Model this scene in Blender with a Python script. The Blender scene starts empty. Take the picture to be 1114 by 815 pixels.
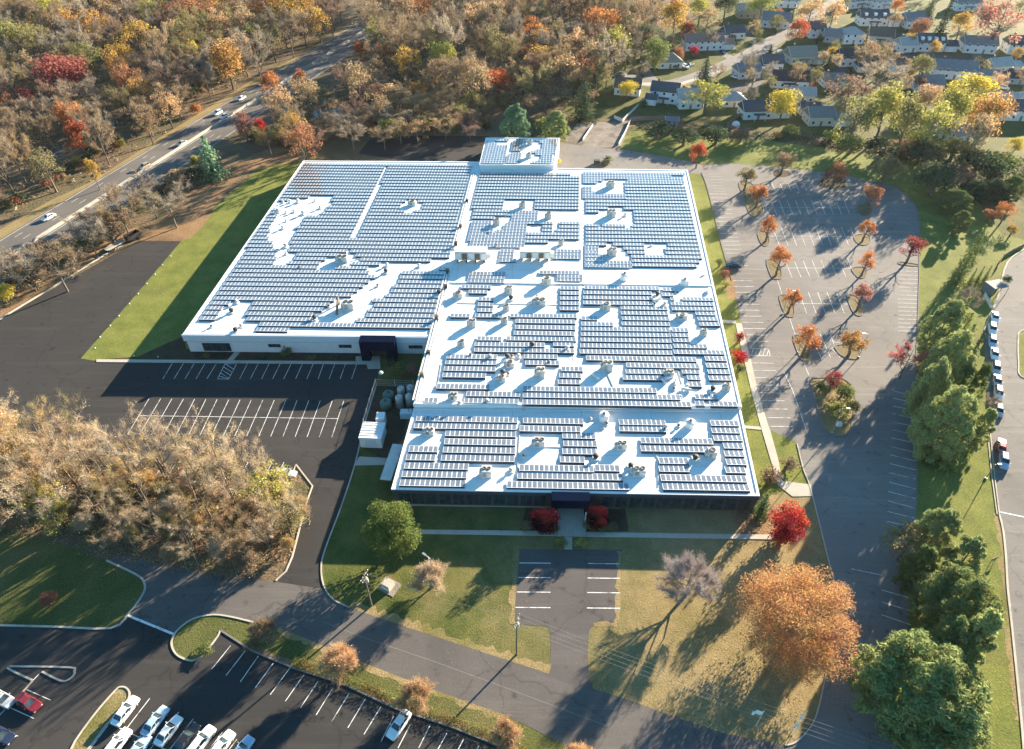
import bpy, bmesh, math, random
from mathutils import Vector, Matrix
from mathutils.geometry import tessellate_polygon

# ------------------------------------------------------------------ camera model (photo pixels -> points on the ground)
CX, CY, FPX, CAMH = 557.0, 407.5, 755.0, 112.0
PITCH = math.radians(41.5)
CP, SP = math.cos(PITCH), math.sin(PITCH)
SUN_EL = math.radians(14.4)
SUN_AZ = math.atan2(0.685, 0.73)            # clockwise from +Y
scene = bpy.context.scene
COL = scene.collection


def ray(px, py):
    x, y = (px - CX) / FPX, -(py - CY) / FPX
    return Vector((x, CP + y * SP, -SP + y * CP))


def g(px, py, z=0.0):
    d = ray(px, py)
    t = (CAMH - z) / -d.z
    return Vector((d.x * t, d.y * t, z))


def proj(v):
    dx, dy, dz = v[0], v[1], v[2] - CAMH
    zc = dy * CP - dz * SP
    yu = dy * SP + dz * CP
    return CX + FPX * dx / zc, CY - FPX * yu / zc


def mpp(px, py, z=0.0):
    p = g(px, py, z)
    return (p.y * CP - (z - CAMH) * SP) / FPX


def inside(px, py, poly):
    c = False
    j = len(poly) - 1
    for i in range(len(poly)):
        xi, yi = poly[i]
        xj, yj = poly[j]
        if (yi > py) != (yj > py) and px < (xj - xi) * (py - yi) / (yj - yi) + xi:
            c = not c
        j = i
    return c


def catmull(pts, n=5, closed=False):
    out = []
    N = len(pts)
    rng = range(N) if closed else range(N - 1)
    for i in rng:
        p0 = pts[(i - 1) % N] if closed or i > 0 else pts[i]
        p1, p2 = pts[i], pts[(i + 1) % N]
        p3 = pts[(i + 2) % N] if closed or i + 2 < N else p2
        for k in range(n):
            t = k / n
            out.append(tuple(0.5 * ((2 * b) + (c - a) * t + (2 * a - 5 * b + 4 * c - d) * t * t + (-a + 3 * b - 3 * c + d) * t ** 3)
                             for a, b, c, d in zip(p0, p1, p2, p3)))
    if not closed:
        out.append(tuple(pts[-1]))
    return out


# ------------------------------------------------------------------ mesh builder
class MB:
    def __init__(s):
        s.v, s.f, s.m = [], [], []

    def face(s, pts, mi=0):
        i = len(s.v)
        s.v.extend([tuple(p) for p in pts])
        s.f.append(tuple(range(i, i + len(pts))))
        s.m.append(mi)

    def box(s, cx, cy, z0, sx, sy, sz, rot=0.0, mi=0, taper=1.0):
        c, q = math.cos(rot), math.sin(rot)
        i = len(s.v)
        for z, k in ((z0, 1.0), (z0 + sz, taper)):
            for ax, ay in ((-1, -1), (1, -1), (1, 1), (-1, 1)):
                x, y = ax * sx / 2 * k, ay * sy / 2 * k
                s.v.append((cx + x * c - y * q, cy + x * q + y * c, z))
        for f in ((3, 2, 1, 0), (4, 5, 6, 7), (0, 1, 5, 4), (1, 2, 6, 5), (2, 3, 7, 6), (3, 0, 4, 7)):
            s.f.append(tuple(i + k for k in f))
            s.m.append(mi)
        return s

    def poly(s, pts, z=None, mi=0):
        P = [Vector((p[0], p[1], p[2] if z is None else z)) for p in pts]
        i = len(s.v)
        s.v.extend([tuple(p) for p in P])
        for t in tessellate_polygon([P]):
            a, b, c = [P[k] for k in t]
            if (b - a).cross(c - a).z < 0:
                t = (t[0], t[2], t[1])
            s.f.append(tuple(i + k for k in t))
            s.m.append(mi)
        return s

    def prism(s, pts, z0, z1, mi=0, mi_top=None):
        P = [(p[0], p[1]) for p in pts]
        a = sum(P[k][0] * P[(k + 1) % len(P)][1] - P[(k + 1) % len(P)][0] * P[k][1] for k in range(len(P)))
        if a < 0:
            P.reverse()
        for k in range(len(P)):
            p, q = P[k], P[(k + 1) % len(P)]
            s.face([(p[0], p[1], z0), (q[0], q[1], z0), (q[0], q[1], z1), (p[0], p[1], z1)], mi)
        s.poly(P, z1, mi if mi_top is None else mi_top)
        return s

    def tube(s, p0, p1, r0, r1, n=6, mi=0, cap=True):
        p0, p1 = Vector(p0), Vector(p1)
        d = p1 - p0
        if d.length < 1e-6:
            return s
        d.normalize()
        a = d.orthogonal().normalized()
        b = d.cross(a)
        i = len(s.v)
        for p, r in ((p0, r0), (p1, r1)):
            for k in range(n):
                t = 2 * math.pi * k / n
                s.v.append(tuple(p + (a * math.cos(t) + b * math.sin(t)) * r))
        for k in range(n):
            s.f.append((i + k, i + (k + 1) % n, i + n + (k + 1) % n, i + n + k))
            s.m.append(mi)
        if cap:
            s.f.append(tuple(i + n + k for k in range(n)))
            s.m.append(mi)
            s.f.append(tuple(i + n - 1 - k for k in range(n)))
            s.m.append(mi)
        return s

    def loft(s, rings, mi=0, cap=True):
        i = len(s.v)
        n = len(rings[0])
        for r in rings:
            s.v.extend([tuple(p) for p in r])
        for j in range(len(rings) - 1):
            for k in range(n):
                a, b = i + j * n + k, i + j * n + (k + 1) % n
                s.f.append((a, b, b + n, a + n))
                s.m.append(mi)
        if cap:
            s.f.append(tuple(i + n - 1 - k for k in range(n)))
            s.m.append(mi)
            e = i + (len(rings) - 1) * n
            s.f.append(tuple(e + k for k in range(n)))
            s.m.append(mi)
        return s

    def lathe(s, prof, cx=0, cy=0, n=16, mi=0):
        rings = [[(cx + r * math.cos(2 * math.pi * k / n), cy + r * math.sin(2 * math.pi * k / n), z) for k in range(n)] for r, z in prof]
        return s.loft(rings, mi)

    def band(s, pts, w, h, z0=0.0, mi=0, closed=False):
        """a kerb / wall: a box section swept along a world polyline"""
        P = [Vector((p[0], p[1], 0)) for p in pts]
        N = len(P)
        L, Rr = [], []
        for k in range(N):
            a = P[(k - 1) % N] if closed or k > 0 else P[k]
            b = P[(k + 1) % N] if closed or k < N - 1 else P[k]
            t = (b - a)
            t = t.normalized() if t.length > 1e-9 else Vector((1, 0, 0))
            nn = Vector((-t.y, t.x, 0))
            L.append(P[k] + nn * w / 2)
            Rr.append(P[k] - nn * w / 2)
        rings = [[(r.x, r.y, z0), (l.x, l.y, z0), (l.x, l.y, z0 + h), (r.x, r.y, z0 + h)] for l, r in zip(L, Rr)]
        if closed:
            rings.append(rings[0])
        return s.loft(rings, mi, not closed)

    def mesh(s, name, mats, smooth=False):
        me = bpy.data.meshes.new(name)
        me.from_pydata(s.v, [], s.f)
        for m in (mats if isinstance(mats, (list, tuple)) else [mats]):
            me.materials.append(m)
        if any(s.m):
            me.polygons.foreach_set('material_index', s.m)
        if smooth:
            me.polygons.foreach_set('use_smooth', [True] * len(me.polygons))
        me.update()
        return me

    def build(s, name, mats, parent=None, loc=None, rz=0.0, smooth=False):
        return obj(name, s.mesh(name, mats, smooth), parent, loc, rz)


def obj(name, me, parent=None, loc=None, rz=0.0):
    o = bpy.data.objects.new(name, me)
    COL.objects.link(o)
    if parent is not None:
        o.parent = parent
    if loc is not None:
        o.location = loc
    o.rotation_euler = (0, 0, rz)
    return o


def tag(o, label, cat, group=None):
    o['label'] = label
    o['category'] = cat
    if group:
        o['group'] = group
    return o


def thing(name, label, cat, loc=(0, 0, 0), rz=0.0, group=None):
    o = obj(name, None, None, loc, rz)
    o.empty_display_size = 0.5
    return tag(o, label, cat, group)


def kind(o, k):
    o['kind'] = k
    return o


def clone(o, parent=None):
    c = o.copy()
    COL.objects.link(c)
    c.parent = parent
    for ch in list(o.children):
        clone(ch, c)
    return c


def place(proto, loc, rz=0.0, scale=(1, 1, 1), label=None, group=None, colors=None, used=set()):
    """the first call moves the prototype itself, later calls copy it with its parts"""
    if proto.name not in used:
        used.add(proto.name)
        o = proto
    else:
        o = clone(proto)
    o.location = loc
    o.rotation_euler = (0, 0, rz)
    o.scale = scale
    if label:
        o['label'] = label
    if group:
        o['group'] = group
    if colors:
        def paint(x):
            k = x.name.split('.')[0]
            if k in colors:
                x.color = (*colors[k], 1)
            for ch in x.children:
                paint(ch)
        paint(o)
    return o


# ------------------------------------------------------------------ materials
def new_mat(name):
    m = bpy.data.materials.new(name)
    m.use_nodes = True
    nt = m.node_tree
    nt.nodes.clear()
    out = nt.nodes.new('ShaderNodeOutputMaterial')
    return m, nt, out


def N(nt, typ, **kw):
    n = nt.nodes.new('ShaderNode' + typ)
    for k, v in kw.items():
        if k in ('ins',):
            for a, b in v.items():
                n.inputs[a].default_value = b
        else:
            setattr(n, k, v)
    return n


def mixc(nt, fac, a, b, blend='MIX'):
    n = nt.nodes.new('ShaderNodeMix')
    n.data_type = 'RGBA'
    n.blend_type = blend
    for sock, val in ((n.inputs[0], fac), (n.inputs[6], a), (n.inputs[7], b)):
        if hasattr(val, 'is_linked'):
            nt.links.new(val, sock)
        elif isinstance(val, (int, float)):
            sock.default_value = val
        else:
            sock.default_value = (*val, 1)
    return n.outputs[2]


def ramp(nt, src, a, b):
    n = N(nt, 'MapRange', ins={1: a, 2: b})
    nt.links.new(src, n.inputs[0])
    return n.outputs[0]


def noise(nt, co, scale, detail=3, rough=0.6, dist=0.0):
    n = N(nt, 'TexNoise', ins={'Scale': scale, 'Detail': detail, 'Roughness': rough, 'Distortion': dist})
    nt.links.new(co, n.inputs['Vector'])
    return n.outputs['Fac']


def math_(nt, op, a, b=None):
    n = N(nt, 'Math', operation=op)
    for s, v in ((n.inputs[0], a), (n.inputs[1], b)):
        if v is None:
            continue
        if hasattr(v, 'is_linked'):
            nt.links.new(v, s)
        else:
            s.default_value = v
    return n.outputs[0]


def surface(name, c1, c2, s1=0.2, c3=None, s3=0.05, t3=(0.52, 0.66), rough=0.9, fine=0.35, sfine=6.0, bump=0.0, sb=3.0, spec=0.06, metal=0.0, cracks=0.0, stains=0.0):
    """two colours mottled by noise, a third in broad patches, fine grain, bump"""
    m, nt, out = new_mat(name)
    co = N(nt, 'TexCoord').outputs['Object']
    c = mixc(nt, ramp(nt, noise(nt, co, s1, 4), 0.33, 0.67), c1, c2)
    if c3 is not None:
        c = mixc(nt, ramp(nt, noise(nt, co, s3, 4, 0.65, 0.6), *t3), c, c3)
    if fine:
        f = ramp(nt, noise(nt, co, sfine, 3, 0.7), 0.25, 0.75)
        k = N(nt, 'MapRange', ins={3: 1 - fine, 4: 1 + fine})
        nt.links.new(f, k.inputs[0])
        h = N(nt, 'HueSaturation')
        nt.links.new(k.outputs[0], h.inputs['Value'])
        nt.links.new(c, h.inputs['Color'])
        c = h.outputs[0]
    if cracks:
        v = N(nt, 'TexVoronoi', feature='DISTANCE_TO_EDGE', ins={'Scale': 0.055, 'Randomness': 1.0})
        wob = N(nt, 'TexNoise', ins={'Scale': 0.3, 'Detail': 4.0})
        nt.links.new(co, wob.inputs['Vector'])
        vm = N(nt, 'VectorMath', operation='SCALE', ins={3: 4.0})
        nt.links.new(wob.outputs['Color'], vm.inputs[0])
        va = N(nt, 'VectorMath', operation='ADD')
        nt.links.new(co, va.inputs[0])
        nt.links.new(vm.outputs[0], va.inputs[1])
        nt.links.new(va.outputs[0], v.inputs['Vector'])
        f = ramp(nt, v.outputs['Distance'], 0.011, 0.004)
        f = math_(nt, 'MULTIPLY', f, cracks)
        c = mixc(nt, f, c, tuple(x * 0.45 for x in c1))
    if stains:
        v = N(nt, 'TexVoronoi', ins={'Scale': 0.42, 'Randomness': 1.0})
        nt.links.new(co, v.inputs['Vector'])
        f = math_(nt, 'MULTIPLY', ramp(nt, v.outputs['Distance'], 0.34, 0.16), ramp(nt, noise(nt, co, 0.5, 4, .8), .5, .62))
        c = mixc(nt, math_(nt, 'MULTIPLY', f, stains), c, tuple(x * .45 for x in c1))
        mp = N(nt, 'Mapping', ins={'Rotation': (0, 0, .35), 'Scale': (.03, .55, 1)})
        nt.links.new(co, mp.inputs[0])
        f = ramp(nt, noise(nt, mp.outputs[0], 1.0, 5, .7), .52, .72)
        c = mixc(nt, math_(nt, 'MULTIPLY', f, stains * .6), c, tuple(min(1, x * 1.45) for x in c2))
        g_ = ramp(nt, noise(nt, co, 2.6, 2, .9), .70, .76)
        c = mixc(nt, math_(nt, 'MULTIPLY', g_, stains * .5), c, tuple(min(1, x * 2.2) for x in c2))
    b = N(nt, 'BsdfPrincipled', ins={'Roughness': rough, 'Metallic': metal, 'Specular IOR Level': spec})
    nt.links.new(c, b.inputs['Base Color'])
    if bump:
        bn = N(nt, 'Bump', ins={'Strength': 1.0, 'Distance': bump})
        nt.links.new(noise(nt, co, sb, 3, 0.6), bn.inputs['Height'])
        nt.links.new(bn.outputs[0], b.inputs['Normal'])
    nt.links.new(b.outputs[0], out.inputs[0])
    return m


def roof_mat(name):
    """white membrane: sheet seams, ponding stains and dirt streaks"""
    m, nt, out = new_mat(name)
    co = N(nt, 'TexCoord').outputs['Object']
    sp = N(nt, 'SeparateXYZ')
    nt.links.new(co, sp.inputs[0])
    base = mixc(nt, ramp(nt, noise(nt, co, 0.25, 5, .65), .35, .65), (.82, .81, .785), (.75, .735, .71))
    stain = ramp(nt, noise(nt, co, 0.11, 6, .7, 1.2), .56, .70)
    base = mixc(nt, math_(nt, 'MULTIPLY', stain, .75), base, (.50, .475, .435))
    spots = ramp(nt, noise(nt, co, 1.3, 3, .8), .66, .78)
    base = mixc(nt, math_(nt, 'MULTIPLY', spots, .7), base, (.40, .38, .35))
    for ax, per, w in ((1, 3.1, .035), (0, 15.2, .008)):
        fr = math_(nt, 'FRACT', math_(nt, 'DIVIDE', sp.outputs[ax], per))
        base = mixc(nt, math_(nt, 'MULTIPLY', math_(nt, 'LESS_THAN', fr, w), .6), base, (.42, .41, .39))
    b = N(nt, 'BsdfPrincipled', ins={'Roughness': .7, 'Specular IOR Level': .2})
    nt.links.new(base, b.inputs['Base Color'])
    nt.links.new(b.outputs[0], out.inputs[0])
    return m


def lawn_front_mat(name):
    """lawn that turns dry and tan towards the drive, with mown mottling"""
    m, nt, out = new_mat(name)
    co = N(nt, 'TexCoord').outputs['Object']
    sp = N(nt, 'SeparateXYZ')
    nt.links.new(co, sp.inputs[0])
    green = mixc(nt, ramp(nt, noise(nt, co, 0.22, 5, .7), .35, .65), (.062, .082, .024), (.125, .125, .04))
    dry = mixc(nt, ramp(nt, noise(nt, co, 0.3, 5, .7), .3, .7), (.20, .155, .075), (.31, .235, .12))
    big = noise(nt, co, 0.06, 5, .72, .8)
    mid = noise(nt, co, 0.45, 4, .75)
    f = math_(nt, 'ADD', math_(nt, 'MULTIPLY', math_(nt, 'SUBTRACT', sp.outputs[0], 8.0), .045), math_(nt, 'MULTIPLY', math_(nt, 'SUBTRACT', big, .47), 4.2))
    f = math_(nt, 'ADD', f, math_(nt, 'MULTIPLY', math_(nt, 'SUBTRACT', mid, .5), 1.6))
    c = mixc(nt, ramp(nt, f, -.9, 1.3), green, dry)
    k = N(nt, 'MapRange', ins={1: .25, 2: .75, 3: .62, 4: 1.38})
    nt.links.new(noise(nt, co, 3.4, 3, .75), k.inputs[0])
    h = N(nt, 'HueSaturation')
    nt.links.new(k.outputs[0], h.inputs['Value'])
    nt.links.new(c, h.inputs['Color'])
    b = N(nt, 'BsdfPrincipled', ins={'Roughness': .95, 'Specular IOR Level': .03})
    nt.links.new(h.outputs[0], b.inputs['Base Color'])
    bn = N(nt, 'Bump', ins={'Strength': 1.0, 'Distance': .07})
    nt.links.new(noise(nt, co, 3.4, 3, .6), bn.inputs['Height'])
    nt.links.new(bn.outputs[0], b.inputs['Normal'])
    nt.links.new(b.outputs[0], out.inputs[0])
    return m


def plain(name, c, rough=0.6, metal=0.0, spec=0.4, var=0.12, s=1.5):
    return surface(name, tuple(x * (1 - var) for x in c), tuple(x * (1 + var) for x in c), s, rough=rough, metal=metal, spec=spec, fine=var, sfine=9)


def leaf_mat(name, transl=0.35, var=0.45, hue=0.02):
    m, nt, out = new_mat(name)
    oi = N(nt, 'ObjectInfo')
    ge = N(nt, 'NewGeometry')
    co = N(nt, 'TexCoord').outputs['Object']
    big = ramp(nt, noise(nt, co, 0.35, 2), 0.3, 0.7)
    rnd = math_(nt, 'ADD', math_(nt, 'MULTIPLY', ge.outputs['Random Per Island'], 0.6), math_(nt, 'MULTIPLY', big, 0.4))
    v = N(nt, 'MapRange', ins={3: 1 - var, 4: 1 + var})
    nt.links.new(rnd, v.inputs[0])
    hu = N(nt, 'MapRange', ins={3: 0.5 - hue, 4: 0.5 + hue})
    nt.links.new(big, hu.inputs[0])
    h = N(nt, 'HueSaturation')
    nt.links.new(v.outputs[0], h.inputs['Value'])
    nt.links.new(hu.outputs[0], h.inputs['Hue'])
    nt.links.new(oi.outputs['Color'], h.inputs['Color'])
    d = N(nt, 'BsdfDiffuse')
    nt.links.new(h.outputs[0], d.inputs[0])
    if transl:
        t = N(nt, 'BsdfTranslucent')
        nt.links.new(h.outputs[0], t.inputs[0])
        mx = N(nt, 'MixShader', ins={0: transl})
        nt.links.new(d.outputs[0], mx.inputs[1])
        nt.links.new(t.outputs[0], mx.inputs[2])
        nt.links.new(mx.outputs[0], out.inputs[0])
    else:
        nt.links.new(d.outputs[0], out.inputs[0])
    return m


def paint_mat(name, rough=0.25, spec=0.5):
    m, nt, out = new_mat(name)
    oi = N(nt, 'ObjectInfo')
    b = N(nt, 'BsdfPrincipled', ins={'Roughness': rough, 'Specular IOR Level': spec, 'Coat Weight': 0.4, 'Coat Roughness': 0.08})
    co = N(nt, 'TexCoord').outputs['Object']
    k = N(nt, 'MapRange', ins={3: 0.88, 4: 1.1})
    nt.links.new(noise(nt, co, 2.2, 3), k.inputs[0])
    h = N(nt, 'HueSaturation')
    nt.links.new(k.outputs[0], h.inputs['Value'])
    nt.links.new(oi.outputs['Color'], h.inputs['Color'])
    nt.links.new(h.outputs[0], b.inputs['Base Color'])
    nt.links.new(b.outputs[0], out.inputs[0])
    return m


def objcol_mat(name, rough=0.85, var=0.25, s=1.2, siding=0.0):
    """object colour with mottling: shingles, siding"""
    m, nt, out = new_mat(name)
    oi = N(nt, 'ObjectInfo')
    b = N(nt, 'BsdfPrincipled', ins={'Roughness': rough, 'Specular IOR Level': 0.2})
    co = N(nt, 'TexCoord').outputs['Object']
    n1 = math_(nt, 'ADD', math_(nt, 'MULTIPLY', noise(nt, co, s, 4), 0.6), math_(nt, 'MULTIPLY', noise(nt, co, s * 6, 2), 0.4))
    k = N(nt, 'MapRange', ins={1: 0.3, 2: 0.7, 3: 1 - var, 4: 1 + var})
    nt.links.new(n1, k.inputs[0])
    val = k.outputs[0]
    if siding:
        sp = N(nt, 'SeparateXYZ')
        nt.links.new(co, sp.inputs[0])
        fr = math_(nt, 'FRACT', math_(nt, 'MULTIPLY', sp.outputs[2], 4.0))
        val = math_(nt, 'MULTIPLY', val, math_(nt, 'SUBTRACT', 1.0, math_(nt, 'MULTIPLY', math_(nt, 'LESS_THAN', fr, 0.14), siding)))
    h = N(nt, 'HueSaturation')
    nt.links.new(val, h.inputs['Value'])
    nt.links.new(oi.outputs['Color'], h.inputs['Color'])
    nt.links.new(h.outputs[0], b.inputs['Base Color'])
    nt.links.new(b.outputs[0], out.inputs[0])
    return m


def panel_mat(name):
    """solar modules one metre wide and 1.65 m long, pale frames, dark blue cells"""
    m, nt, out = new_mat(name)
    co = N(nt, 'TexCoord').outputs['Object']
    sp = N(nt, 'SeparateXYZ')
    nt.links.new(co, sp.inputs[0])
    fx = math_(nt, 'FRACT', sp.outputs[0])
    ex = math_(nt, 'MINIMUM', fx, math_(nt, 'SUBTRACT', 1.0, fx))
    frx = math_(nt, 'LESS_THAN', ex, 0.07)
    fry = math_(nt, 'GREATER_THAN', math_(nt, 'ABSOLUTE', sp.outputs[1]), 0.85)
    fr = math_(nt, 'MAXIMUM', frx, fry)
    w = N(nt, 'TexWhiteNoise', noise_dimensions='1D')
    oi = N(nt, 'ObjectInfo')
    nt.links.new(math_(nt, 'ADD', math_(nt, 'FLOOR', sp.outputs[0]), math_(nt, 'MULTIPLY', oi.outputs['Random'], 977.0)), w.inputs['W'])
    cell = mixc(nt, w.outputs['Value'], (0.115, 0.13, 0.155), (0.155, 0.17, 0.198))
    c = mixc(nt, fr, cell, (0.68, 0.72, 0.76))
    b = N(nt, 'BsdfPrincipled', ins={'Specular IOR Level': 0.9, 'Coat Weight': 0.8, 'Coat Roughness': 0.12, 'Coat IOR': 1.6})
    nt.links.new(c, b.inputs['Base Color'])
    nt.links.new(N(nt, 'MapRange', ins={3: 0.22, 4: 0.45}).outputs[0], b.inputs['Roughness'])
    k = N(nt, 'MapRange', ins={3: 0.2, 4: 0.5})
    nt.links.new(fr, k.inputs[0])
    nt.links.new(k.outputs[0], b.inputs['Roughness'])
    nt.links.new(b.outputs[0], out.inputs[0])
    return m


def glass_mat(name, c=(0.02, 0.03, 0.035), rough=0.08):
    m, nt, out = new_mat(name)
    co = N(nt, 'TexCoord').outputs['Object']
    k = mixc(nt, ramp(nt, noise(nt, co, 0.9, 2), 0.4, 0.6), c, tuple(x * 2.2 for x in c))
    b = N(nt, 'BsdfPrincipled', ins={'Roughness': rough, 'Specular IOR Level': 0.6})
    nt.links.new(k, b.inputs['Base Color'])
    nt.links.new(b.outputs[0], out.inputs[0])
    return m


M = dict(
    litter=surface('leaf_litter', (0.13, 0.095, 0.062), (0.18, 0.13, 0.08), 0.12, (0.085, 0.088, 0.045), 0.03, (0.5, 0.66), fine=0.5, sfine=2.5, bump=0.25, sb=1.2),
    litter_bright=surface('fresh_leaf_litter', (0.22, 0.135, 0.072), (0.28, 0.175, 0.095), 0.2, (0.15, 0.10, 0.06), 0.06, fine=0.5, sfine=3, bump=0.15, sb=2),
    grass=surface('lawn_grass', (0.075, 0.088, 0.028), (0.115, 0.115, 0.04), 0.15, (0.155, 0.13, 0.058), 0.045, (0.5, 0.68), fine=0.5, sfine=3.2, bump=0.08, sb=3.5),
    grass_green=surface('green_grass', (0.118, 0.138, 0.034), (0.19, 0.196, 0.052), 0.2, (0.15, 0.135, 0.05), 0.04, (0.58, 0.75), fine=0.45, sfine=2.8, bump=0.07, sb=3.2),
    grass_dry=surface('dry_grass', (0.22, 0.165, 0.078), (0.28, 0.215, 0.105), 0.12, (0.13, 0.125, 0.04), 0.035, (0.5, 0.64), fine=0.5, sfine=3.2, bump=0.06, sb=3.5),
    lawn_front=lawn_front_mat('front_lawn'),
    mulch=surface('mulch', (0.06, 0.042, 0.03), (0.09, 0.062, 0.042), 0.5, (0.05, 0.06, 0.025), 0.25, fine=0.45, sfine=5, bump=0.1),
    asphalt_new=surface('new_asphalt', (0.039, 0.0375, 0.037), (0.047, 0.045, 0.0435), 0.06, (0.058, 0.053, 0.05), 0.025, (0.5, 0.7), rough=0.9, fine=0.16, sfine=5.0, spec=0.12, cracks=0.35, stains=.85),
    asphalt_mid=surface('worn_asphalt', (0.105, 0.096, 0.09), (0.128, 0.117, 0.108), 0.08, (0.088, 0.081, 0.077), 0.03, (0.5, 0.64), fine=0.18, sfine=4.0, spec=0.1, cracks=0.4, stains=.8),
    asphalt_old=surface('old_pale_asphalt', (0.178, 0.166, 0.155), (0.212, 0.197, 0.183), 0.06, (0.15, 0.139, 0.13), 0.02, (0.5, 0.68), fine=0.16, sfine=3.5, spec=0.1, cracks=0.3, stains=.8),
    asphalt_drive=surface('front_lot_asphalt', (0.09, 0.081, 0.079), (0.105, 0.095, 0.091), 0.1, (0.12, 0.108, 0.1), 0.05, (0.5, 0.7), fine=0.15, sfine=4.5, spec=0.1, cracks=0.3, stains=.7),
    highway=surface('highway_concrete', (0.125, 0.115, 0.105), (0.155, 0.142, 0.13), 0.05, (0.10, 0.094, 0.09), 0.02, (0.5, 0.7), fine=0.15, sfine=2.5),
    concrete=surface('concrete', (0.40, 0.36, 0.30), (0.47, 0.425, 0.365), 0.4, (0.33, 0.30, 0.26), 0.15, (0.55, 0.75), fine=0.12, sfine=5),
    kerb=surface('kerb_concrete', (0.40, 0.36, 0.30), (0.50, 0.45, 0.38), 0.5, (0.30, 0.27, 0.23), 0.2, (0.52, 0.72), fine=0.15, sfine=6),
    barrier=surface('weathered_barrier', (0.24, 0.225, 0.205), (0.30, 0.28, 0.255), 0.5, fine=0.15, sfine=6),
    kerb_dark=surface('kerb_dark', (0.17, 0.155, 0.14), (0.22, 0.20, 0.18), 0.5, fine=0.15, sfine=6),
    isle=surface('island_mulch', (0.16, 0.125, 0.07), (0.21, 0.165, 0.09), 0.5, (0.12, 0.115, 0.05), 0.3, fine=0.4, sfine=4),
    gravel=surface('gravel', (0.20, 0.175, 0.15), (0.27, 0.235, 0.20), 0.35, (0.15, 0.125, 0.10), 0.1, fine=0.35, sfine=4, bump=0.1),
    paint=surface('road_paint', (0.66, 0.66, 0.64), (0.78, 0.78, 0.76), 0.6, (0.22, 0.215, 0.205), 0.7, (0.50, 0.66), fine=0.2, sfine=6),
    paint_worn=surface('worn_road_paint', (0.48, 0.46, 0.44), (0.60, 0.58, 0.56), 0.5, (0.30, 0.28, 0.265), 0.35, (0.5, 0.72), fine=0.2, sfine=5),
    paint_yellow=surface('yellow_road_paint', (0.5, 0.36, 0.07), (0.42, 0.31, 0.09), 0.5, fine=0.2, sfine=5),
    water=glass_mat('dark_water', (0.05, 0.055, 0.05), 0.12),
    roof=roof_mat('white_roof_membrane'),
    trim=plain('white_parapet_metal', (0.80, 0.79, 0.77), 0.45, 0.0, 0.4, 0.04),
    wall=surface('painted_wall_panel', (0.62, 0.63, 0.63), (0.68, 0.69, 0.69), 0.4, fine=0.05, sfine=4),
    wall_dark=plain('brown_brick_wall', (0.085, 0.07, 0.06), 0.85),
    fascia=plain('pale_fascia', (0.56, 0.62, 0.68), 0.5, 0.0, 0.3, 0.04),
    wall_line=plain('dark_reveal', (0.05, 0.06, 0.08), 0.6),
    navy=plain('navy_cladding', (0.004, 0.009, 0.026), 0.7, 0.0, 0.0, 0.1),
    glass=glass_mat('dark_glazing'),
    frame=plain('dark_frame', (0.05, 0.055, 0.06), 0.5),
    panel=panel_mat('solar_module'),
    rack=plain('panel_rack', (0.06, 0.066, 0.08), 0.6),
    hvac=surface('grey_unit_casing', (0.50, 0.485, 0.45), (0.60, 0.58, 0.54), 0.8, (0.34, 0.31, 0.27), 0.5, (0.55, 0.75), rough=0.55, fine=0.1, spec=0.3),
    hvac_dark=plain('dark_grille', (0.045, 0.042, 0.04), 0.7),
    hvac_brown=plain('brown_casing', (0.16, 0.12, 0.085), 0.7),
    white_metal=plain('white_metal', (0.72, 0.71, 0.69), 0.4, 0.0, 0.4, 0.06),
    tank_green=plain('green_tank', (0.10, 0.145, 0.115), 0.5),
    steel=plain('galvanised_steel', (0.38, 0.38, 0.38), 0.45, 0.6, 0.4, 0.1),
    wood=surface('weathered_pole_wood', (0.16, 0.125, 0.095), (0.22, 0.175, 0.135), 1.0, fine=0.2),
    bark=surface('bark', (0.12, 0.095, 0.075), (0.19, 0.155, 0.125), 1.5, fine=0.3, sfine=8),
    bark_pale=surface('pale_bark', (0.24, 0.20, 0.165), (0.33, 0.28, 0.235), 1.5, fine=0.25, sfine=8),
    leaf=leaf_mat('autumn_leaves', 0.42),
    needle=leaf_mat('evergreen_needles', 0.32, 0.45, 0.02),
    twig=leaf_mat('twigs', 0.22, 0.35, 0.015),
    under=leaf_mat('undergrowth_leaves', 0.3, 0.6, 0.08),
    carpaint=paint_mat('car_paint'),
    tyre=plain('tyre_rubber', (0.02, 0.02, 0.02), 0.85),
    rim=plain('wheel_alloy', (0.45, 0.45, 0.46), 0.35, 0.8),
    lamp=plain('lamp_lens', (0.65, 0.65, 0.62), 0.2),
    redlamp=plain('red_lamp_lens', (0.4, 0.02, 0.02), 0.2),
    shingle=objcol_mat('roof_shingles', 0.9, 0.22, 1.0),
    siding=objcol_mat('house_siding', 0.7, 0.07, 0.6, 0.25),
    fence_white=plain('white_fence', (0.70, 0.69, 0.66), 0.6),
    fence_wood=plain('wooden_fence', (0.26, 0.19, 0.13), 0.8),
    hut=plain('shade_grey_sheet', (0.17, 0.18, 0.19), 0.8),  # hut grey darkened in the colour for the shade it stands in
    flag=plain('pale_flag_cloth', (0.80, 0.80, 0.80), 0.8),
    cable=plain('cable', (0.25, 0.25, 0.25), 0.6),
)
# ------------------------------------------------------------------ the ground, lawns, paving
def W2(pts):
    return [g(x, y) for x, y in pts]


def sheet(name, pts, z, mat, smooth=0, clip=True):
    P = catmull(pts, smooth, True) if smooth else pts
    mb = MB()
    mb.poly([(p[0], p[1]) for p in (g(x, y) for x, y in P)], z)
    return kind(mb.build(name, M[mat]), 'structure')


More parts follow.
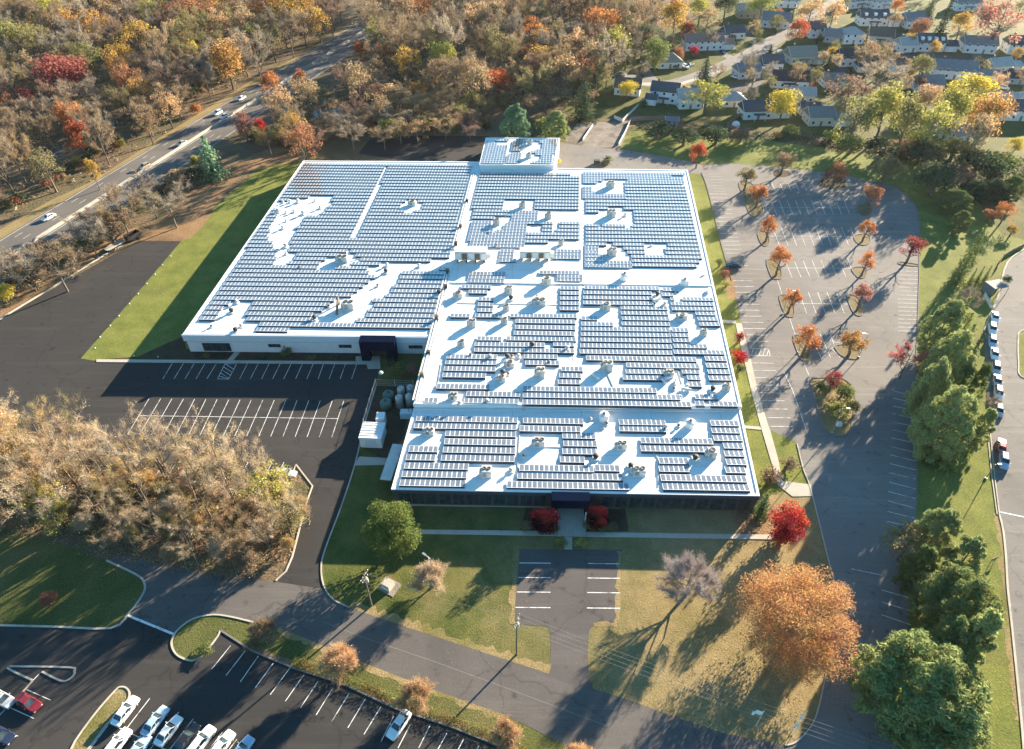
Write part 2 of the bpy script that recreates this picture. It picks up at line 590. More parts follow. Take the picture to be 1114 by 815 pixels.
mb = MB()
S = 3500
nx = 14
for i in range(nx):
    for j in range(nx):
        x0, y0 = -S + i * 2 * S / nx, -S + 900 + j * 2 * S / nx
        d = 2 * S / nx
        mb.face([(x0, y0, 0), (x0 + d, y0, 0), (x0 + d, y0 + d, 0), (x0, y0 + d, 0)])
kind(mb.build('ground', M['litter']), 'structure')

# lawns (1 cm up), asphalt (2 cm), islands and walks above
LAWN_FRONT = [(391, 486), (450, 480), (826, 520), (880, 527), (905, 605), (912, 650), (900, 740), (887, 781), (870, 803), (854, 812), (790, 799), (726, 777), (598, 733), (398, 668), (363, 653), (352, 640), (349, 622), (352, 603)]
sheet('lawn', [(322, 160), (345, 168), (340, 200), (205, 392), (105, 393), (88, 390), (197, 262), (238, 222), (285, 180)], 0.01, 'grass_green')
sheet('lawn', LAWN_FRONT, 0.011, 'lawn_front')
sheet('lawn', [(746, 186), (763, 187), (770, 207), (784, 263), (796, 305), (806, 351), (815, 386), (823.7, 426), (837, 468), (866, 481), (882, 533), (826, 540)], 0.012, 'grass_green')
sheet('lawn', [(940, 196), (975, 204), (1000, 245), (998, 360), (995, 600), (975, 700), (960, 850), (1116, 850), (1096, 605), (1073, 420), (1086, 321), (1120, 268), (1300, 230), (1300, 190), (1060, 185), (1000, 182)], 0.010, 'grass_green')
sheet('lawn', [(672, 160), (688, 140), (760, 146), (850, 155), (1010, 178), (1010, 190), (940, 197), (919, 190), (834, 182), (752, 177)], 0.013, 'grass_green')
sheet('lawn', [(-80, 590), (0, 575), (60, 590), (116, 610), (140, 621), (157, 634), (156, 645), (140, 668), (122, 683), (-60, 681)], 0.010, 'grass')
sheet('verge', [(-60, 290), (0, 250), (55, 218), (97, 199), (180, 146), (270, 90), (330, 58), (375, 30), (385, 36), (280, 92), (97, 206), (0, 263), (-60, 303)], 0.010, 'grass_dry')
sheet('lawn', [(600, 100), (650, 75), (690, 45), (760, 20), (830, -25), (1300, -25), (1300, 200), (1000, 178), (850, 152), (690, 138), (655, 130), (620, 128)], 0.009, 'grass')
sheet('leaf_litter', [(150, 261), (170, 245), (190, 220), (205, 196), (245, 185), (262, 190), (240, 215), (222, 245), (197, 262.5)], 0.012, 'litter_bright', 3)
sheet('leaf_litter', [(0, 345), (-40, 365), (-40, 330), (60, 285), (110, 262), (150, 245), (152, 262), (118, 272), (60, 308)], 0.012, 'litter_bright', 0)
sheet('leaf_litter', [(300, 160), (330, 168), (345, 171), (322, 176), (286, 183), (240, 197), (258, 178)], 0.013, 'litter_bright', 2)
sheet('leaf_litter', [(108, 391), (150, 391), (205, 391), (200, 366), (185, 372), (150, 388)], 0.014, 'mulch')

LOT_W = [(150, 262), (197, 262.5), (140, 330), (88, 390), (105, 393), (400, 396), (412, 402), (409, 420), (402, 442), (396, 464), (391, 486), (386, 506), (371, 552), (352, 603), (349, 622), (352, 641), (345, 655), (300, 650), (303, 630), (318, 606), (333, 548), (340, 529), (322, 505), (315, 522), (240, 524), (150, 505), (60, 475), (-60, 445), (-60, 381), (0, 347)]
STREET = [(116, 610), (135, 604), (170, 614), (230, 626), (300, 633), (345, 640), (352, 640), (363, 652), (398, 667), (440, 681), (500, 701), (550, 717), (598, 733), (642, 748), (690, 763), (726, 777), (790, 798), (854, 811), (900, 835), (660, 850), (615, 811), (568, 787), (550, 778.5), (471, 751), (396, 722), (340, 698), (303, 683), (250, 672), (228, 668), (210, 673), (190, 692), (140, 668), (157, 640), (153, 630)]
LOT_SW = [(-60, 681), (121, 684), (140, 668), (192, 690), (187, 703), (191, 712), (209, 719.5), (219, 714.5), (236.5, 693), (239, 685.5), (274, 708), (320, 727), (370.6, 743), (431, 771), (489, 790), (542, 811), (580, 850), (-80, 850)]
LOT_E = [(763, 188), (770, 207), (784, 263), (796, 305), (806, 351), (815, 386), (823.7, 426), (837, 468), (866, 481), (874, 511), (882, 533), (900, 605), (911, 655), (905, 700), (895, 750), (887, 781), (877, 797), (854, 811), (890, 850), (975, 850), (980, 740), (987, 690), (991, 640), (995, 590), (997, 520), (996, 410), (998, 360), (1000, 290), (1000, 245), (996, 225), (985, 212), (975, 204), (940, 196), (919, 190), (834, 181), (790, 178), (766, 180)]
ROAD_E = [(1300, 262), (1120, 268), (1096, 285.5), (1086, 321), (1076, 345), (1071, 360), (1073, 420), (1078, 478), (1083, 526), (1087, 560), (1091, 577), (1094, 605), (1096, 640), (1101, 686), (1111, 786), (1116, 850), (1300, 850)]
sheet('parking_lot', LOT_W, 0.020, 'asphalt_new')
sheet('parking_lot', LOT_SW, 0.022, 'asphalt_new')
sheet('street', STREET, 0.028, 'asphalt_mid')
sheet('parking_lot', LOT_E, 0.024, 'asphalt_old')
sheet('back_road', [(600, 150), (614, 156), (640, 160), (680, 163), (720, 170), (752, 176), (766, 181), (764, 190), (748, 188), (605, 187), (600, 180)], 0.020, 'asphalt_old')
sheet('gravel_yard', [(628, 134), (686, 132), (676, 159), (652, 161), (612, 158)], 0.018, 'gravel')
sheet('service_yard', [(403, 151), (440, 148), (532, 148), (522, 178), (446, 176), (390, 167)], 0.020, 'asphalt_new')
sheet('street', ROAD_E, 0.020, 'asphalt_old')
FRONT_LOT = [(565, 597.3), (676.5, 598.2), (675.5, 660), (672, 682), (645, 681.5), (641, 686), (639.5, 711), (641, 738), (644, 748), (650, 753), (590, 735), (597, 731), (599, 712), (598.5, 689), (596, 682), (561, 679), (560, 661)]
sheet('parking_lot', FRONT_LOT, 0.030, 'asphalt_drive')
sheet('service_yard', [(409, 420), (452, 421), (446, 444), (429, 505), (391.5, 486), (396, 463)], 0.019, 'mulch')
ponds = [[(340, 120), (352, 115), (372, 117), (388, 121), (384, 130), (362, 133), (345, 130)], [(92, 140), (110, 128), (128, 132), (120, 146), (100, 152)], [(38, 172), (52, 160), (70, 164), (60, 178), (46, 182)], [(190, 88), (205, 76), (215, 82), (206, 96)]]
for p in ponds:
    sheet('pond_water', p, 0.02, 'water', 4)

# highway: two carriageways with a pale median barrier; extended well past the frame both ways
def hline(pts):
    a, b = g(*pts[0]), g(*pts[-1])
    d = (b - a).normalized()
    return a, b, d


HA, HB, HD = hline([(4, 284), (133, 204), (206, 156), (280, 108)])
HN = Vector((-HD.y, HD.x, 0))
if HN.x > 0:
    HN = -HN                                  # points away from the building (far side)
HS, HE = HA - HD * 120, HA + HD * 420


def strip_w(o0, o1, z, mat, name, s=HS, e=HE):
    mb = MB()
    mb.poly([s + HN * o0, s + HN * o1, e + HN * o1, e + HN * o0], z)
    return kind(mb.build(name, M[mat]), 'structure')


strip_w(0.3, 11.2, 0.03, 'highway', 'road')
strip_w(-11.2, -0.3, 0.03, 'highway', 'road')
mb = MB()
for o in (10.4, 1.2, -1.2, -10.4):
    mb.poly([HS + HN * (o - .11), HS + HN * (o + .11), HE + HN * (o + .11), HE + HN * (o - .11)], 0.045)
for o in (4.6, 7.8, -4.6, -7.8):
    t = 0
    while t < 540:
        a, b = HS + HD * t, HS + HD * (t + 3)
        mb.poly([a + HN * (o - .09), a + HN * (o + .09), b + HN * (o + .09), b + HN * (o - .09)], 0.045)
        t += 12
kind(mb.build('lane_markings', M['paint_worn']), 'structure')
mb = MB()
mb.loft([[(p.x + HN.x * o, p.y + HN.y * o, z) for o, z in ((-.4, 0), (.4, 0), (.2, .35), (.12, .95), (-.12, .95), (-.2, .35))] for p in (HS, HE)])
tag(mb.build('median_barrier', M['barrier']), 'long pale concrete barrier dividing the two highway carriageways', 'barrier')

# walks
def walk(pts, z=0.12, mat='concrete', name='pavement', smooth=0):
    mb = MB()
    P = catmull(pts, smooth, True) if smooth else pts
    mb.prism([g(x, y) for x, y in P], -0.05, z)
    return kind(mb.build(name, M[mat]), 'structure')


walk([(105, 391.2), (387, 393.6), (387, 388), (413, 388), (414, 401.5), (400, 401.5), (399, 396.6), (105, 394.2)])
walk([(259, 379), (264.5, 379), (254, 392), (247.5, 392)], 0.10)
walk([(440, 547.2), (607, 549.5), (607, 552.6), (440, 550.2)])
walk([(637, 549.5), (820, 551.5), (820, 554.5), (637, 552.8)])
walk([(440, 576.3), (606, 578.2), (606, 583.2), (440, 580.8)])
walk([(607, 548), (637, 548), (637.5, 584.2), (606.5, 583.6)])
walk([(637.8, 579.2), (869, 582.5), (868.5, 587.6), (637.8, 584)])
walk([(613.5, 584.2), (622.5, 584.5), (622.5, 598), (613.5, 597.8)])
walk([(391, 497), (424, 499), (424, 506), (385.5, 506.5)])
walk([(800, 352), (806.5, 352), (815.5, 386), (824.5, 426), (835, 461), (838, 469), (846.5, 500), (851, 523.5), (882, 527.5), (884, 540), (862, 540.5), (846, 528), (839, 503), (827.5, 464), (818, 428), (808, 386)], 0.10)
walk([(780, 348), (800.5, 349), (801, 352.5), (781, 351)], 0.10)
walk([(807, 463), (827, 464.5), (828, 468), (808, 466)], 0.10)
for pts in ([(690, 93), (740, 93), (790, 77), (789, 75), (740, 90), (690, 90)],):
    walk(pts, 0.06)

def edge_strip(pts, w, z, mat='grass_dry'):
    mb = MB()
    P = [g(x, y) for x, y in pts]
    rg = random.Random(len(pts) + int(pts[0][0]))
    Q = []
    for a, b in zip(P, P[1:]):
        n = max(1, int((b - a).length / .9))
        Q += [a.lerp(b, k / n) for k in range(n)]
    Q.append(P[-1])
    prev = None
    for k, p in enumerate(Q):
        t = (Q[min(k + 1, len(Q) - 1)] - Q[max(k - 1, 0)]).normalized()
        n = Vector((-t.y, t.x, 0))
        e = p + n * w * rg.uniform(.45, 1.3)
        if prev:
            mb.face([(prev[0].x, prev[0].y, z), (p.x, p.y, z), (e.x, e.y, z), (prev[1].x, prev[1].y, z)])
        prev = (p, e)
    return kind(mb.build('leaf_litter', M[mat]), 'structure')


edge_strip([(380, 661), (398, 667.5), (440, 681.5), (500, 701.5), (550, 717.5), (597, 733)], 1.5, .031)
edge_strip([(644, 749), (690, 763.5), (726, 777.5), (790, 798.5), (854, 811)], 1.1, .031)
edge_strip([(560.5, 679), (560, 661), (565, 600)], 1.0, .032)
edge_strip([(676, 600), (675.5, 660), (672, 682), (646, 682)][::-1], .9, .032)
edge_strip([(550, 778), (471, 750.5), (396, 721.5), (340, 697.5), (303, 683)], 1.0, .037)
edge_strip([(274, 708.5), (320, 727), (370.6, 743), (431, 771), (489, 790), (542, 811)], 1.0, .037, 'litter')
edge_strip([(1088, 560), (1091.5, 577), (1094.5, 605), (1096.5, 640), (1101.5, 686), (1111.5, 786)][::-1], 1.2, .024)

# kerbs
def kerb(pts, closed=False, w=0.28, h=0.15, smooth=4, mat='kerb', z0=0.0):
    P = catmull(pts, smooth, closed) if smooth else pts
    mb = MB()
    mb.band([g(x, y) for x, y in P], w, h, z0, 0, closed)
    return kind(mb.build('kerb', M[mat]), 'structure')


kerb([(-20, 359), (0, 347.5), (60, 311), (118, 275), (135, 266)], w=0.55, h=0.22, smooth=0)
kerb([(409, 421), (396, 464), (386, 506), (371, 552), (353, 600), (349.5, 620), (353, 639), (363, 652.5), (380, 661)], w=0.25)
kerb([(322, 505.5), (340, 529), (333, 548), (318, 606), (311, 622), (300, 632)], w=0.3, smooth=0)
kerb([(303, 512), (315, 523), (322, 505.5)], w=0.2, smooth=0)
kerb([(-20, 680), (60, 682), (121, 683.5), (140, 668), (156, 646), (157, 634), (148, 625), (116, 610)], w=0.35, smooth=3)
ISLAND = [(240, 686), (236.5, 693), (226, 707), (219, 714.5), (209, 719), (198, 716), (191, 711), (187, 703), (187.5, 695), (194, 685), (210, 673.5), (232, 669), (252, 671.5), (275, 677)]
sheet('lawn', ISLAND + [(303, 683), (340, 698), (396, 722), (471, 751), (550, 778.5), (620, 814), (600, 835), (560, 822), (489, 790), (431, 771), (370, 743), (320, 727), (274, 708)], 0.034, 'grass')
kerb(ISLAND, w=0.28, smooth=3)
kerb([(240, 686), (274, 708), (320, 727), (370.6, 743), (431, 771), (489, 790), (542, 811)], w=0.3, smooth=0, mat='kerb_dark')
BED = [(77, 816), (100, 781), (125, 752), (132, 747.5), (138, 749), (141, 755), (137, 765), (115, 790), (93, 818)]
sheet('lawn', BED, 0.05, 'grass_dry', 3)
kerb(BED, True, w=0.25, smooth=3)
sheet('lawn', [(10, 727), (16, 725.5), (78, 726), (81, 732), (78, 739), (70, 741), (46, 731), (36, 741)], 0.04, 'asphalt_new', 0)
kerb([(36, 740.5), (10.5, 728.5), (11, 725.8), (16, 725.2), (76, 726.4), (81, 730), (80, 735), (74, 740), (66, 740.8), (46, 731)], w=0.3, smooth=3)
kerb([(36, 740.5), (24, 754)], w=0.25, smooth=0)
kerb([(867, 483), (874, 511), (882, 533), (900, 605), (911, 652), (905, 700), (895, 750), (887, 781), (877, 797), (865, 808), (854, 811)], w=0.2, mat='kerb')
kerb([(919, 190), (940, 196), (975, 204), (985, 212), (996, 225), (1000, 245), (1000, 290), (998, 360), (996, 410), (997, 520), (995, 590), (991, 640)], w=0.25, mat='kerb_dark')
kerb([(763, 188), (770, 207), (784, 263), (796, 305)], w=0.2, mat='kerb_dark')
kerb([(1120, 268), (1096, 285.5), (1086, 321), (1076, 345), (1071, 360)], w=0.4)
kerb([(1077, 470), (1082, 520), (1087, 560), (1084.5, 560), (1079, 520), (1074, 470)], w=0.2, smooth=0)
kerb([(1087, 560), (1091, 577), (1094, 605), (1096, 640), (1101, 686), (1111, 786), (1116, 850)], w=0.35, smooth=3)
REI = [(1140, 355), (1111, 360), (1107.5, 372), (1108, 395), (1111, 410), (1140, 418)]
sheet('lawn', REI, 0.04, 'grass_green')
kerb(REI, w=0.3)

# planted islands of the large lot: kerb ring + soil sheet
ISLES = [
    [(804, 199), (808, 212), (812, 224), (816, 233), (822, 236), (829, 232), (830, 226), (825, 212), (817, 199)],
    [(824.6, 253), (827, 263), (832, 268), (837, 264), (834.5, 253)],
    [(834, 283), (839, 300.6), (845, 304), (850.6, 300.6), (846.6, 286)],
    [(848, 322), (853, 340), (858, 345), (864.5, 342), (860.5, 324)],
    [(863, 365.6), (870, 388), (876, 392.5), (882, 388), (879, 370)],
    [(932, 224), (933.5, 231), (941, 235.5), (948.5, 231), (946, 222)],
    [(929.6, 256.6), (932, 264), (939, 267), (946, 264), (944.7, 255)],
    [(927, 292), (931, 300), (937, 303), (942, 300), (941.5, 291)],
    [(922, 321), (926.5, 337), (933, 343.5), (938, 341), (934.6, 325)],
    [(909.5, 376), (914.5, 386.5), (929, 391), (934.6, 387), (933, 376)],
    [(980, 285), (978, 287.5), (988, 289), (999, 290), (999, 288)],
]
BIGISLE = [(881.8, 413.7), (886, 430), (890, 446), (896, 464), (904.7, 473), (915.5, 474.3), (925, 468), (929, 445), (930, 430), (926, 419), (915.5, 412), (898, 411)]
for P in ISLES + [BIGISLE]:
    sheet('planting_bed', P, 0.06, 'isle' if P is not BIGISLE else 'grass_dry', 3)
    kerb(P, True, w=0.3, h=0.16, smooth=3, mat='kerb_dark')  # ring colour kept dark to stand for the shadow along the kerb sides
sheet('planting_bed', [(900, 192), (912, 193), (922, 199), (915, 205), (898, 205), (890, 200)], 0.06, 'mulch', 3)
sheet('planting_bed', [(843, 186), (857, 186), (859, 191), (848, 193), (842, 191)], 0.06, 'mulch', 3)

# planting strips along the buildings
sheet('planting_bed', [(203, 380), (259, 381), (249, 391), (200, 391)], 0.03, 'mulch')
sheet('planting_bed', [(264, 381), (392, 384), (388, 392.6), (255, 391.4)], 0.03, 'mulch')
sheet('planting_bed', [(415, 382), (470, 384), (458, 415), (425, 419), (409, 419)], 0.021, 'grass')
sheet('planting_bed', [(572, 552), (606, 552), (606, 578), (566, 577)], 0.03, 'mulch')
sheet('planting_bed', [(638, 552), (680, 553), (684, 578), (638, 578)], 0.03, 'mulch')
sheet('planting_bed', [(804, 552), (838, 548), (862, 556), (872, 580), (806, 581)], 0.03, 'litter_bright', 2)
sheet('planting_bed', [(785, 290), (796, 290), (802, 325), (792, 325)], 0.03, 'litter_bright')
sheet('leaf_litter', [(640, 135), (650, 130), (690, 124), (760, 134), (850, 142), (1000, 165), (1000, 174), (850, 152), (760, 146), (690, 140)], 0.016, 'litter')
sheet('leaf_litter', [(1000, 165), (1110, 160), (1300, 190), (1300, 260), (1120, 262), (1090, 255), (1060, 215), (1010, 190)], 0.017, 'grass')

# ------------------------------------------------------------------ painted markings
def mark(mb, a, b, w=0.11, z=0.042):
    p, q = g(*a), g(*b)
    d = q - p
    if d.length < 1e-4:
        return
    d.normalize()
    n = Vector((-d.y, d.x, 0)) * w / 2
    mb.poly([p + n, p - n, q - n, q + n], z)


def lines(name, segs, w=0.11, z=0.042, mat='paint'):
    mb = MB()
    for a, b in segs:
        mark(mb, a, b, w, z)
    return kind(mb.build(name, M[mat]), 'structure')


def lerp(a, b, t):
    return (a[0] + (b[0] - a[0]) * t, a[1] + (b[1] - a[1]) * t)


seg = []
# row in front of the west wing (17 bays with a hatched aisle)
xs_t = [220, 267, 312, 357, 405, 535, 580, 625, 672, 718, 765, 810, 853, 900, 945, 992]
xs_b = [181, 228, 274, 320, 365, 502, 547, 594, 640, 686, 736, 783, 830, 876, 922, 970]
for a, b in zip(xs_t, xs_b):
    seg.append(((130 + a / 3.841, 390 + 22 / 3.841), (130 + b / 3.841, 390 + 86 / 3.841)))
seg += [((244.8, 396), (236.6, 412.4)), ((257.4, 396.2), (248.8, 412.6)), ((236.6, 412.4), (248.8, 412.6)), ((244.8, 396), (257.4, 396.2))]
for k in range(5):
    t = k / 5
    seg.append((lerp((244.8, 396), (236.6, 412.4), t), lerp((257.4, 396.2), (248.8, 412.6), min(1, t + 0.35))))
# double row south of it
xt = [124, 172, 219, 267, 314, 361, 408, 457, 504, 551, 599, 647, 695, 742, 791, 839, 889, 937]
xb = [34, 84, 134, 183, 237, 288, 336, 385, 434, 482, 532, 582, 632, 683, 734, 784, 835, 887]
for k, (a, b) in enumerate(zip(xt, xb)):
    seg.append(((130 + a / 3.841, 390 + (168 + k * .6) / 3.841), (130 + b / 3.841, 390 + (318 + k * .7) / 3.841)))
seg.append(((152, 452.3), (367.5, 455.6)))
for x in range(11):
    seg.append(((309 - 13 * x, 503), (301 - 13.3 * x, 520)))
lines('parking_markings', seg, 0.12)
# front car park
seg = []
for y, l0, l1, r0, r1 in ((612.6, 565, 599.2, 640, 673.6), (628.4, 563.7, 599.2, 639.2, 674.2), (644.2, 562.3, 598.8, 638.8, 674.2), (661, 560.8, 598.8, 638.5, 674.5)):
    seg += [((l0, y), (l1, y + .3)), ((r0, y + .6), (r1, y + 1))]
lines('parking_markings', seg, 0.16, 0.05)
# south-west lot
seg = []
for (x0, y0), (x1, y1) in (((251, 702.5), (230, 728.5)), ((267, 708), (246, 735)), ((281, 714), (261.5, 742)), ((297.5, 721.5), (278, 748)), ((316, 726), (294, 756)), ((330.5, 734.5), (310.5, 763)), ((346, 741.5), (327, 770)), ((362.5, 748), (344, 778)), ((380, 754), (361, 785)), ((397.5, 760.5), (378.5, 792)), ((414.5, 769), (396, 799)), ((428.5, 779), (414.5, 807)), ((446, 789), (433, 814)), ((467.5, 790), (455.5, 814)), ((486, 798), (475, 818)), ((504.5, 804), (494, 824)), ((521, 812), (513, 826))):
    seg.append(((x0, y0), (x1, y1)))
# double row of the parked cars: spine and cross lines
sp0, sp1 = (119, 787), (236, 842)
seg.append((sp0, sp1))
for k in range(8):
    b = lerp(sp0, sp1, 0.145 + k * 0.135)
    seg.append((b, (b[0] + 27, b[1] - 35)))
    seg.append((b, (b[0] - 28, b[1] + 36)))
seg.append(((119, 787), (96, 818)))
seg += [((29.5, 750.5), (55.5, 762)), ((11, 770), (37, 781.8)), ((-8, 788), (19.5, 801)), ((45, 731), (-30, 809))]
lines('parking_markings', seg, 0.12)
lines('stop_line', [((138.5, 669.5), (190, 690.5))], 0.4, 0.05)
lines('lane_markings', [((396, 694), (470, 719)), ((470, 719), (560, 752)), ((560, 752), (660, 790)), ((350, 676), (396, 694))], 0.12, 0.036, 'kerb_dark')
# large east lot
seg = []
for k in range(7):
    x = 831 + k * 8.65
    seg.append(((x, 199.5), (x + 3.8, 207.8)))
for k in range(11):
    x = 830 + k * 8.8
    seg.append(((x, 219 - k * .2), (x + 6.4, 234.6 - k * .1)))
seg.append(((822, 226), (929, 226.4)))
for k in range(10):
    x = 840.8 + k * 9.35
    seg.append(((x, 249 - k * .2), (x + 7.3, 267.7 - k * .15)))
seg.append(((838, 257), (930, 257.4)))
for k in range(8):
    x = 854.2 + k * 9.75
    seg.append(((x, 284 - k * .2), (x + 7.4, 302 - k * .1)))
seg.append(((850, 291.6), (928, 292)))
for k in range(6):
    x = 869 + k * 10.2
    seg.append(((x, 318), (x + 8.6, 341)))
seg.append(((864, 330), (923, 331)))
for k in range(3):
    x = 882 + k * 10.3
    seg.append(((x, 363.5), (x + 11, 389)))
seg += [((886, 376), (911, 377)), ((903, 371), (916, 374)), ((903, 375), (914, 381)), ((905, 380), (913, 387)), ((893, 391), (906, 378))]
for k in range(16):
    y = 211 + k * 4.3
    x = 771.5 + (y - 211) * 0.27
    seg.append(((x, y), (x + 19, y + .1)))
for y, x0, l in ((283, 792, 21), (289, 793, 21), (305.5, 797, 22), (311.6, 798.5, 22), (318, 800, 23), (324.5, 801.5, 23), (331, 803, 23), (337.5, 804.5, 23), (344, 806, 23), (350.7, 807, 23.5), (357.5, 809, 24), (364.5, 810.5, 24), (371.5, 812, 24), (387, 815.5, 22), (395, 817.5, 24), (403, 820, 24), (411, 821.5, 24), (419, 823.5, 24.5), (427.5, 825.5, 25), (436, 828, 25.5), (445, 831, 26), (454.5, 834, 26), (464, 837, 26)):
    seg.append(((x0, y), (x0 + l, y + .3)))
seg += [((816, 379), (836, 380)), ((816.5, 386.8), (838, 387)), ((836, 380), (838, 387))]
for k in range(5):
    seg.append(((817.5 + k * 4.2, 386.5), (819.5 + k * 4.2, 380)))
seg += [((840, 287), (876, 399)), ((876, 399), (882, 413)), ((853, 405), (862, 424)), ((862, 424), (877, 468))]
for k in range(17):
    y = 291 + k * 4.35
    seg.append(((977, y - .4), (998.5, y + .2)))
for y0, y1 in ((425.5, 431.5), (433.5, 438.5), (442, 447), (450, 456), (459, 464.5), (467.5, 473.5), (476.5, 482.5), (486, 492.5), (495, 502), (504.5, 511.5), (514.5, 521.5), (524.5, 532.3), (535, 542.8), (545, 553.3), (556.5, 564.3), (567.5, 574)):
    x0 = 972 - (y0 - 425) * 0.05
    seg.append(((x0, y0), (996.5, y1)))
for y0, y1 in ((619, 626), (642, 651), (655, 665), (669, 680)):
    seg.append(((926 if y0 < 630 else 959, y0), (960 if y0 < 630 else 991, y1)))
lines('parking_markings', seg, 0.13, 0.045, 'paint')
lines('lane_markings', [((1087, 557), (1116, 563))], 0.3, 0.045, 'paint')
seg = []
for k in range(8):
    y = 189 + k * 3.2
    seg.append(((771 + k, y), (783 + k, y + .1)))
lines('parking_markings', seg, 0.12, 0.046, 'paint_worn')
# neighbourhood streets
def roadw(pts, w, name='street', mat='asphalt_mid', z=0.03):
    P = [g(*p) for p in pts]
    P = [Vector(q) for q in catmull([tuple(p) for p in P], 4)]
    mb = MB()
    Lf, Rt = [], []
    for k in range(len(P)):
        t = (P[min(k + 1, len(P) - 1)] - P[max(k - 1, 0)]).normalized()
        n = Vector((-t.y, t.x, 0)) * w / 2
        Lf.append(P[k] + n)
        Rt.append(P[k] - n)
    for k in range(len(P) - 1):
        mb.face([(Rt[k].x, Rt[k].y, z), (Rt[k + 1].x, Rt[k + 1].y, z), (Lf[k + 1].x, Lf[k + 1].y, z), (Lf[k].x, Lf[k].y, z)])
    return kind(mb.build(name, M[mat]), 'structure')


roadw([(668, 80), (690, 86), (715, 92), (745, 88), (790, 71), (832, 50), (865, 30), (900, 8), (930, -12)], 9.5, mat='asphalt_old')
roadw([(832, 50), (850, 56), (880, 62)], 6, 'street', 'asphalt_old', 0.034)
roadw([(780, 110), (815, 92), (850, 86), (900, 82), (950, 66), (1000, 62), (1050, 64), (1120, 66), (1200, 70)], 8.5, z=0.032)
roadw([(806, 40), (828, 30)], 9, 'driveway', 'asphalt_mid', 0.036)
for a, b in (((700, 74), (712, 90)), ((782, 56), (800, 66)), ((870, 66), (885, 80)), ((752, 96), (768, 82)), ((1010, 54), (1012, 63)), ((1062, 54), (1064, 65)), ((925, 72), (930, 70))):
    roadw([a, b], 5, 'driveway', 'asphalt_old', 0.036)
# ------------------------------------------------------------------ the flat-roofed building
ZR, ZF, ZA = 5.6, 4.7, 7.4       # main roof, front section, raised annex
W_fl, W_bl, W_br = g(199.5, 363.7, ZR), g(330, 175.3, ZR), g(519.5, 176.4, ZR)
E_bl, E_br = g(604, 183.6, ZR), g(747.8, 185.4, ZR)
S_r, S_l, W_fr = g(806.6, 443.3, ZR), g(450, 441.0, ZR), g(468.8, 366.2, ZR)
W_bl2 = g(519.0, 180.5, ZR)
F_l, F_r = g(426, 532.6, ZF), g(826, 539.8, ZF)
A = [g(528.5, 150.3, ZA), g(609, 150.6, ZA), g(602.8, 179.8, ZA), g(521.6, 179.4, ZA)]
U = (F_r - F_l)
U.z = 0
U.normalize()                                  # along the panel rows
_v = ray(638, -261)
V = Vector((_v.x, _v.y, 0)).normalized()       # into the depth

bld = thing('office_warehouse', 'huge white flat-roofed office and warehouse building covered in solar panels', 'building', (0, 0, 0))
main = [W_fl, W_fr, S_l, S_r, E_br, E_bl, W_br, W_bl]
front = [S_l, F_l, F_r, S_r]


def walls(pts, z0, z1, mat, name='wall'):
    mb = MB()
    P = [(p.x, p.y) for p in pts]
    a = sum(P[k][0] * P[(k + 1) % len(P)][1] - P[(k + 1) % len(P)][0] * P[k][1] for k in range(len(P)))
    if a < 0:
        P.reverse()
    for k in range(len(P)):
        p, q = P[k], P[(k + 1) % len(P)]
        mb.face([(p[0], p[1], z0), (q[0], q[1], z0), (q[0], q[1], z1), (p[0], p[1], z1)])
    return mb.build(name, M[mat], bld)


def offs(pts, d):
    """polygon offset inwards by d"""
    P = [Vector((p.x, p.y, 0)) for p in pts]
    a = sum(P[k].x * P[(k + 1) % len(P)].y - P[(k + 1) % len(P)].x * P[k].y for k in range(len(P)))
    if a < 0:
        P.reverse()
    out = []
    n = len(P)
    for k in range(n):
        e1, e2 = (P[k] - P[k - 1]).normalized(), (P[(k + 1) % n] - P[k]).normalized()
        n1, n2 = Vector((-e1.y, e1.x, 0)), Vector((-e2.y, e2.x, 0))
        b = (n1 + n2)
        b = b / max(0.25, b.length_squared) * 2
        out.append(P[k] + b * d)
    return out


for pts, z, zb in ((main, ZR, 0), (front, ZF, 0), (A, ZA, 0)):
    walls(offs(pts, 0.05), zb, z - 0.02, 'wall_dark' if pts is front else 'wall')
    mb = MB()
    mb.poly(offs(pts, 0.05), z - 0.015)
    mb.build('roof', M['roof'], bld)
    o, i2 = offs(pts, -0.06), offs(pts, 0.42)
    mb = MB()
    n = len(o)
    for k in range(n):
        a, b, c, d = o[k], o[(k + 1) % n], i2[(k + 1) % n], i2[k]
        h = 0.16
        mb.face([(a.x, a.y, z + h), (b.x, b.y, z + h), (c.x, c.y, z + h), (d.x, d.y, z + h)])
        mb.face([(a.x, a.y, z - .5), (b.x, b.y, z - .5), (b.x, b.y, z + h), (a.x, a.y, z + h)])
        mb.face([(c.x, c.y, z - .3), (d.x, d.y, z - .3), (d.x, d.y, z + h), (c.x, c.y, z + h)])
    mb.build('parapet', M['trim'], bld)


def onwall(px, py, a, b, off=0.0):
    """the point where the ray through a pixel meets the vertical wall a-b, as (distance along, height)"""
    t = (b - a)
    t.z = 0
    L = t.length
    t.normalize()
    nrm = Vector((t.y, -t.x, 0))
    d = ray(px, py)
    o = Vector((0, 0, CAMH))
    k = (Vector((a.x, a.y, 0)) + nrm * off - o).dot(nrm) / d.dot(nrm)
    p = o + d * k
    return (p - Vector((a.x, a.y, 0))).dot(t), p.z


